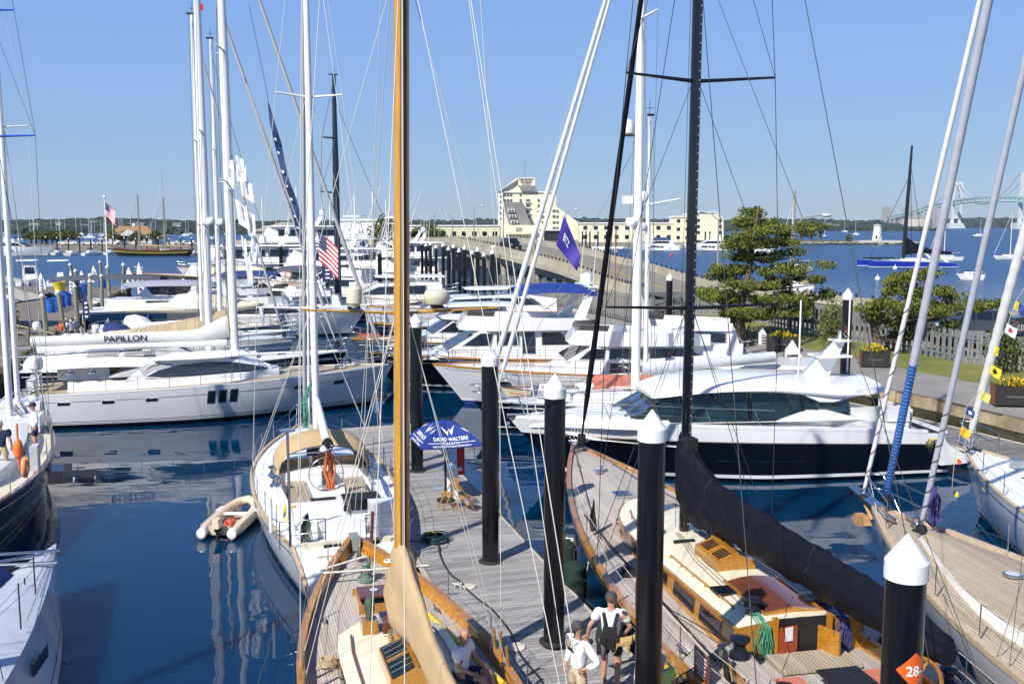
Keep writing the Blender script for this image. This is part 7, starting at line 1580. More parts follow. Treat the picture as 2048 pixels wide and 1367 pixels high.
# marina in front of the condos
for px0,px1,lb,c in ((1362,1271,'white express yacht with navy canvas top, left one moored before the yellow apartments',True),(1470,1368,'white flybridge yacht moored before the yellow apartments, left of the tall pine',False)):
    s=(PX(px0,346),346); b=(PX(px1,346),348)
    r,H=mmotor(lb,s,b,4.8,(2.6,2.2,1.8),white,cabs=[([(4.5,2.0),(1.0,3.7),(-5,3.7),(-6,1.9)],1.9,[[(2.6,2.6),(.6,3.4),(-4,3.4),(-4,2.6)]],((4,2.3),(1.2,3.6)))],rail=False,trim=white2)
    if c: boxp(r,(-1.5,0,4.2),(6.5,3.4,1.0),navyc,'canvas_cover',top=.8)
    else: slab(r,-5.5,.5,1.8,5.4,.2,white,'hardtop'); boxp(r,(-2.5,0,4.4),(4,2.8,.9),white,'flybridge')
    hull_ports(r,H,glass,(.45,.6),.25,.5,1.2,1)
for i,px in enumerate((1165,1172,1180,1196,1213,1232,1375,1411,1420)):
    copy_tree(pp,loc=(PX(px,352),352,-.2),label='dark marina piling in front of the yellow apartments',group='marina pilings by the apartments',scale=1.25)
for i,(px,l) in enumerate(((1190,7),(1205,6),(1222,8),(1245,7),(1540,8),(1525,7))):
    o=copy_tree(fb,loc=(PX(px,330 if px<1500 else 300),330 if px<1500 else 300,0),rz=1.2+i,label='small white boat in the marina below the yellow apartments',group='small marina boats by the apartments')
    for ch in list(o.children):
        if ch.name.startswith(('mast','boom')): bpy.data.objects.remove(ch)
# ---------------------------------------------------------------- boats out in the bay
def cat():
    x0,x1=PX(1727,214),PX(1896,214); root,L=boat_root('catamaran','royal blue sailing catamaran with a black mast and black furled mainsail, anchored in the bay','catamaran',(x1,214),(x0,214))
    bl=mat('royal_blue_hull',(.012,.035,.33),.15,coat=.5)
    for y in (-3.4,3.4): 
        H=Hull(L,1.7,1.35,1.25,1.0,tm=.5,p=3,sw=.6,rb=.2,rs=-1.2,fl=.9); o=hull_obj(root,H,[bl,white],((.9,0),(9,1)),n=18); o.location=(0,y,0); o=deck_obj(root,H,white,n=10); o.location=(0,y,0)
    mb=MB(); mb.box((-2,0,1.3),(8,7,.3)); mb.box((-2,0,1.6),(5,3.4,.5),top=.8); mb.obj('bridge_deck',white,root); lines(root,[[(6.5,-3.4,1.7),(6.5,3.4,1.7)],[(9.0,0,1.9),(2,0,1.9)]],.14,blackm,'cross_beam')
    M=thing; mb=MB(); mb.tube([(.2,0,1.8),(-.1,0,14),(-.5,0,26)],[.3,.28,.16],8,flat=1.5); mb.obj('mast',mat('bay_black_spar',(.015,.013,.013),.3),root)
    mb=MB(); rows=[[Vector((-.2-10*u,.25*cos(a)*(1-.3*u),3.0+1.5*(1-u)**2+(.35+1.7*(1-u)**3)*sin(a))) for a in [2*PI*k/10 for k in range(10)]] for u in [i/12 for i in range(13)]]; mb.loft(rows,0); mb.obj('mainsail_cover',blkc,root)
    lines(root,[[(7.5,0,2),(-.1,0,19)],[(.2,0,1.8),(.2,0,1.8)],[(-3,-3.4,1.6),(-.4,0,22)],[(-3,3.4,1.6),(-.4,0,22)]],.06,wired,'rigging',4)
    mb=MB(); mb.prism([(-5.5,-3.6,2.9),(-6.1,-3.6,2.9),(-9.2,-3.6,.3),(-8.4,-3.6,.3)],(0,.3,0)); mb.prism([(-5.5,3.3,2.9),(-6.1,3.3,2.9),(-9.2,3.3,.3),(-8.4,3.3,.3)],(0,.3,0)); mb.obj('stern_fairing',white,root)
cat()
def smallsail(label,px,py,L,hm,rz,mast=12,cover=None,trm=white):
    p=G(px,py,0); root=thing('moored_sailboat',label,'sailboat',(p.x,p.y,0),rz); H=Hull(L,L*.32,1.15,.9,.95,tm=.45,rb=.9,rs=.2); hull_obj(root,H,[hm,white,redbot],((.88,0),(.95,1),(9,2)),n=14); deck_obj(root,H,white,n=8)
    T=Trunk(H,.3,.72,.45,.3,sd=.3,wmax=L*.11); T.build(root,trm,trm,n=6); T.windows(root,[(.4,.46,.3,.7),(.52,.58,.3,.7)],glass,white2)
    if mast: rig(root,H,.3,1.2,mast,r=.07,mm=alu,spr=((mast*.55,.8,.1),),fore=((L*.47,1.2,.95,.05,whc),),wr=.02,boom=(2.1,L*.42,0,.07,alu,cover or bluec,.35))
    else: boxp(root,(-L*.22,0,1.25),(L*.26,1.2,.35),tanc,'cockpit_cover'); guard(root,H,.1,.9,5,.5,False,rad=.02,wr=.015)
    return root
smallsail('small white daysailer without a mast, tan cockpit cover, moored in the bay at right',1940,560,4.6,white,R(172),0)
smallsail('white sloop moored beyond the blue catamaran stern',1890,521,9,white,R(175),15)
smallsail('slim green-covered sloop at the right edge of the bay',2022,519,9.5,white,R(178),13,mat('green_canvas',(.03,.12,.08),.8))
smallsail('white sloop glimpsed between the pine branches',1585,542,8,white,R(180),14)
smallsail('white hull just left of the street lamp behind the tall pine',1592,582,5,white,R(160),0)
for px,py,c,lb in ((1342,513,redp,'red mooring ball left of the black mast'),(1676,499,mat('green_buoy',(.02,.3,.12),.5),'green buoy off the breakwater'),(1790,539,white2,'white mooring ball under the blue catamaran'),(1755,561,white2,'white mooring ball nearest the low pine'),(1930,458,blackm,'tiny dark launch far out on the bay')):
    p=G(px,py,0); mb=MB(); mb.ball((0,0,.3),.45,0,10); mb.tube([(0,0,.6),(0,0,1.1)],.06,5); o=mb.obj('mooring_buoy',c); o.location=(p.x,p.y,0); tag(o,lb,'buoy')
for i in range(9):
    px=(452,520,588,655,705,742,770,468,800)[i]; Y=(178,190,172,160,170,176,168,200,182)[i]; copy_tree(fb,loc=(PX(px,Y),Y,0),rz=.2*i,label='white sailboat with a bare mast among the moored yachts before the warehouses',group='sailboats before the warehouses',scale=.95+.08*(i%3))
# schooner, far left boats
def schooner():
    root,L=boat_root('schooner','black-hulled wooden schooner with a yellow stripe and two tall masts, moored before the brown-roofed pavilion','schooner',(PX(380,284),286),(PX(222,284),284))
    H=Hull(L,5.4,2.4,1.6,2.0,tm=.45,sw=.6,rb=1.5,rs=1.2); hull_obj(root,H,[blackm,yelc,mat('dark_green_boot',(.01,.05,.03),.5)],((.3,0),(.4,1),(.86,0),(9,2)),n=20); deck_obj(root,H,mat('brown_deck',(.25,.14,.08),.8),dz=-.3,ins=.1); cap_rail(root,H,mahog,w=.15,h=.1,inner=.1)
    for x,zt in ((3.6,17.5),(-3.6,16.5)): rig(root,H,x,1.2,zt,r=.16,mm=mat('buff_mast',(.42,.30,.16),.6),spr=((zt*.62,.7,0),),fore=((8 if x>0 else 3.2,2,.95,.05,wire),),wr=.04,boom=(2.9,6.2,0,.12,mat('buff_mast',(.42,.30,.16)),tanc,.5))
    lines(root,[[(8.5,0,2.3),(12.6,0,3.3)]],.14,mahog,'bowsprit'); boxp(root,(0,0,1.8),(3.5,2,.7),mahog,'deck_house'); boxp(root,(-6,0,1.8),(2.2,1.8,.6),mahog,'deck_house')
schooner()
mmotor('white flybridge yacht with blue-black windows moored at the far left',(PX(-60,284),285),(PX(106,284),284),6,(3.2,2.4,2.0),white,cabs=[([(5.5,2.4),(2,4.2),(-8,4.3),(-8,2.2)],2.4,[[(4,2.9),(2,3.9),(-6,3.9),(-6,3.1)]],((5,2.8),(2.2,4.1)))],fly=(-7,1,2.2,4.3,.9),top=(-6.5,-.5,2.2,6.7,white))
smallsail('tall-masted white yacht on the far pier right of the schooner',332,506,13,white,R(185),26)
for i,(px,L_) in enumerate(((118,6),(150,7),(165,6),(182,8),(196,7),(206,6),(224,6),(395,8),(415,8),(438,9),(352,7))):
    o=copy_tree(fb,loc=(PX(px,300),300-(i%3)*4,0),rz=1.4+.3*sin(i),label='small boat berthed along the far pier',group='small boats along the far pier',scale=.75)
    for ch in list(o.children):
        if ch.name.startswith(('mast','boom')) and i%3: bpy.data.objects.remove(ch)
for i in range(16):
    copy_tree(pp,loc=(PX(90+i*22.5,322),322,-.6-.3*(i%3)),label='thin dark pier pile on the far pier edge',group='piles of the far pier')
# parked cars on the far pier
carp=thing('parked_car','x','car'); mb=MB(); mb.prism([(-2.2,-.9,.35),(-2.2,-.9,.9),(-1.3,-.9,1.0),(-.7,-.9,1.45),(.8,-.9,1.45),(1.5,-.9,1.0),(2.2,-.9,.85),(2.2,-.9,.35)],(0,1.8,0)); mb.obj('body',white2,carp)
mb=MB(); [mb.prism([(-1.15,y,1.02),(-.65,y,1.38),(.75,y,1.38),(1.3,y,1.02)],(0,.02,0)) for y in (-.92,.9)]; mb.obj('window',glass,carp)
for x in (-1.4,1.4):
    for y in (-.85,.85): mb=MB(); mb.tube([(x,y-.1,.33),(x,y+.1,.33)],.33,12); mb.obj('wheel',rubber,carp)
first=True
for i in range(10):
    o=carp if first else copy_tree(carp); first=False; o.location=(PX([128,140,175,205,345,358,372,390,408,240][i],340),340,2.2); o.rotation_euler=(0,0,.1*i); o['label']='car parked along the far pier near the hedge'; o['group']='cars on the far pier'
# ================================================================ PEOPLE
skin=mat('skin',(.48,.25,.16),.55,var=.12,scale=12); hairb=mat('brown_hair',(.10,.06,.03),.8); hairg=mat('grey_hair',(.45,.44,.42),.8)
shw=mat('white_shirt_cloth',(.78,.79,.82),.85,var=.05,bump=.5,bscale=9); khaki=mat('khaki_cloth',(.48,.38,.24),.85,bump=.3,bscale=10); navs=mat('navy_shorts_cloth',(.015,.02,.07),.85,bump=.3,bscale=10); blks=mat('black_cloth',(.012,.012,.016),.85)
redsh=mat('coral_shirt_cloth',(.55,.10,.07),.85); lime=mat('lime_shirt_cloth',(.42,.55,.16),.85,bump=.4,bscale=9); lilac=mat('lilac_cloth',(.40,.38,.62),.85); capg=mat('charcoal_cap',(.06,.055,.06),.8); capb=mat('navy_cap',(.02,.03,.10),.8)
def skinmesh(chains,sub=1,root_v=0):
    """chains: list of lists of (x,y,z,r); first point of a chain may be an index tuple ('@',i) of an existing vertex"""
    vs=[];rs=[];es=[]
    for ch in chains:
        prev=None
        for p in ch:
            if p[0]=='@': prev=p[1]; continue
            vs.append(p[:3]); rs.append(p[3] if len(p)<5 else (p[3],p[4])); i=len(vs)-1
            if prev is not None: es.append((prev,i))
            prev=i
    me=bpy.data.meshes.new('t'); me.from_pydata(vs,es,[]); o=bpy.data.objects.new('t',me); COL.objects.link(o)
    md=o.modifiers.new('s','SKIN'); md.use_smooth_shade=True; md.branch_smoothing=.3
    for i,s in enumerate(me.skin_vertices[0].data): s.radius=rs[i] if isinstance(rs[i],tuple) else (rs[i],rs[i]); s.use_root=(i==root_v)
    if sub: m2=o.modifiers.new('u','SUBSURF'); m2.levels=sub; m2.render_levels=sub
    bpy.context.view_layer.update(); m=bpy.data.meshes.new_from_object(o.evaluated_get(bpy.context.evaluated_depsgraph_get())); bpy.data.objects.remove(o)
    for p in m.polygons: p.use_smooth=True
    return m
def meshobj(name,me,m,parent): me.materials.clear(); me.materials.append(m); me.name=name; o=bpy.data.objects.new(name,me); COL.objects.link(o); o.parent=parent; return o
def person(label,loc,rz,h=1.76,shirt=shw,pants=khaki,long_sleeve=False,legs='shorts',pose=None,hair='short',hairm=None,cap=None,near=False,fem=False,lean=0,group=None,turn=0.):
    """facing local +x; z=0 is the sole"""
    root=thing('person',label,'person',loc,rz,group); k=h/1.78
    J=dict(pel=(0,0,.95),wai=(0,0,1.08),che=(.01,0,1.30),nek=(0,0,1.47),hd0=(.02,0,1.55),hd1=(.03,0,1.635),hd2=(.015,0,1.725),
      sL=(0,.18,1.42),eL=(-.03,.25,1.15),wL=(.04,.26,.90),sR=(0,-.18,1.42),eR=(-.03,-.25,1.15),wR=(.04,-.26,.90),
      hL=(0,.09,.90),kL=(.03,.11,.50),aL=(-.02,.12,.09),hR=(0,-.09,.90),kR=(.03,-.11,.50),aR=(-.02,-.12,.09))
    if pose: J.update(pose)
    if lean:
        for n in ('wai','che','nek','hd0','hd1','hd2','sL','sR','eL','eR','wL','wR'):
            if pose and n in pose: continue
            x,y,z=J[n]; J[n]=(x+(z-.95)*lean,y,z)
    J={n:tuple(c*k for c in v) for n,v in J.items()}
    def P(n,r): return (*J[n],r*k)
    c=[[P('pel',.115),P('wai',.095),P('che',.118),P('nek',.055),P('hd0',.070),P('hd1',.102),P('hd2',.075)]]
    base=7
    ch=list(c); 
    for s in 'LR':
        sh=J['s'+s]; el=J['e'+s]; wr=J['w'+s]; d=(Vector(wr)-Vector(el)).normalized(); hd=Vector(wr)+d*.055*k
        sb=Vector(J['che']).lerp(Vector(sh),.86)-V(0,0,.012*k); ch.append([('@',2),(*sb,.046*k),P('e'+s,.043),P('w'+s,.028),(*hd,(.040*k),(.018*k) if False else .03*k)])
    for s in 'LR':
        a=Vector(J['a'+s]); kn=Vector(J['k'+s]); f=Vector((.13*k,0,-.05*k)); 
        if pose and 't'+s in pose: f=Vector(pose['t'+s])*k
        ch.append([('@',0),P('h'+s,.082),P('k'+s,.062),P('a'+s,.042),(*(a+f),.038*k)])
    body=meshobj('body',skinmesh(ch,1),skin,root)
    # face and ears joined into the body mesh
    hd=Vector(J['hd1']); R_=Matrix.Rotation(turn,3,'Z'); fx=MB()
    if near:
        fx.ball(tuple(hd+R_@V(.092*k,0,-.01*k)),.017*k,0,8,1,.8,1.3)
        for sd in (1,-1): fx.ball(tuple(hd+R_@V(0,sd*.084*k,-.005)),.026*k,0,8,.6,.4,1.2)
        for s in 'LR':
            wr=Vector(J['w'+s]); el=Vector(J['e'+s]); d=(wr-el).normalized(); side=d.cross(V(1,0,0)); side=side.normalized() if side.length>.2 else V(0,1,0); pn=d.cross(side).normalized()
            b=wr+d*.075*k
            for q,(o_,l) in enumerate(((-.028,.062),(-.009,.072),(.010,.068),(.027,.052))):
                p0=b+side*o_*k; bend=pn*(.018*k); fx.tube([p0-d*.02*k,p0+d*l*.45*k+bend*.2,p0+d*l*.8*k+bend,p0+d*l*.95*k+bend*1.9],[.0095*k,.0088*k,.008*k,.006*k],6)
            p0=wr+d*.03*k+side*(-.03)*k; fx.tube([p0,p0+d*.03*k-side*.022*k,p0+d*.055*k-side*.028*k],[.012*k,.010*k,.008*k],6)
        me=bpy.data.meshes.new('x'); me.from_pydata(fx.v,[],fx.f); [setattr(p,'use_smooth',True) for p in me.polygons]
        import bmesh
        bm=bmesh.new(); bm.from_mesh(body.data); bm.from_mesh(me); bm.to_mesh(body.data); bm.free()
        e=MB()
        for sd in (1,-1): e.ball(tuple(hd+R_@V(.083*k,sd*.03*k,.012*k)),.010*k,0,8)
        e.box(tuple(hd+R_@V(.086*k,0,-.045*k)),(.006,.045*k,.008)); e.obj('eyes_and_mouth',mat('dark_eye',(.04,.02,.02),.4),root)
    # shirt
    g=.016*k
    s=[[(*(Vector(J['pel'])-V(0,0,.05*k)),.150*k),(*J['wai'],.145*k),(*J['che'],.178*k),(*(Vector(J['nek'])-V(0,0,.03*k)),.092*k)]]
    for t_ in 'LR':
        sh,el,wr=(Vector(J[q+t_]) for q in 'sew'); ar=[('@',2),(*sh,.092*k)]
        ar+= [(*el,.064*k),(*(wr-(wr-el).normalized()*.03*k),.046*k)] if long_sleeve else [(*(sh+(el-sh)*.72),.080*k)]
        s.append(ar)
    sh_=skinmesh(s,2 if near else 1)
    if near:
        from mathutils import noise
        for v in sh_.vertices: v.co+=v.normal*(.016*noise.noise(Vector((v.co.x*9,v.co.y*9+v.co.z*5,v.co.z*7)))-.010*abs(noise.noise(Vector((v.co.x*16+3,v.co.y*16,v.co.z*11)))))
    meshobj('shirt',sh_,shirt,root)
    p=[[(*(Vector(J['pel'])+V(0,0,.03*k)),.152*k),(*(Vector(J['pel'])-V(0,0,.03*k)),.15*k)]]
    for t_ in 'LR':
        hp_,kn,an=(Vector(J[q+t_]) for q in 'hka'); lg=[('@',1),(*hp_,.112*k)]
        if legs=='long': lg+=[(*kn,.084*k),(*(an+(kn-an)*.08),.066*k)]
        else: lg+=[(*(hp_+(kn-hp_)*.78),.095*k)]
        p.append(lg)
    meshobj('shorts' if legs!='long' else 'trousers',skinmesh(p,1),pants,root)
    for o_ in root.children:       # broaden trunk and limbs across, heads stay
        for v in o_.data.vertices:
            if v.co.z<J['nek'][2]+.01: v.co.y*=1.17
    hd2=Vector(J['hd1'])+V(-.012*k,0,.012*k)
    if hair!='none':
        mb=MB(); rr=.100*k; prof=[(rr*1.0,-.02*k),(rr*1.02,.02*k),(rr*.96,.055*k),(rr*.72,.09*k),(rr*.38,.112*k),(.004,.118*k)]
        if hair=='long': prof=[(rr*.8,-.14*k),(rr*.95,-.06*k)]+prof
        mb.lathe(prof,tuple(hd2+V(-.012*k,0,0)),14); mb.obj('hair',hairm or hairb,root)
    if cap:
        mb=MB(); rr=.105*k; c0=hd2+V(0,0,.02*k); mb.lathe([(rr,0),(rr*.99,.04*k),(rr*.78,.085*k),(rr*.35,.108*k),(.004,.112*k)],tuple(c0),16)
        d=R_@V(1,0,0); q=R_@V(0,1,0); mb.prism([c0+d*rr*.7-q*.085*k,c0+d*(rr+.10*k)-q*.05*k-V(0,0,.03),c0+d*(rr+.10*k)+q*.05*k-V(0,0,.03),c0+d*rr*.7+q*.085*k],(0,0,.012)); mb.obj('cap',cap,root)
    mb=MB()
    for t_ in 'LR':
        a=Vector(J['a'+t_]); f=Vector((.05,0,-.045)) if not(pose and 't'+t_ in pose) else Vector(pose['t'+t_])*.4; mb.ball(tuple(a+f*k),.062*k,0,10,2.1,.85,.62)
    mb.obj('shoes',mat('shoe',(.25,.2,.16),.8) if not near else mat('deck_shoe',(.3,.25,.2),.7),root); return root
# man in white long sleeves, cap, hand on hip
pm=person('man in white long-sleeved shirt, khaki shorts and dark cap, hand on hip, on the dock',(1.14,15.98,.5),R(212),1.8,shw,khaki,True,'shorts',
   dict(eL=(-.10,.38,1.16),wL=(.04,.20,1.02),eR=(-.02,-.24,1.14),wR=(.10,-.20,.94),hd1=(.035,0,1.64)),cap=capg,hairm=mat('fair_hair',(.25,.17,.08),.8),near=True)
mb=MB(); mb.tube([(-.02,.09,1.50),(.10,.08,1.44),(.165,.02,1.34),(.165,-.02,1.34),(.10,-.08,1.44),(-.02,-.09,1.50)],.008,5); mb.box((.175,.0,1.33),(.02,.13,.04),0); mb.obj('hanging_sunglasses',blackm,pm)
# man with black harness
pb=person('man seen from behind wearing a black camera harness over a white T-shirt',(1.82,17.2,.5),R(78),1.84,shw,blks,False,'shorts',
   dict(eL=(-.06,.31,1.16),wL=(.02,.36,.92),eR=(.02,-.30,1.15),wR=(.12,-.22,1.0),kL=(.06,.10,.50),aL=(.05,.11,.09),kR=(.02,-.11,.50),aR=(-.12,-.12,.11)),cap=capg,hairm=hairb,near=True)
mb=MB()
for sd in (1,-1): mb.tube([(.15,sd*.10,1.25),(.06,sd*.125,1.46),(-.08,sd*.125,1.45),(-.165,sd*.09,1.30),(-.175,sd*.06,1.12)],.034,8,flat=.5)
mb.box((-.175,0,1.12),(.05,.26,.22)); mb.box((-.16,0,1.0),(.07,.34,.07)); mb.obj('camera_harness',blks,pb)
mb=MB(); mb.torus((0,0,.98),.165,.03,'Z',20,6); mb.box((-.17,.12,.94),(.1,.12,.16)); mb.box((-.19,-.02,.92),(.1,.13,.18)); mb.box((-.1,.2,.80),(.14,.08,.24)); mb.obj('utility_belt',blackm,pb)
mb=MB(); mb.tube([(-.13,.19,.99),(-.18,.10,.85),(-.17,.12,.62)],[.05,.08,.04],8,flat=.5); mb.obj('tied_jacket',mat('mauve_grey_cloth',(.13,.11,.14),.9),pb)
mb=MB(); mb.ball((.045,.38,.83),.055,0,10); mb.obj('camera_strap_weight',blackm,pb)
# small tan dog carried at his side
def dog():
    root=thing('dog','small tan dog with dark collar carried by the man in the black harness','dog',(2.07,17.05,1.42),R(-10))
    tan=mat('tan_fur',(.46,.31,.13),.95,var=.35,scale=25,bump=.8,bscale=60)
    me=skinmesh([[(-.16,0,.02,.07),(-.06,0,.03,.085),(.06,0,.04,.08),(.13,0,.10,.055),(.19,0,.15,.07),(.26,0,.13,.042),(.30,0,.12,.028)],[('@',2),(.05,.05,-.10,.03),(.05,.05,-.2,.022)],[('@',2),(.06,-.05,-.10,.03),(.07,-.05,-.2,.022)],[('@',0),(-.17,.05,-.10,.035),(-.2,.05,-.2,.022)],[('@',0),(-.17,-.05,-.10,.035),(-.2,-.05,-.2,.022)],[('@',0),(-.24,0,.08,.02),(-.28,0,.14,.012)]],1)
    meshobj('body',me,tan,root); mb=MB()
    for sd in (1,-1): mb.prism([(.16,sd*.055,.2),(.2,sd*.07,.2),(.17,sd*.09,.12)],(0,sd*.01,0))
    mb.obj('ear',tan,root); mb=MB(); mb.ball((.325,0,.125),.016); [mb.ball((.245,sd*.035,.165),.009) for sd in (1,-1)]; mb.obj('nose_and_eyes',blackm,root)
    mb=MB(); mb.torus((.13,0,.10),.062,.011,'X',16,6); mb.obj('collar',blackm,root)
dog()
# bald man sitting on the golden-masted yacht
sit=dict(pel=(0,0,.12),wai=(0,0,.25),che=(.03,0,.47),nek=(.05,0,.64),hd0=(.075,0,.72),hd1=(.09,0,.81),hd2=(.075,0,.90),sL=(.04,.18,.59),eL=(.12,.24,.33),wL=(.34,.16,.25),sR=(.04,-.18,.59),eR=(.10,-.24,.33),wR=(.32,-.18,.24),
   hL=(.02,.10,.10),kL=(.47,.14,.14),aL=(.60,.14,-.28),hR=(.02,-.10,.10),kR=(.47,-.10,.14),aR=(.62,-.12,-.28))
pp3=person('bald man in white T-shirt and navy shorts sitting beside the yellow pole',(-.88,15.95,1.27),R(-24),1.78,shw,navs,False,'shorts',sit,hair='none',near=True)
mb=MB(); mb.prism([(-1.1,15.75,1.30),(-.6,15.6,1.26),(-.5,16.05,1.26),(-1.0,16.2,1.30)],(0,0,.07)); o=mb.obj('cushion',mat('teal_cushion',(.03,.11,.12),.8)); tag(o,'dark teal cushion under the bald man on the wooden yacht','cushion')
person('person in a lime green top half hidden behind the tall black piling at the bottom',(2.42,15.1,.5),R(120),1.62,lime,khaki,False,'shorts',dict(eL=(.05,.25,1.15),wL=(.22,.18,1.1)),hairm=hairg,near=True)
person('man in a navy T-shirt seen from behind aboard the dark-hulled ketch',(-15.35,28.7,1.5),R(100),1.72,mat('navy_tshirt_cloth',(.012,.018,.06),.85,bump=.3,bscale=10),khaki,False,'shorts',dict(eL=(.05,.28,1.2),wL=(.25,.30,1.15)),hairm=hairg,near=True)
person('man in a white shirt and navy cap standing on the ketch by the rail',(-15.75,31.6,1.5),R(215),1.74,shw,navs,True,'shorts',dict(wL=(.1,.22,.92),wR=(.12,-.2,.95)),cap=capb,near=True)
person('man in white T-shirt and navy shorts standing in the cockpit of the lettered-boom yacht',A(437,769,46.4).xyz,R(20),1.7,shw,navs,False,'shorts',dict(eL=(.08,.22,1.2),wL=(.22,.1,1.25),eR=(.08,-.22,1.2),wR=(.22,-.1,1.22)))
person('crew member in lilac trousers bending on the bow of the teal sloop',(-18.6,72.6,1.55),R(200),1.7,shw,lilac,False,'long',lean=.35)
person('man sitting on the quay boards in a white shirt by the black motor yacht stern',(16.3,40.3,.7),R(190),1.72,shw,khaki,False,'shorts',sit)
for i,(px,py,Y,sh,pn,lb) in enumerate(((111,688,69,redsh,navs,'person in a coral red shirt with folded arms, at the left finger dock'),(121,684,70.5,shw,navs,'man in a white shirt directly behind the coral-shirted person'),(131,684,69.3,mat('pale_blue_shirt',(.5,.56,.68),.85),navs,'person in a pale blue shirt and white hat right of the coral shirt'),(141,680,71.5,mat('blue_white_shirt',(.35,.42,.62),.85),khaki,'rightmost of the standing group on the left finger dock'),(158,664,76,mat('aqua_shirt',(.35,.52,.55),.85),khaki,'person in an aqua top alone near the dark feather flag'),(200,690,66,shw,khaki,'stooping person in white behind the end of the lettered boom'))):
    p=G(px,py,.6); person(lb,(PX(px,Y),Y,.6),R(250+i*35),1.7,sh,pn,hairm=hairg if i%2 else hairb,cap=mat('sun_hat',(.6,.58,.5),.8) if i in (1,2) else None,lean=.3 if i==5 else 0)
for px,Y,sh,lb in ((850,103,shw,'distant person in white walking on the dock beside the causeway pilings'),(868,98,mat('violet_shirt',(.2,.15,.45),.85),'distant person in violet walking on the dock beside the causeway pilings'),(986,129,shw,'pedestrian in white on the causeway road'),(1563,49,shw,'visitor in a white shirt by the white feather flag on the path dock'),(1586,50,shw,'second white-shirted visitor, right of the feather flag')):
    z=.7 if px<900 else (4.9 if px<1000 else .65); person(lb,(PX(px,Y),Y,z),R(90),1.72,sh,khaki)
mb=MB(); d0=Vector((PX(840,88),88,0)); mb.poly([(PX(826,88),86,.6),(PX(905,86),86,.6),(PX(880,150),150,.6),(PX(832,150),150,.6)]); o=mb.obj('floating_dock',dockw); tag(o,'pale board dock running along the causeway pilings toward the distance','dock')
mb=MB(); mb.box((PX(660,98),100,.35),(17,2.2,.6)); mb.box((PX(660,98),98.8,.05),(17,.3,.5),1); o=mb.obj('floating_dock',[mat('brown_dock_boards',(.28,.21,.14),.85,var=.3,scale=3),stoned]); tag(o,'brown timber dock beneath the white trawler yacht','dock')
# ================================================================ umbrella and dock things
def umbrella():
    root=thing('market_umbrella','royal blue square market umbrella with white lettering standing on the dock','umbrella',(-2.06,29.5,.5),R(17)); h=2.55; s=.95
    mb=MB(); mb.tube([(0,0,0),(0,0,h)],.035,10); mb.lathe([(.28,0),(.28,.05),(.05,.1)],n=16); mb.obj('pole',blackm,root)
    def surf(i,u,v):      # side i, u -1..1 along the edge, v 0 apex..1 rim
        a=i*PI/2-PI/2; y=-s*v; x=u*s*v*(1-.05*(1-abs(u)))
        z=h-.62*v**1.7-.09*(1-u*u)*v*(1-v)*2-.03*(1-abs(u))*v
        p=Vector((x,y*(1-.04*(1-u*u)),z)); return Matrix.Rotation(i*PI/2,3,'Z')@p
    for i in range(4):
        mb=MB(); mb.loft([[surf(i,-1+k/5,v) for k in range(11)] for v in (.001,.15,.3,.45,.6,.75,.9,1)],0,False,False,True)
        mb.loft([[surf(i,-1+k/5,1) for k in range(11)],[surf(i,-1+k/5,1)+V(0,0,-.05) for k in range(11)]],0,False,False,True); mb.obj('canopy_panel',bluec,root)
    mb=MB()
    for i in range(4): mb.tube([surf(i,-1,v)-V(0,0,.015) for v in (.02,.3,.6,.9,1)],.01,5); mb.tube([surf(i,0,.6)-V(0,0,.02),V(0,0,h-.75)],.008,5)
    mb.obj('rib',steel,root); mb=MB(); mb.ball((0,0,h+.02),.04); mb.obj('finial',blackm,root)
    for i in (0,3):
        def f(u,v,i=i,y0=0): 
            vv=.80-v*1.0/ .95; p=surf(i,u/(s*max(.2,vv)),vv); return p+(Matrix.Rotation(i*PI/2,3,'Z')@V(0,-.010,.012))
        text('DAVID WALTERS',.142,inkw,lambda u,v:f(u,v-.03),root,'lettering',True,1.0); text('YACHTS',.09,inkw,lambda u,v:f(u,v-.13),root,'lettering',True,1.5); text('YOUR CHOICE FOR BLUE WATER BOATS',.062,inkw,lambda u,v:f(u,v-.2),root,'lettering',True,1.05)
        mb=MB(); 
        for x0,x1 in ((-.72,-.26),(.26,.74)): mb.add([f(x0,-.10),f(x1,-.10),f(x1,-.085),f(x0,-.085)],[(0,1,2,3)])
        w=[[(-.20,.42),(-.06,.12),(-.02,.30),(-.07,.24)],[(-.02,.30),(-.06,.12),(.0,.36)],[(.20,.44),(.06,.12),(.0,.36),(.06,.30)],[(-.24,.46),(-.06,.18),(-.05,.12),(-.14,.24)],[(.22,.47),(.07,.16),(.05,.12),(.12,.30)]]
        for pz in w: mb.poly([f(x,z) for x,z in pz])
        for sx in (1,-1): mb.poly([f(sx*.36,.33),f(sx*.52,.20),f(sx*.62,.14),f(sx*.48,.26)])
        mb.obj('emblem',inkw,root,False)
umbrella()
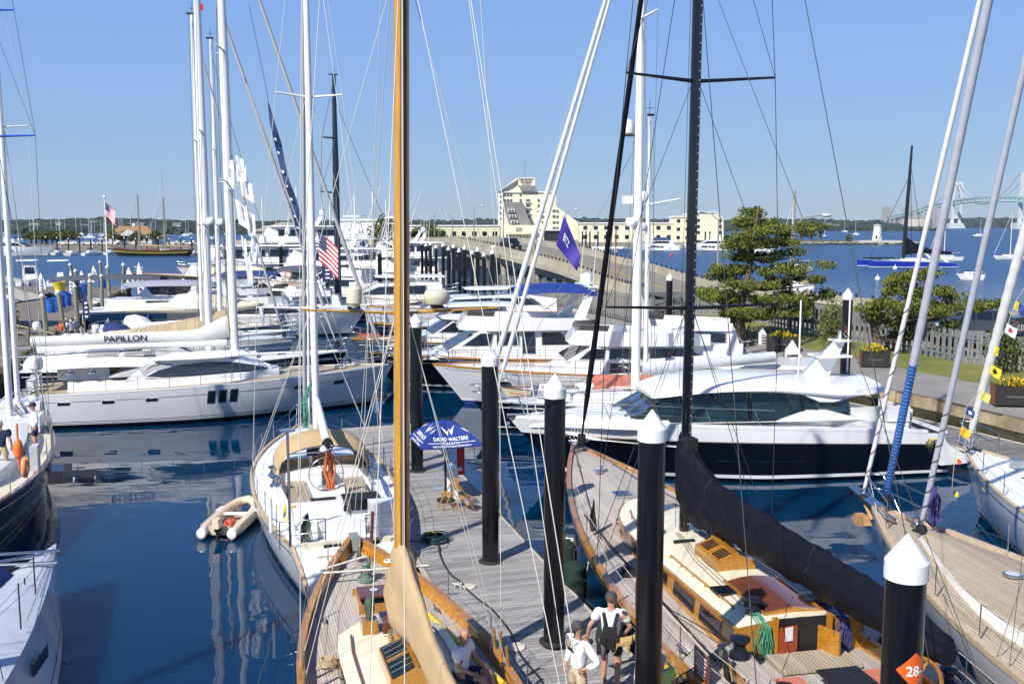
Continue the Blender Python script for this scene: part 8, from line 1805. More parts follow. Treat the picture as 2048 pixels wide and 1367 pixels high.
def chair(label,loc,rz):
    wd=mat('oiled_chair_wood',(.42,.22,.07),.5,var=.3,scale=6,stretch=(1,1,5)); root=thing('folding_chair',label,'chair',loc,rz,'folding chairs under the umbrella'); 
    mb=MB(); [mb.box((-.18+.072*k,0,.44),(.055,.4,.018)) for k in range(6)]; mb.obj('seat',wd,root)
    for sd in (1,-1):
        mb=MB(); mb.prism([(-.30,sd*.21,.0),(-.26,sd*.21,0),(.24,sd*.21,.45),(.20,sd*.21,.45)],(0,sd*.022,0)); mb.obj('leg',wd,root)
        mb=MB(); mb.prism([(.22,sd*.235,0),(.26,sd*.235,0),(-.28,sd*.235,.88),(-.32,sd*.235,.88)],(0,sd*.022,0)); mb.obj('leg',wd,root)
    mb=MB(); [mb.box((-.235-.027*k,0,.72+.05*k),(.02,.44,.035)) for k in range(4)]; mb.obj('backrest',wd,root); lines(root,[[(.2,-.22,.08),(.2,.22,.08)],[(-.2,-.22,.08),(-.2,.22,.08)]],.012,wd,'stretcher'); return root
chair('left one of the two folding wooden chairs, directly under the umbrella',(-1.95,28.7,.5),R(200)); chair('right one of the two folding wooden chairs, angled away by the dock edge',(-1.42,28.4,.5),R(35))
for px,Y,nm,lb in ((905,29.9,1,'white dock power pedestal behind the folding chairs under the umbrella'),(1462,15.2,0,'')):
    if nm:
        root=thing('power_pedestal',lb,'pedestal',(PX(px,Y)-.05,Y,.5)); boxp(root,(0,0,.45),(.34,.34,.9),white,'housing'); boxp(root,(0,0,.95),(.6,.5,.06),white,'top_shelf'); boxp(root,(.25,.1,1.15),(.24,.03,.9),redc,'red_banner'); mb=MB(); [mb.torus((-.42,-.1,.5),.22-.01*k,.012,'Y',18,5,a0=k) for k in range(5)]; mb.obj('coiled_hose',mat('pale_blue_hose',(.3,.4,.6),.5),root)
root=thing('hose_coil','coil of dark green hose with a yellow end lying on the dock','hose',(-2.1,25.6,.52)); mb=MB()
for k in range(11): mb.torus((.03*sin(k*2),.03*cos(k*3),.03+.012*k),.36-.02*(k%5),.016,'Z',26,5)
mb.tube([(-.3,-.1,.02),(-.7,-.15,.03),(-.9,.05,-.1)],.016,5); mb.obj('hose',mat('dark_green_hose',(.01,.05,.04),.5),root); mb=MB(); mb.torus((-.1,.15,.15),.12,.025,'Z',14,6,a1=3); mb.obj('hose_end',yelc,root)
for i,(px,py,lb) in enumerate(((938,1172,'white-and-tan oval mooring pad on the dock, upper of the two'),(1032,1293,'white-and-tan oval mooring pad on the dock, lower of the two'))):
    p=G(px,py,.52); root=thing('mooring_disc',lb,'mooring disc',(p.x,p.y,.512),.4); mb=MB(); r_=.16 if i==0 else .2; mb.lathe([(r_,0),(r_*.97,.025),(.01,.03)],n=24); mb.obj('disc',mat('cream_disc',(.6,.55,.45),.7,var=.2),root); lines(root,[[(-.1,-.05,.03),(-.25,.1,.06),(-.32,.25,.05)],[(-.25,-.12,.05),(-.15,.1,.09),(-.3,.2,.05),(-.35,0,.08)]],.014,ropew,'rope_end')
q=[(-2.05,25.4,.54),(-1.9,24.6,.53),(-1.45,22.9,.53),(-1.15,22.2,.53),(-.45,20.9,.53),(0,19.3,.53),(.3,18.2,.53),(.55,17.2,.53),(1.05,16.2,.53),(1.4,15.2,.53)]
mb=MB(); pts=[]
for i in range(len(q)-1):
    for j in range(5): pts.append(Vector(q[i])+(Vector(q[i+1])-Vector(q[i]))*(j/5)+V(.05*sin((i*5+j)*.6),0,0))
mb.tube(pts,.02,6); o=mb.obj('power_cable',blackm); tag(o,'black shore-power cable snaking down the grey dock past the mooring discs','cable')
mb=MB(); mb.tube([G(1129,1165,.6),(1.9,20.5,.62),(3.2,17.0,1.2)],.022,6); o=mb.obj('mooring_line',ropeb); tag(o,'black mooring line from the dock edge to the teak sloop','rope')
for i,(a,b) in enumerate((((1.75,22.5,.55),(2.1,24.5,1.25)),((-2.55,23.8,.5),(-3.3,22.0,1.3)),((-.9,20.4,.5),(-2.5,21.6,1.3)),((-5.2,31.5,.5),(-4.6,30,1.2)))):
    mb=MB(); a=Vector(a);b=Vector(b); mb.tube([a+(b-a)*(k/6)-V(0,0,.12*sin(PI*k/6)) for k in range(7)],.013,5); o=mb.obj('mooring_line',ropew); tag(o,['white mooring line from the dock to the bow of the teak sloop','white mooring line at the bow of the golden-masted yacht, farther one','white mooring line from the mooring disc to the golden-masted yacht','white mooring line of the white sloop with the dodger'][i],'rope')
# white dock step box and mums
root=thing('dock_step','white moulded dock step with grey treads right of the man in the black harness','step box',(2.62,17.55,.5),R(-16)); mb=MB(); mb.box((0,0,.62),(.5,.5,.1),0); [mb.prism([(x-.04,y-.04,0),(x+.04,y-.04,0),(x+.04,y+.04,0),(x-.04,y+.04,0)],(-x*.12,-y*.12,.6)) for x in (-.24,.24) for y in (-.24,.24)]; mb.box((0,-.26,.08),(.5,.06,.08)); mb.obj('frame',white,root); boxp(root,(0,0,.675),(.44,.42,.015),mat('grey_tread',(.12,.13,.14),.8),'tread')
def mums(label,loc,r,n,group='yellow flower bunches'):
    root=thing('flower_pot',label,'flowers',loc,0,group); mb=MB(); mb.lathe([(r*.5,0),(r*.62,r*.7)],n=14); mb.obj('pot',mat('dark_pot',(.03,.03,.03),.6),root); rnd=random.Random(n); mb=MB(); mb2=MB()
    tufts(mb,(0,0,r*1.1),(r,r,r*.6),n,.06,rnd,(0,),.3); mb.obj('foliage',leafG,root)
    for _ in range(n):
        a=rnd.random()*6.28; e=rnd.uniform(.1,1.45); p=(r*cos(a)*cos(e),r*sin(a)*cos(e),r*1.1+r*.65*sin(e)); mb2.ball(p,r*.09,rnd.choice((0,0,1)),6,1,1,.5)
    mb2.obj('blossom',[mat('yellow_petal',(.75,.55,.02),.8,var=.2),mat('orange_petal',(.6,.3,.02),.8)],root); return root
mums('yellow chrysanthemums by the tall black piling near the white dock step',(2.62,16.1,.95),.26,160); boxp(tag(thing('planter_bench','white bench box with a brown top under the yellow chrysanthemums','bench',(2.78,16.0,.5)),'white bench box with a brown top under the yellow chrysanthemums','bench'),(0,0,.2),(.7,.9,.38),ltgrey,'box'); boxp([o for o in COL.objects if o.name.startswith('planter_bench')][0],(0,0,.415),(.8,1.0,.05),mahog,'top')
mb=MB(); mb.box((2.1,15.2,.51),(.9,.8,.02)); o=mb.obj('door_mat',mat('blue_mat',(.02,.02,.25),.9)); tag(o,'bright blue mat on the dock at the bottom below the walking man','mat')
mums('small round bunch of orange-yellow flowers on the cutter bow rail beside the furled sleeve',(A(1868,884,26).x,26,A(1868,884,26).z-.3),.22,90)
# planters with yellow mums on the path
for i,(px,py,Y,w) in enumerate(((1580,712,57,1.7),(1772,735,50.5,1.35),(2066,795,39.5,1.6))):
    x=PX(px,Y)*.985; lb=['dark planter box of yellow flowers beside the electric scooters','dark planter box of yellow flowers on the path in mid lawn','dark planter box of yellow flowers at the right edge of the path'][i]
    root=thing('planter_box',lb,'planter',(x,Y,1.66),R(-12),'planter boxes along the path'); mb=MB(); mb.box((0,0,.42),(w,.8,.75)); [mb.box((sx*w/2,sy*.4,.42),(.08,.08,.84)) for sx in (1,-1) for sy in (1,-1)]; mb.obj('box',mat('black_stained_wood',(.02,.018,.016),.7),root); mb=MB(); [mb.box((sx*(w/2+.045),0,.42),(.01,.7,.8)) for sx in (1,-1)]; mb.obj('end_panel',mat('reddish_end_panel',(.25,.07,.03),.7),root)
    rnd=random.Random(i); mb=MB(); tufts(mb,(0,0,.9),(w*.48,.36,.14),260,.08,rnd,(0,0,1,1),.3); tufts(mb,(0,0,1.0),(w*.3,.25,.18),70,.1,rnd,(0,0,1),.5); mb.obj('flowers',[mat('yellow_petal',(.75,.55,.02)),leafG],root)
    boxp(root,(0,-.405,.4),(w*.55,.01,.07),mat('planter_script',(.09,.09,.085),.6),'lettering_strip')
# scooters
def scooter(label,loc,rz):
    root=thing('electric_scooter',label,'scooter',loc,rz,'electric scooters parked on the path'); boxp(root,(0,0,.16),(.75,.16,.07),blackm,'deck')
    for x in (.5,-.45): mb=MB(); mb.torus((x,0,.12),.095,.028,'Y',16,6); mb.tube([(x,-.03,.12),(x,.03,.12)],.05,8); mb.obj('wheel',rubber,root)
    lines(root,[[(.5,0,.15),(.35,0,1.12)]],.028,blackm,'stem'); lines(root,[[(.35,-.24,1.12),(.35,.24,1.12)]],.018,blackm,'handlebar'); return root
for i,(px,Y,rz) in enumerate(((1490,58.5,20),(1502,59.3,10),(1517,59.6,60),(1530,60.2,25))): scooter('one of the black electric scooters standing together on the path, '+['leftmost','second from left','third from left','rightmost'][i],(PX(px,Y)*.985,Y,1.66),R(rz))
# street lamps, poles
def lamp(label,x,y,z,h,arm,group='street lamps along the causeway'):
    root=thing('street_lamp',label,'street lamp',(x,y,z),0,group); mb=MB(); mb.tube([(0,0,0),(0,0,h*.92)],[.12,.07],8); mb.obj('post',mat('lamp_post_grey',(.30,.30,.29),.6,.3),root); s=1 if arm>0 else -1
    lines(root,[[(0,0,h*.9),(arm*.45,0,h*.985),(arm,0,h)]],.045,mat('lamp_post_grey',(.3,.3,.29)),'arm'); mb=MB(); mb.ball((arm+s*.25,0,h-.02),.3,0,10,1.2,.55,.5); mb.obj('lamp_head',ltgrey,root)
p=A(1578,640,66); lamp('tall street lamp whose curved arm reaches right over the bay, by the pine top',p.x,66,2,A(1640,430,66).z-2,2.05)
p=A(1437,0,88); lamp('street lamp with an arm leaning left, seen left of the tall pine',PX(1437,92),92,2.2,A(1437,424,92).z-2.2,-1.7); lamp('street lamp beside the violet-blue flag',PX(1133,150),152,4.5,A(1133,419,152).z-4.5,1.4)
for px,top,Y,arm in ((948,412,175,1.3),(905,431,205,-1.0),(869,421,215,1.0)): lamp('distant street lamp standing on the causeway left of the hotel',PX(px,Y),Y,5.2,A(px,top,Y).z-5.2,arm)
mb=MB(); mb.tube([(0,0,0),(0,0,5.6)],.16,8); o=mb.obj('timber_post',mat('old_timber',(.30,.25,.16),.9)); o.location=(PX(1068,98),98,1.6); tag(o,'bare timber post between the board fence and the causeway','post')
mb=MB(); mb.tube([(0,0,0),(0,0,9.5)],.06,6); o=mb.obj('utility_pole',mat('old_timber',(.3,.25,.16))); o.location=(PX(1588,70),70,1.9); tag(o,'thin brown pole right beside the street lamp post','pole')
mb=MB(); mb.tube([(0,0,0),(0,0,7)],.05,6); o=mb.obj('flag_pole',mat('orange_brown_pole',(.25,.10,.05),.7)); o.location=(PX(1232,88),88,1.7); tag(o,'slim reddish pole in front of the causeway right of the hotel','pole')
# low kerb wall by the bay road + cars
mb=MB(); mb.tube([(22.8,107,2.1),(24,98,2.1),(28.2,85,2.1),(34,75,2.1),(45,71.5,2.1),(62,70,2.1),(90,68,2.1),(150,67,2.1)],.3,4,sm=False); o=mb.obj('kerb_wall',concb); tag(o,'low pale kerb wall edging the road along the bay','wall')
mb=MB(); mb.poly([(24.5,100,2.0),(30,83,2.0),(44.5,70.6,2.0),(90,67,2.0),(90,48,2.0),(30,52,1.97),(22,75,1.97),(15,92,1.97),(17,100,2.0)]); struct('roadside',mb,mat('sandy_asphalt',(.19,.175,.14),.95,var=.35,scale=.25))
def car(label,loc,rz,col,suv=True,name='parked_car'):
    root=thing(name,label,'car',loc,rz); paint=mat('car_paint_'+col[0],col[1],.22,.3,coat=.7); h=1.68 if suv else 1.45
    B=[(-2.3,.45),(-2.33,.85),(-2.2,1.05),(-1.5,1.12),(1.0,1.05),(2.1,.92),(2.3,.75),(2.32,.42)]
    C=Cab(B,.93,.05,.06); C.build(root,paint,'body'); D=Cab([(-2.15,1.04),(-1.75,h-.05),(-1.2,h),(.2,h),(.55,h-.06),(1.25,1.03)],.90,.28,.05); D.build(root,paint,'cabin')
    D.panes(root,[[(-1.85,1.14),(-1.6,h-.14),(-.95,h-.09),(-.95,1.12)],[(-.87,1.12),(-.87,h-.09),(.0,h-.09),(.0,1.11)],[(.08,1.11),(.08,h-.1),(.45,h-.14),(1.0,1.09)]],glass,None,name='side_window'); D.front(root,(1.18,1.08),(.58,h-.12),glass,1,.06); D.front(root,(-2.1,1.12),(-1.8,h-.12),glass,1,.06,'rear_window')
    for x in (-1.45,1.42):
        for sd in (1,-1): mb=MB(); mb.tube([(x,sd*.80,.35),(x,sd*.97,.35)],.35,20); w=mb.obj('wheel',rubber,root); mb=MB(); mb.tube([(x,sd*.97,.35),(x,sd*.985,.35)],.22,14); [mb.box((x+.12*cos(k*1.256),sd*.99,.35+.12*sin(k*1.256)),(.06,.01,.2),1,M=None) for k in range(5)]; mb.obj('rim',[alug,blackm],w)
    for sd in (1,-1): boxp(root,(-2.32,sd*.72,.92),(.06,.32,.16),redp,'tail_light'); boxp(root,(2.26,sd*.7,.78),(.08,.35,.12),white,'headlight'); boxp(root,(.75,sd*1.0,1.12),(.14,.14,.12),paint,'wing_mirror')
    boxp(root,(-2.35,0,.8),(.02,.42,.12),white,'number_plate'); return root
car('grey-blue SUV parked beyond the fence, its rear toward the rope-wrapped sleeve',(28.1,59.3,2.25),R(173),('slate',(.05,.06,.085))); car('dark navy car at the right edge behind the grey-blue SUV',(33.6,61.5,2.25),R(165),('ink',(.012,.018,.035))); car('dark red car half hidden by the low pine',(29.2,68,2.25),R(178),('maroon',(.16,.015,.012)),False)
i=min(range(len(NEd)),key=lambda j:abs(NEd[j][1]-139)); q=offs(NEd,3.3)[i]; car('black pickup-like SUV driving down the causeway road',(q[0],q[1],NZd[i]+.02),math.atan2(NEd[i-2][1]-NEd[i][1],NEd[i-2][0]-NEd[i][0]),('black',(.012,.016,.02)),name='moving_car')
# orange sign on nearest piling
root=[o for o in COL.objects if o.name.startswith('piling') and 'orange number' in o.get('label','')][0]
cyl=lambda r,u,z,a0: Vector((r*sin(u/r+a0),-r*cos(u/r+a0),z)); a0=-math.atan2(4.11,10.)+.66; zc=4.60
def diamond(r,s): 
    mb=MB(); N=12; rows=[]
    for i in range(N+1):
        v=-1+2*i/N; w=(1-abs(v))*s+.001; rows.append([cyl(r,-w+2*w*k/12,zc+v*s,a0) for k in range(13)])
    mb.loft(rows,0,False,False,True); return mb
o=diamond(.216,.2).obj('orange_diamond',signo,root); text('28-',.155,inkw,lambda u,v:cyl(.2195,u,zc-.055+v,a0),root,'number_lettering',True,1.0)
p_=[o for o in COL.objects if 'beside the pale motor yacht fins' in o.get('label','')][0]
mb=MB()
for z,c in ((4.3,0),(4.1,1)): mb.add([cyl(.216,-.1,z,-.45),cyl(.216,0,z-.13,-.45),cyl(.216,.1,z,-.45),cyl(.216,0,z+.13,-.45)],[(0,1,2,3)],c)
mb.obj('small_diamond_sign',[signo,white2],p_)
# ================================================================ flags
def cloth(name,label,cat_,hoist0,hoist1,fly,mats,fn,nx=22,ny=13,wave=.06,droop=.0,group=None,taper=0.):
    root=thing(name,label,cat_,tuple(hoist0),0,group); a=Vector((0,0,0)); b=Vector(hoist1)-Vector(hoist0); f=Vector(fly); mb=MB(); nr=b.cross(f).normalized()
    S=lambda u,v: a+b*v*(1-taper*u)+f*u+nr*(wave*sin(u*7+v*2.2)*(.2+u))+V(0,0,-droop*u*u*(.5+.5*v))
    for j in range(ny):
        for i in range(nx):
            m=fn((i+.5)/nx,(j+.5)/ny)
            if m is None: continue
            mb.add([S(i/nx,j/ny),S((i+1)/nx,j/ny),S((i+1)/nx,(j+1)/ny),S(i/nx,(j+1)/ny)],[(0,1,2,3)],m,True)
    import bmesh
    o=mb.obj('cloth',mats,root,False); bm=bmesh.new(); bm.from_mesh(o.data); bmesh.ops.remove_doubles(bm,verts=bm.verts,dist=1e-5); bm.to_mesh(o.data); bm.free()
    return root,S,nr
def usflag(label,h0,h1,fly,stars=True,**k):
    fn=lambda u,v: 2 if (u<.4 and v<7/13) else (0 if int(v*13)%2==0 else 1)
    root,S,nr=cloth('american_flag',label,'flag',h0,h1,fly,[redc,wcl,navyc],fn,20,13,**k)
    if stars:
        mb=MB(); s=(Vector(h1)-Vector(h0)).length*.018
        for side in (1,-1):
            for r in range(5):
                for c in range(6):
                    u=.035+c*.066; v=.045+r*.108; p=S(u,v)+nr*.012*side; e1=(S(u+.01,v)-S(u,v)).normalized(); e2=(S(u,v+.01)-S(u,v)).normalized(); pts=[]
                    for q in range(10): rr=s*(1 if q%2==0 else .42); a=q*PI/5-PI/2; pts.append(p+e1*rr*cos(a)+e2*rr*sin(a))
                    mb.poly(pts)
        mb.obj('stars',wcl,root,False)
    return root
usflag('big American flag flying just right of the twin white masts',A(637,462,60),A(638,522,60),A(676,492,60)-A(637,462,60),wave=.08,droop=.25)
usflag('American flag on the tall white flagpole at the far left dock',A(210,404,124),A(210,432,124),A(231,418,124)-A(210,404,124),wave=.15,droop=.5)
usflag('small American flag hanging at the stern of the white sloop with the dodger',A(689,966,23.6),A(691,1000,23.5),A(699,1000,23.8)-A(689,966,23.6),wave=.03,droop=.12)
usflag('faint American flag between the white masts at left',A(446,487,110),A(446,496,110),A(456,492,110)-A(446,487,110),stars=False,wave=.1)
root=thing('flagpole','tall white flagpole with a round truck at the end of the left dock','flagpole',(PX(210,124),124.3,1.5)); mb=MB(); mb.tube([(0,0,0),(0,0,A(210,396,124).z-1.5)],[.13,.07],8); mb.obj('pole',white2,root); mb=MB(); mb.ball((0,0,A(210,395,124).z-1.45),.2,0,10); mb.obj('truck',white2,root)
root,S,nr=cloth('pennant_flag','violet-blue house flag lettered BITZ hanging from a halyard right of the hotel','flag',A(1128,430,47),A(1112,490,47),A(1162,512,47)-A(1128,430,47),[purplec],lambda u,v:0,20,14,wave=.11,droop=.0,taper=.5)
# taper the head of the flag toward the halyard
me=[c for c in root.children if c.name.startswith('cloth')][0].data
text('BITZ',.42,inkw,lambda u,v:S(.10+u*.32+.22,.62-v*.9)-nr*(.03 if nr.y>0 else -.03)+V(0,-.02,0),root,'flag_lettering',True,1.0)
mb=MB(); mb.tube([A(1158,340,46.5),A(1127,428,47),A(1108,505,47.3),A(1050,640,47.6)],.014,4); mb.obj('halyard',wirew,root)
# long navy banner
root=thing('streaming_banner','long twisting navy banner with pale letters hanging from a halyard left of the twin masts','banner',(0,0,0)); path=[(537,205,3),(545,245,12),(556,285,15),(563,320,13),(573,360,13),(585,395,16),(594,430,18),(600,460,16),(607,492,7)]
mb=MB(); Lr=[];Rr=[]; Y=52
for i in range(len(path)*4-3):
    u=i/4; k=min(int(u),len(path)-2); f=u-k; px,py,w=[path[k][q]*(1-f)+path[k+1][q]*f for q in range(3)]; Lr.append(A(px-w*.5,py,Y+.15*sin(i*.7))); Rr.append(A(px+w*.5,py+3,Y-.15*sin(i*.5)))
mid=[(a+b)/2+V(0,.1*sin(i),0) for i,(a,b) in enumerate(zip(Lr,Rr))]
mb.loft([Lr,mid,Rr],0,False,False,True); mb.obj('cloth',mat('slate_navy_banner',(.025,.05,.14),.8),root); mb=MB(); mb.tube([A(498,10,Y),A(533,180,Y),A(537,206,Y)],.018,4); mb.obj('halyard',wire,root)
for i,k in enumerate((7,10,14,17,20,24,27)):
    mb=MB(); a=Lr[k]; d=Lr[k+1]-a; w=(Rr[k]-a); mb.quad(a+w*.12+V(0,-.06,0),a+w*.5+V(0,-.12,0),a+w*.5+d*.55+V(0,-.12,0),a+w*.2+d*.55+V(0,-.06,0)); mb.obj('letter_mark',inkw,root,False)
# swan flags string
for i,(x0,y0,x1,y1,fx,fy,t) in enumerate(((449,322,452,378,18,-4,'GGI'),(470,310,474,330,17,8,''),(472,330,474,362,20,-2,'Y'),(478,355,484,392,26,12,'SWAN'),(470,398,478,448,24,12,'SWAN'),(492,420,496,470,18,10,'SWAN'),(482,470,486,500,10,8,''),(503,474,500,520,16,10,'N'),(488,505,497,568,12,-4,'W'))):
    root,S,nr=cloth('brand_flag',['white flag with dark letters left of the main white mast','small blank white flag at the top of the flag string','white flag second in the string below the white cylinder','white flag with blue-black letters touching the grey forestay','large white lettered flag in the middle of the string','white lettered flag right of the string beside the grey stay','narrow white flag low on the string','white flag with blue letters hanging rightmost and low','lowest long white flag with blue strokes'][i],'flag',A(x0,y0,46),A(x1,y1,46),A(x0+fx,y0+fy,46)-A(x0,y0,46),[wcl],lambda u,v:0,10,8,wave=.07,droop=.1,group='string of white flags by the lettered-boom yacht mast')
    if t: text(t,.28,inkb if i<6 else mat('blue_lettering',(.02,.08,.45),.6,var=0),lambda u,v:S(.45+v*.8,.45+u*.75)+(nr if nr.y<0 else -nr)*.03,root,'flag_lettering',True,.9)
# signal flags on the right bow stay
sf=[(2040,612,8,('yellow','blue')),(2024,658,9,('white','red')),(2000,702,8,('yellow','black')),(1993,740,9,('yellow','black')),(1972,790,8,('pale yellow','')),(1942,822,7,('blue','white')),(1932,862,8,('amber','')),(1918,920,4,('yellow','red')),(1912,985,4,('blue','yellow'))]
cm={'yellow':yelc,'blue':bluec,'white':wcl,'red':redc,'black':blks,'pale yellow':mat('pale_yellow_cloth',(.62,.6,.14),.8),'amber':mat('amber_cloth',(.75,.42,.03),.8)}
for i,(px,py,r_,(c1,c2)) in enumerate(sf):
    Y=27.2+i*.33; m2=cm.get(c2,cm[c1]); w=r_*2.2
    root,S,nr=cloth('signal_flag','signal flag, '+['blue and yellow, topmost in the string','red on white, second from top','yellow and black, third from top','yellow with a black ball, beside the dark shrub','plain pale yellow, beside the thick white furled sleeve','blue with a white patch, above the amber one','plain amber, above the bow rail','thin red and yellow, dangling over the bow','blue and yellow, lowest by the hull'][i],'flag',A(px-w*.5,py-w*.6,Y),A(px-w*.75,py+w*.35,Y),A(px+w*.5,py-w*.1,Y)-A(px-w*.5,py-w*.6,Y),[cm[c1],m2],
       (lambda u,v:1 if (u-.5)**2+(v-.5)**2<.05 else 0) if i in (1,3,5) else (lambda u,v:1 if u>.5 else 0),12,12,wave=.03,droop=.05,group='signal flags on the white sloop bow')
mb=MB(); pts=[A(px-8,py-10,27.2+i*.33) for i,(px,py,a,b) in enumerate(sf)]; mb.tube([A(2060,560,26.8)]+pts,.012,4); o=mb.obj('signal_halyard',wirew); tag(o,'thin line carrying the signal flags down to the white bow','line')
# feather flags
def feather(label,px,base,top,Y,m,w=.5,ink=None):
    a=A(px,base,Y); h=A(px,top,Y).z-a.z; root=thing('feather_flag',label,'flag',tuple(a)); lines(root,[[(0,0,0),(0,0,h*.8),(w*.3,0,h)]],.03,blackm,'pole'); mb=MB(); mb.loft([[Vector((.02,0,h*.15)),Vector((.02,0,h*.8)),Vector((w*.3,0,h))],[Vector((w*.5,.06,h*.22)),Vector((w*.6,.08,h*.7)),Vector((w*.35,0,h))],[Vector((w,0,h*.3)),Vector((w*.9,.0,h*.6)),Vector((w*.4,0,h))]],0,False,False,True); mb.obj('cloth',m,root)
    if ink: 
        for k in range(4): boxp(root,(w*.5,-.06,h*(.3+.12*k)),(w*.4,.01,h*.05),ink,'letter_mark')
for t in ((646,575,510,88,navyc,.9,inkw,'navy feather flag right of the far black piling by the sportfishing boats'),(1566,770,680,50,wcl,1.1,inkb,'white feather flag with a dark emblem beside the pale aerial'),(1515,700,655,60,wcl,.7,inkb,'white furled feather flag left of the scooters'),(168,655,580,72,navyc,.5,inkw,'dark blue feather flag beside the left finger dock'),(139,600,540,100,wcl,.6,inkn,'white feather flag by the blue barrels on the left dock'),(78,590,545,95,wcl,.7,inkn,'white feather flag standing on the left dock deck'),(275,600,524,108,wcl,.8,inkn,'white-blue feather flag behind the charcoal bimini'),(253,580,534,112,wcl,.9,inkn,'white flag near the dock end, left of the tall feather flag'),(184,572,530,116,wcl,.7,inkn,'white flag left of the flagpole base'),(160,572,540,117,wcl,.6,inkn,'slim white flag on the left dock edge')): feather(t[7],t[0],t[1],t[2],t[3],t[4],t[5],t[6])
mb=MB(); a=A(395,6,60); mb.quad(a,a+V(.35,0,-.1),a+V(.3,.05,-.5),a+V(.05,0,-.3)); o=mb.obj('pennant',redc,None,False); tag(o,'tiny red pennant at the top edge above the white masts','flag')
# ================================================================ left dock
deckb=planks('brown_wharf_boards',(.12,.10,.085),(.22,.19,.16),(.03,.025,.02),.2,axis='Y',length=4,rough=.9)
root=thing('wharf','broad brown timber wharf with piles and barrels at the left edge','wharf'); Wp=[(-23,30),(-25.5,47),(-30.5,63),(-37.0,84),(-47,120),(-75,121),(-90,60),(-60,25)]
mb=MB(); mb.poly([(x,y,1.5) for x,y in Wp]); mb.obj('deck_board',deckb,root); mb=MB(); 
for i in range(4):
    a=Vector((*Wp[i],0)); b=Vector((*Wp[i+1],0)); n_=int((b-a).length/1.6)
    for k in range(n_): p=a+(b-a)*(k/n_); mb.box((p.x,p.y,.55),(.3,.3,2.2))
    m=(a+b)/2; d=b-a; mb.box((m.x,m.y,1.25),(d.length,.3,.45),0,math.atan2(d.y,d.x)); mb.box((m.x,m.y,.4),(d.length,.25,.3),0,math.atan2(d.y,d.x))
mb.obj('wharf_frame',mat('mossy_timber',(.075,.065,.035),.95,var=.4,scale=2),root)
mb=MB(); mb.poly([(-26,47,.1),(-31,63,.1),(-37.5,84,.1),(-47.5,119.5,.1),(-60,119,.1),(-60,50,.1)]); mb.obj('under_deck_shade',blackm,root)  # flat black sheet above the water, standing in for shade under the wharf
wp=thing('timber_pile','x','pile'); mb=MB(); mb.tube([(0,0,-.5),(.02,0,3.9)],[.19,.15],10); mb.obj('post',mat('weathered_pile_wood',(.25,.25,.19),.9,var=.35,scale=3,stretch=(4,4,.5)),wp); mb=MB(); mb.lathe([(.18,3.88),(.18,3.98),(.02,4.15)],n=10); mb.obj('cap',white2,wp)
for i,(px,Y) in enumerate(((83,66),(120,70),(146,76),(171,83),(196,92),(214,104),(238,110),(245,112),(168,88),(198,119),(145,112),(152,96),(10,70),(-5,60))):
    o=wp if i==0 else copy_tree(wp); o.location=(PX(px,Y),Y,.3 if i<5 else .6); o.rotation_euler=(R(random.uniform(-5,5)),R(random.uniform(-6,6)),0); o['label']='weathered timber pile with a pale cap along the left wharf edge'; o['group']='timber piles of the left wharf'
bar=thing('barrel','x','barrel'); mb=MB(); mb.lathe([(.30,0),(.33,.1),(.33,.45),(.34,.5),(.33,.55),(.33,.9),(.35,.95),(.35,1.0),(.3,1.0),(.29,.9)],n=16); mb.obj('body',mat('blue_plastic',(.02,.13,.55),.4),bar); mb=MB(); mb.torus((0,0,.98),.335,.02,'Z',16,5); mb.obj('rim',bluec,bar)
for i,(px,Y) in enumerate(((92,84),(106,86),(113,88.5),(126,91),(120,93),(150,100),(160,104),(199,117))): o=bar if i==0 else copy_tree(bar); o.location=(PX(px,Y),Y,1.5); o['label']='blue plastic barrel standing on the left wharf'; o['group']='blue barrels on the wharf'; o.scale=(1.2,)*3
root=thing('buoy_bin','yellow tapered bin on the left wharf in front of a white boat','bin',(PX(113,103),103,1.5)); mb=MB(); mb.lathe([(.42,0),(.62,1.5),(.66,1.55),(.5,1.55)],n=16); mb.obj('body',yelc,root); mb=MB(); mb.torus((0,0,1.55),.62,.04,'Z',16,5); mb.obj('rim',yelc,root)
for i,(px,Y,w,h,lb) in enumerate(((12,72,9,3.4,'cream canvas tent roof at the left edge of the wharf'),(-8,95,8,3.2,'cream canvas tent farther back at the left edge'))):
    root=thing('tent',lb,'tent',(PX(px,Y)-1.5,Y,1.5)); w*=.62; h-=.9; mb=MB(); mb.add([(-w/2,-3,2.0),(w/2,-3,2.0),(w/2,3,2.0),(-w/2,3,2.0),(0,0,h+.9)],[(0,1,4),(1,2,4),(2,3,4),(3,0,4)]); mb.obj('canopy',mat('cream_canvas',(.60,.55,.44),.85),root); mb=MB(); [mb.tube([(sx*w*.46,sy*2.8,0),(sx*w*.46,sy*2.8,2.1)],.05,6) for sx in (1,-1) for sy in (1,-1)]; mb.obj('pole',white2,root)
shrub('orange-yellow flowering bush at the left edge below the tents',8,640,1.5,66,1.1,1.8,12,[mat('amber_leaf',(.38,.2,.02),.9),leafG,leafD])
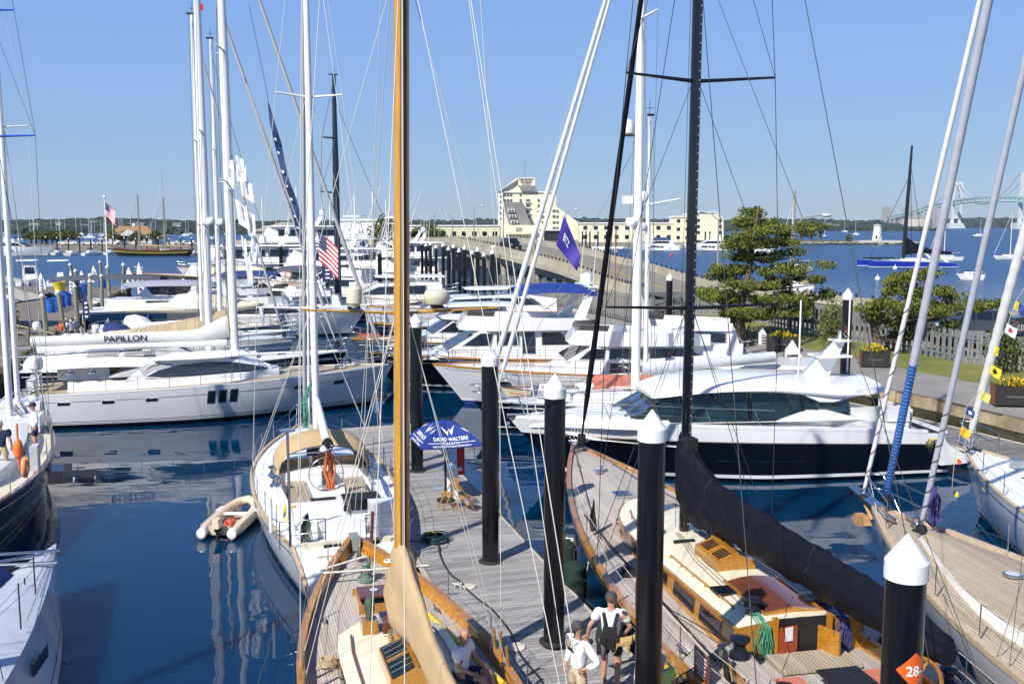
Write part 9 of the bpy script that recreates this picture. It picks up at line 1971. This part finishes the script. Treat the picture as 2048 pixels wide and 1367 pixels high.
# boats seen beyond the left wharf
for px0,px1,Y,lb,tp in ((28,75,138,'white pilothouse boat moored beyond the left wharf, behind the tents',1),(90,138,137,'white bimini-topped console boat moored beyond the left wharf',0)):
    mmotor(lb,(PX(px0,Y),Y),(PX(px1,Y),Y+1),3.0,(1.6,1.3,1.2),white,cabs=[([(1.2,1.2),(.8,3.4),(-.8,3.4),(-.9,1.2)],1.1,[[(.7,2.2),(.6,3.1),(-.5,3.1),(-.5,2.2)]],None)] if tp else [([(.4,1.2),(.3,2.4),(-.5,2.4),(-.6,1.2)],.6,None,None)],top=(-1.6,1.2,1.2,4.0,white),rail=False,trim=white2,cat='boat')
root=thing('power_pedestal','white dock pedestal with a pointed lid near the stern of the lettered-boom yacht','pedestal',(PX(76,53)*1,52,.55)); boxp(root,(0,0,.55),(.4,.4,1.1),white,'housing'); mb=MB(); mb.lathe([(.4,1.1),(.38,1.15),(.1,1.4),(.02,1.45)],n=8,sm=False); mb.obj('lid',white,root)
forsale_root=None
# picnic rail/stairs at the left wharf
root=thing('handrail','grey timber handrails and ramp at the left wharf edge','railing'); mb=MB()
for k in range(7): p=Vector((-27.5-.38*k*4,58+k*1.6,1.5)); mb.tube([p,p+V(.1,0,1.1)],.05,5)
mb.tube([(-27.4,58,2.55),(-36.6,67.6,2.55)],.05,5); mb.tube([(-27.4,58,2.1),(-36.6,67.6,2.1)],.04,5); mb.obj('rail',mat('old_timber',(.3,.25,.16)),root)
# black far mast between the sportfishing boats
root=thing('sailing_yacht','dark yacht with a tall black mast, far behind the American flag','sailboat',(PX(674,92),92,0),R(10)); H=Hull(16,4.2,1.7,1.4,1.3); hull_obj(root,H,[blackg,white,blackg],((.85,0),(.9,1),(9,2)),n=14); deck_obj(root,H,nonskid,n=10); rig(root,H,0,1.4,A(680,150,92).z,r=.22,mm=mat('dull_black_mast',(.012,.018,.04),.4),spr=((12,.1,1.4),(17,.1,1.2)),fore=((7.5,1.7,.9,.03,wire),),wr=.025)
# ---------------------------------------------------------------- air 
hz=MB(); hz.box((0,2600,67),(9600,6400,136)); ho=hz.obj('haze',bpy.data.materials.new('haze_air')); ho['kind']='stuff'
hm_=ho.data.materials[0]; hm_.use_nodes=True; n=hm_.node_tree.nodes; n.remove(n['Principled BSDF']); v=n.new('ShaderNodeVolumePrincipled'); v.inputs['Color'].default_value=(.80,.88,1,1); v.inputs['Density'].default_value=.00007; v.inputs['Anisotropy'].default_value=.3
hm_.node_tree.links.new(v.outputs[0],n['Material Output'].inputs['Volume']); hm_.cycles.homogeneous_volume=True

# ---------------------------------------------------------------- pieces that are separate in the place become separate parts
def split_loose(names):
    for o in list(COL.objects):
        b=o.name.split('.')[0]
        if o.type!='MESH' or b not in names or o.children: continue
        me=o.data; n=len(me.vertices); par=list(range(n))
        def find(a):
            while par[a]!=a: par[a]=par[par[a]]; a=par[a]
            return a
        for e in me.edges:
            a,c=find(e.vertices[0]),find(e.vertices[1])
            if a!=c: par[a]=c
        # caps share positions with their walls: join coincident vertices
        seen={}
        for v in me.vertices:
            k=tuple(round(x,4) for x in v.co); q=seen.get(k)
            if q is None: seen[k]=v.index
            else:
                a,c=find(q),find(v.index)
                if a!=c: par[a]=c
        grp={}
        for p in me.polygons: grp.setdefault(find(p.vertices[0]),[]).append(p)
        if len(grp)<2 or len(grp)>60: continue
        for g in grp.values():
            m={}; fs=[]; vs=[]
            for p in g:
                f=[]
                for i in p.vertices:
                    if i not in m: m[i]=len(vs); vs.append(me.vertices[i].co.copy())
                    f.append(m[i])
                fs.append(f)
            nm=bpy.data.meshes.new(b); nm.from_pydata(vs,[],fs)
            for q in me.materials: nm.materials.append(q)
            nm.polygons.foreach_set('material_index',[p.material_index for p in g]); nm.polygons.foreach_set('use_smooth',[p.use_smooth for p in g]); nm.update()
            c=bpy.data.objects.new(b,nm); COL.objects.link(c); c.parent=o.parent; c.location=o.location; c.rotation_euler=o.rotation_euler
        bpy.data.objects.remove(o)
split_loose({'emblem','companionway_door','pier','rope_clutch','boom_strut','whip_aerial','bow_beam','stanchion','roof_bracket','quarter_fairing','stern_fairing','arch_leg','door_post','boom_vang','mooring_line','cross_beam','hanging_sunglasses','stretcher','cockpit_settee','bowsprit','helm_seat','oar','rope_hank','turnbuckle_boot','hardtop_frame','bimini_frame','tuna_tower_x','stern_gear','tower'})
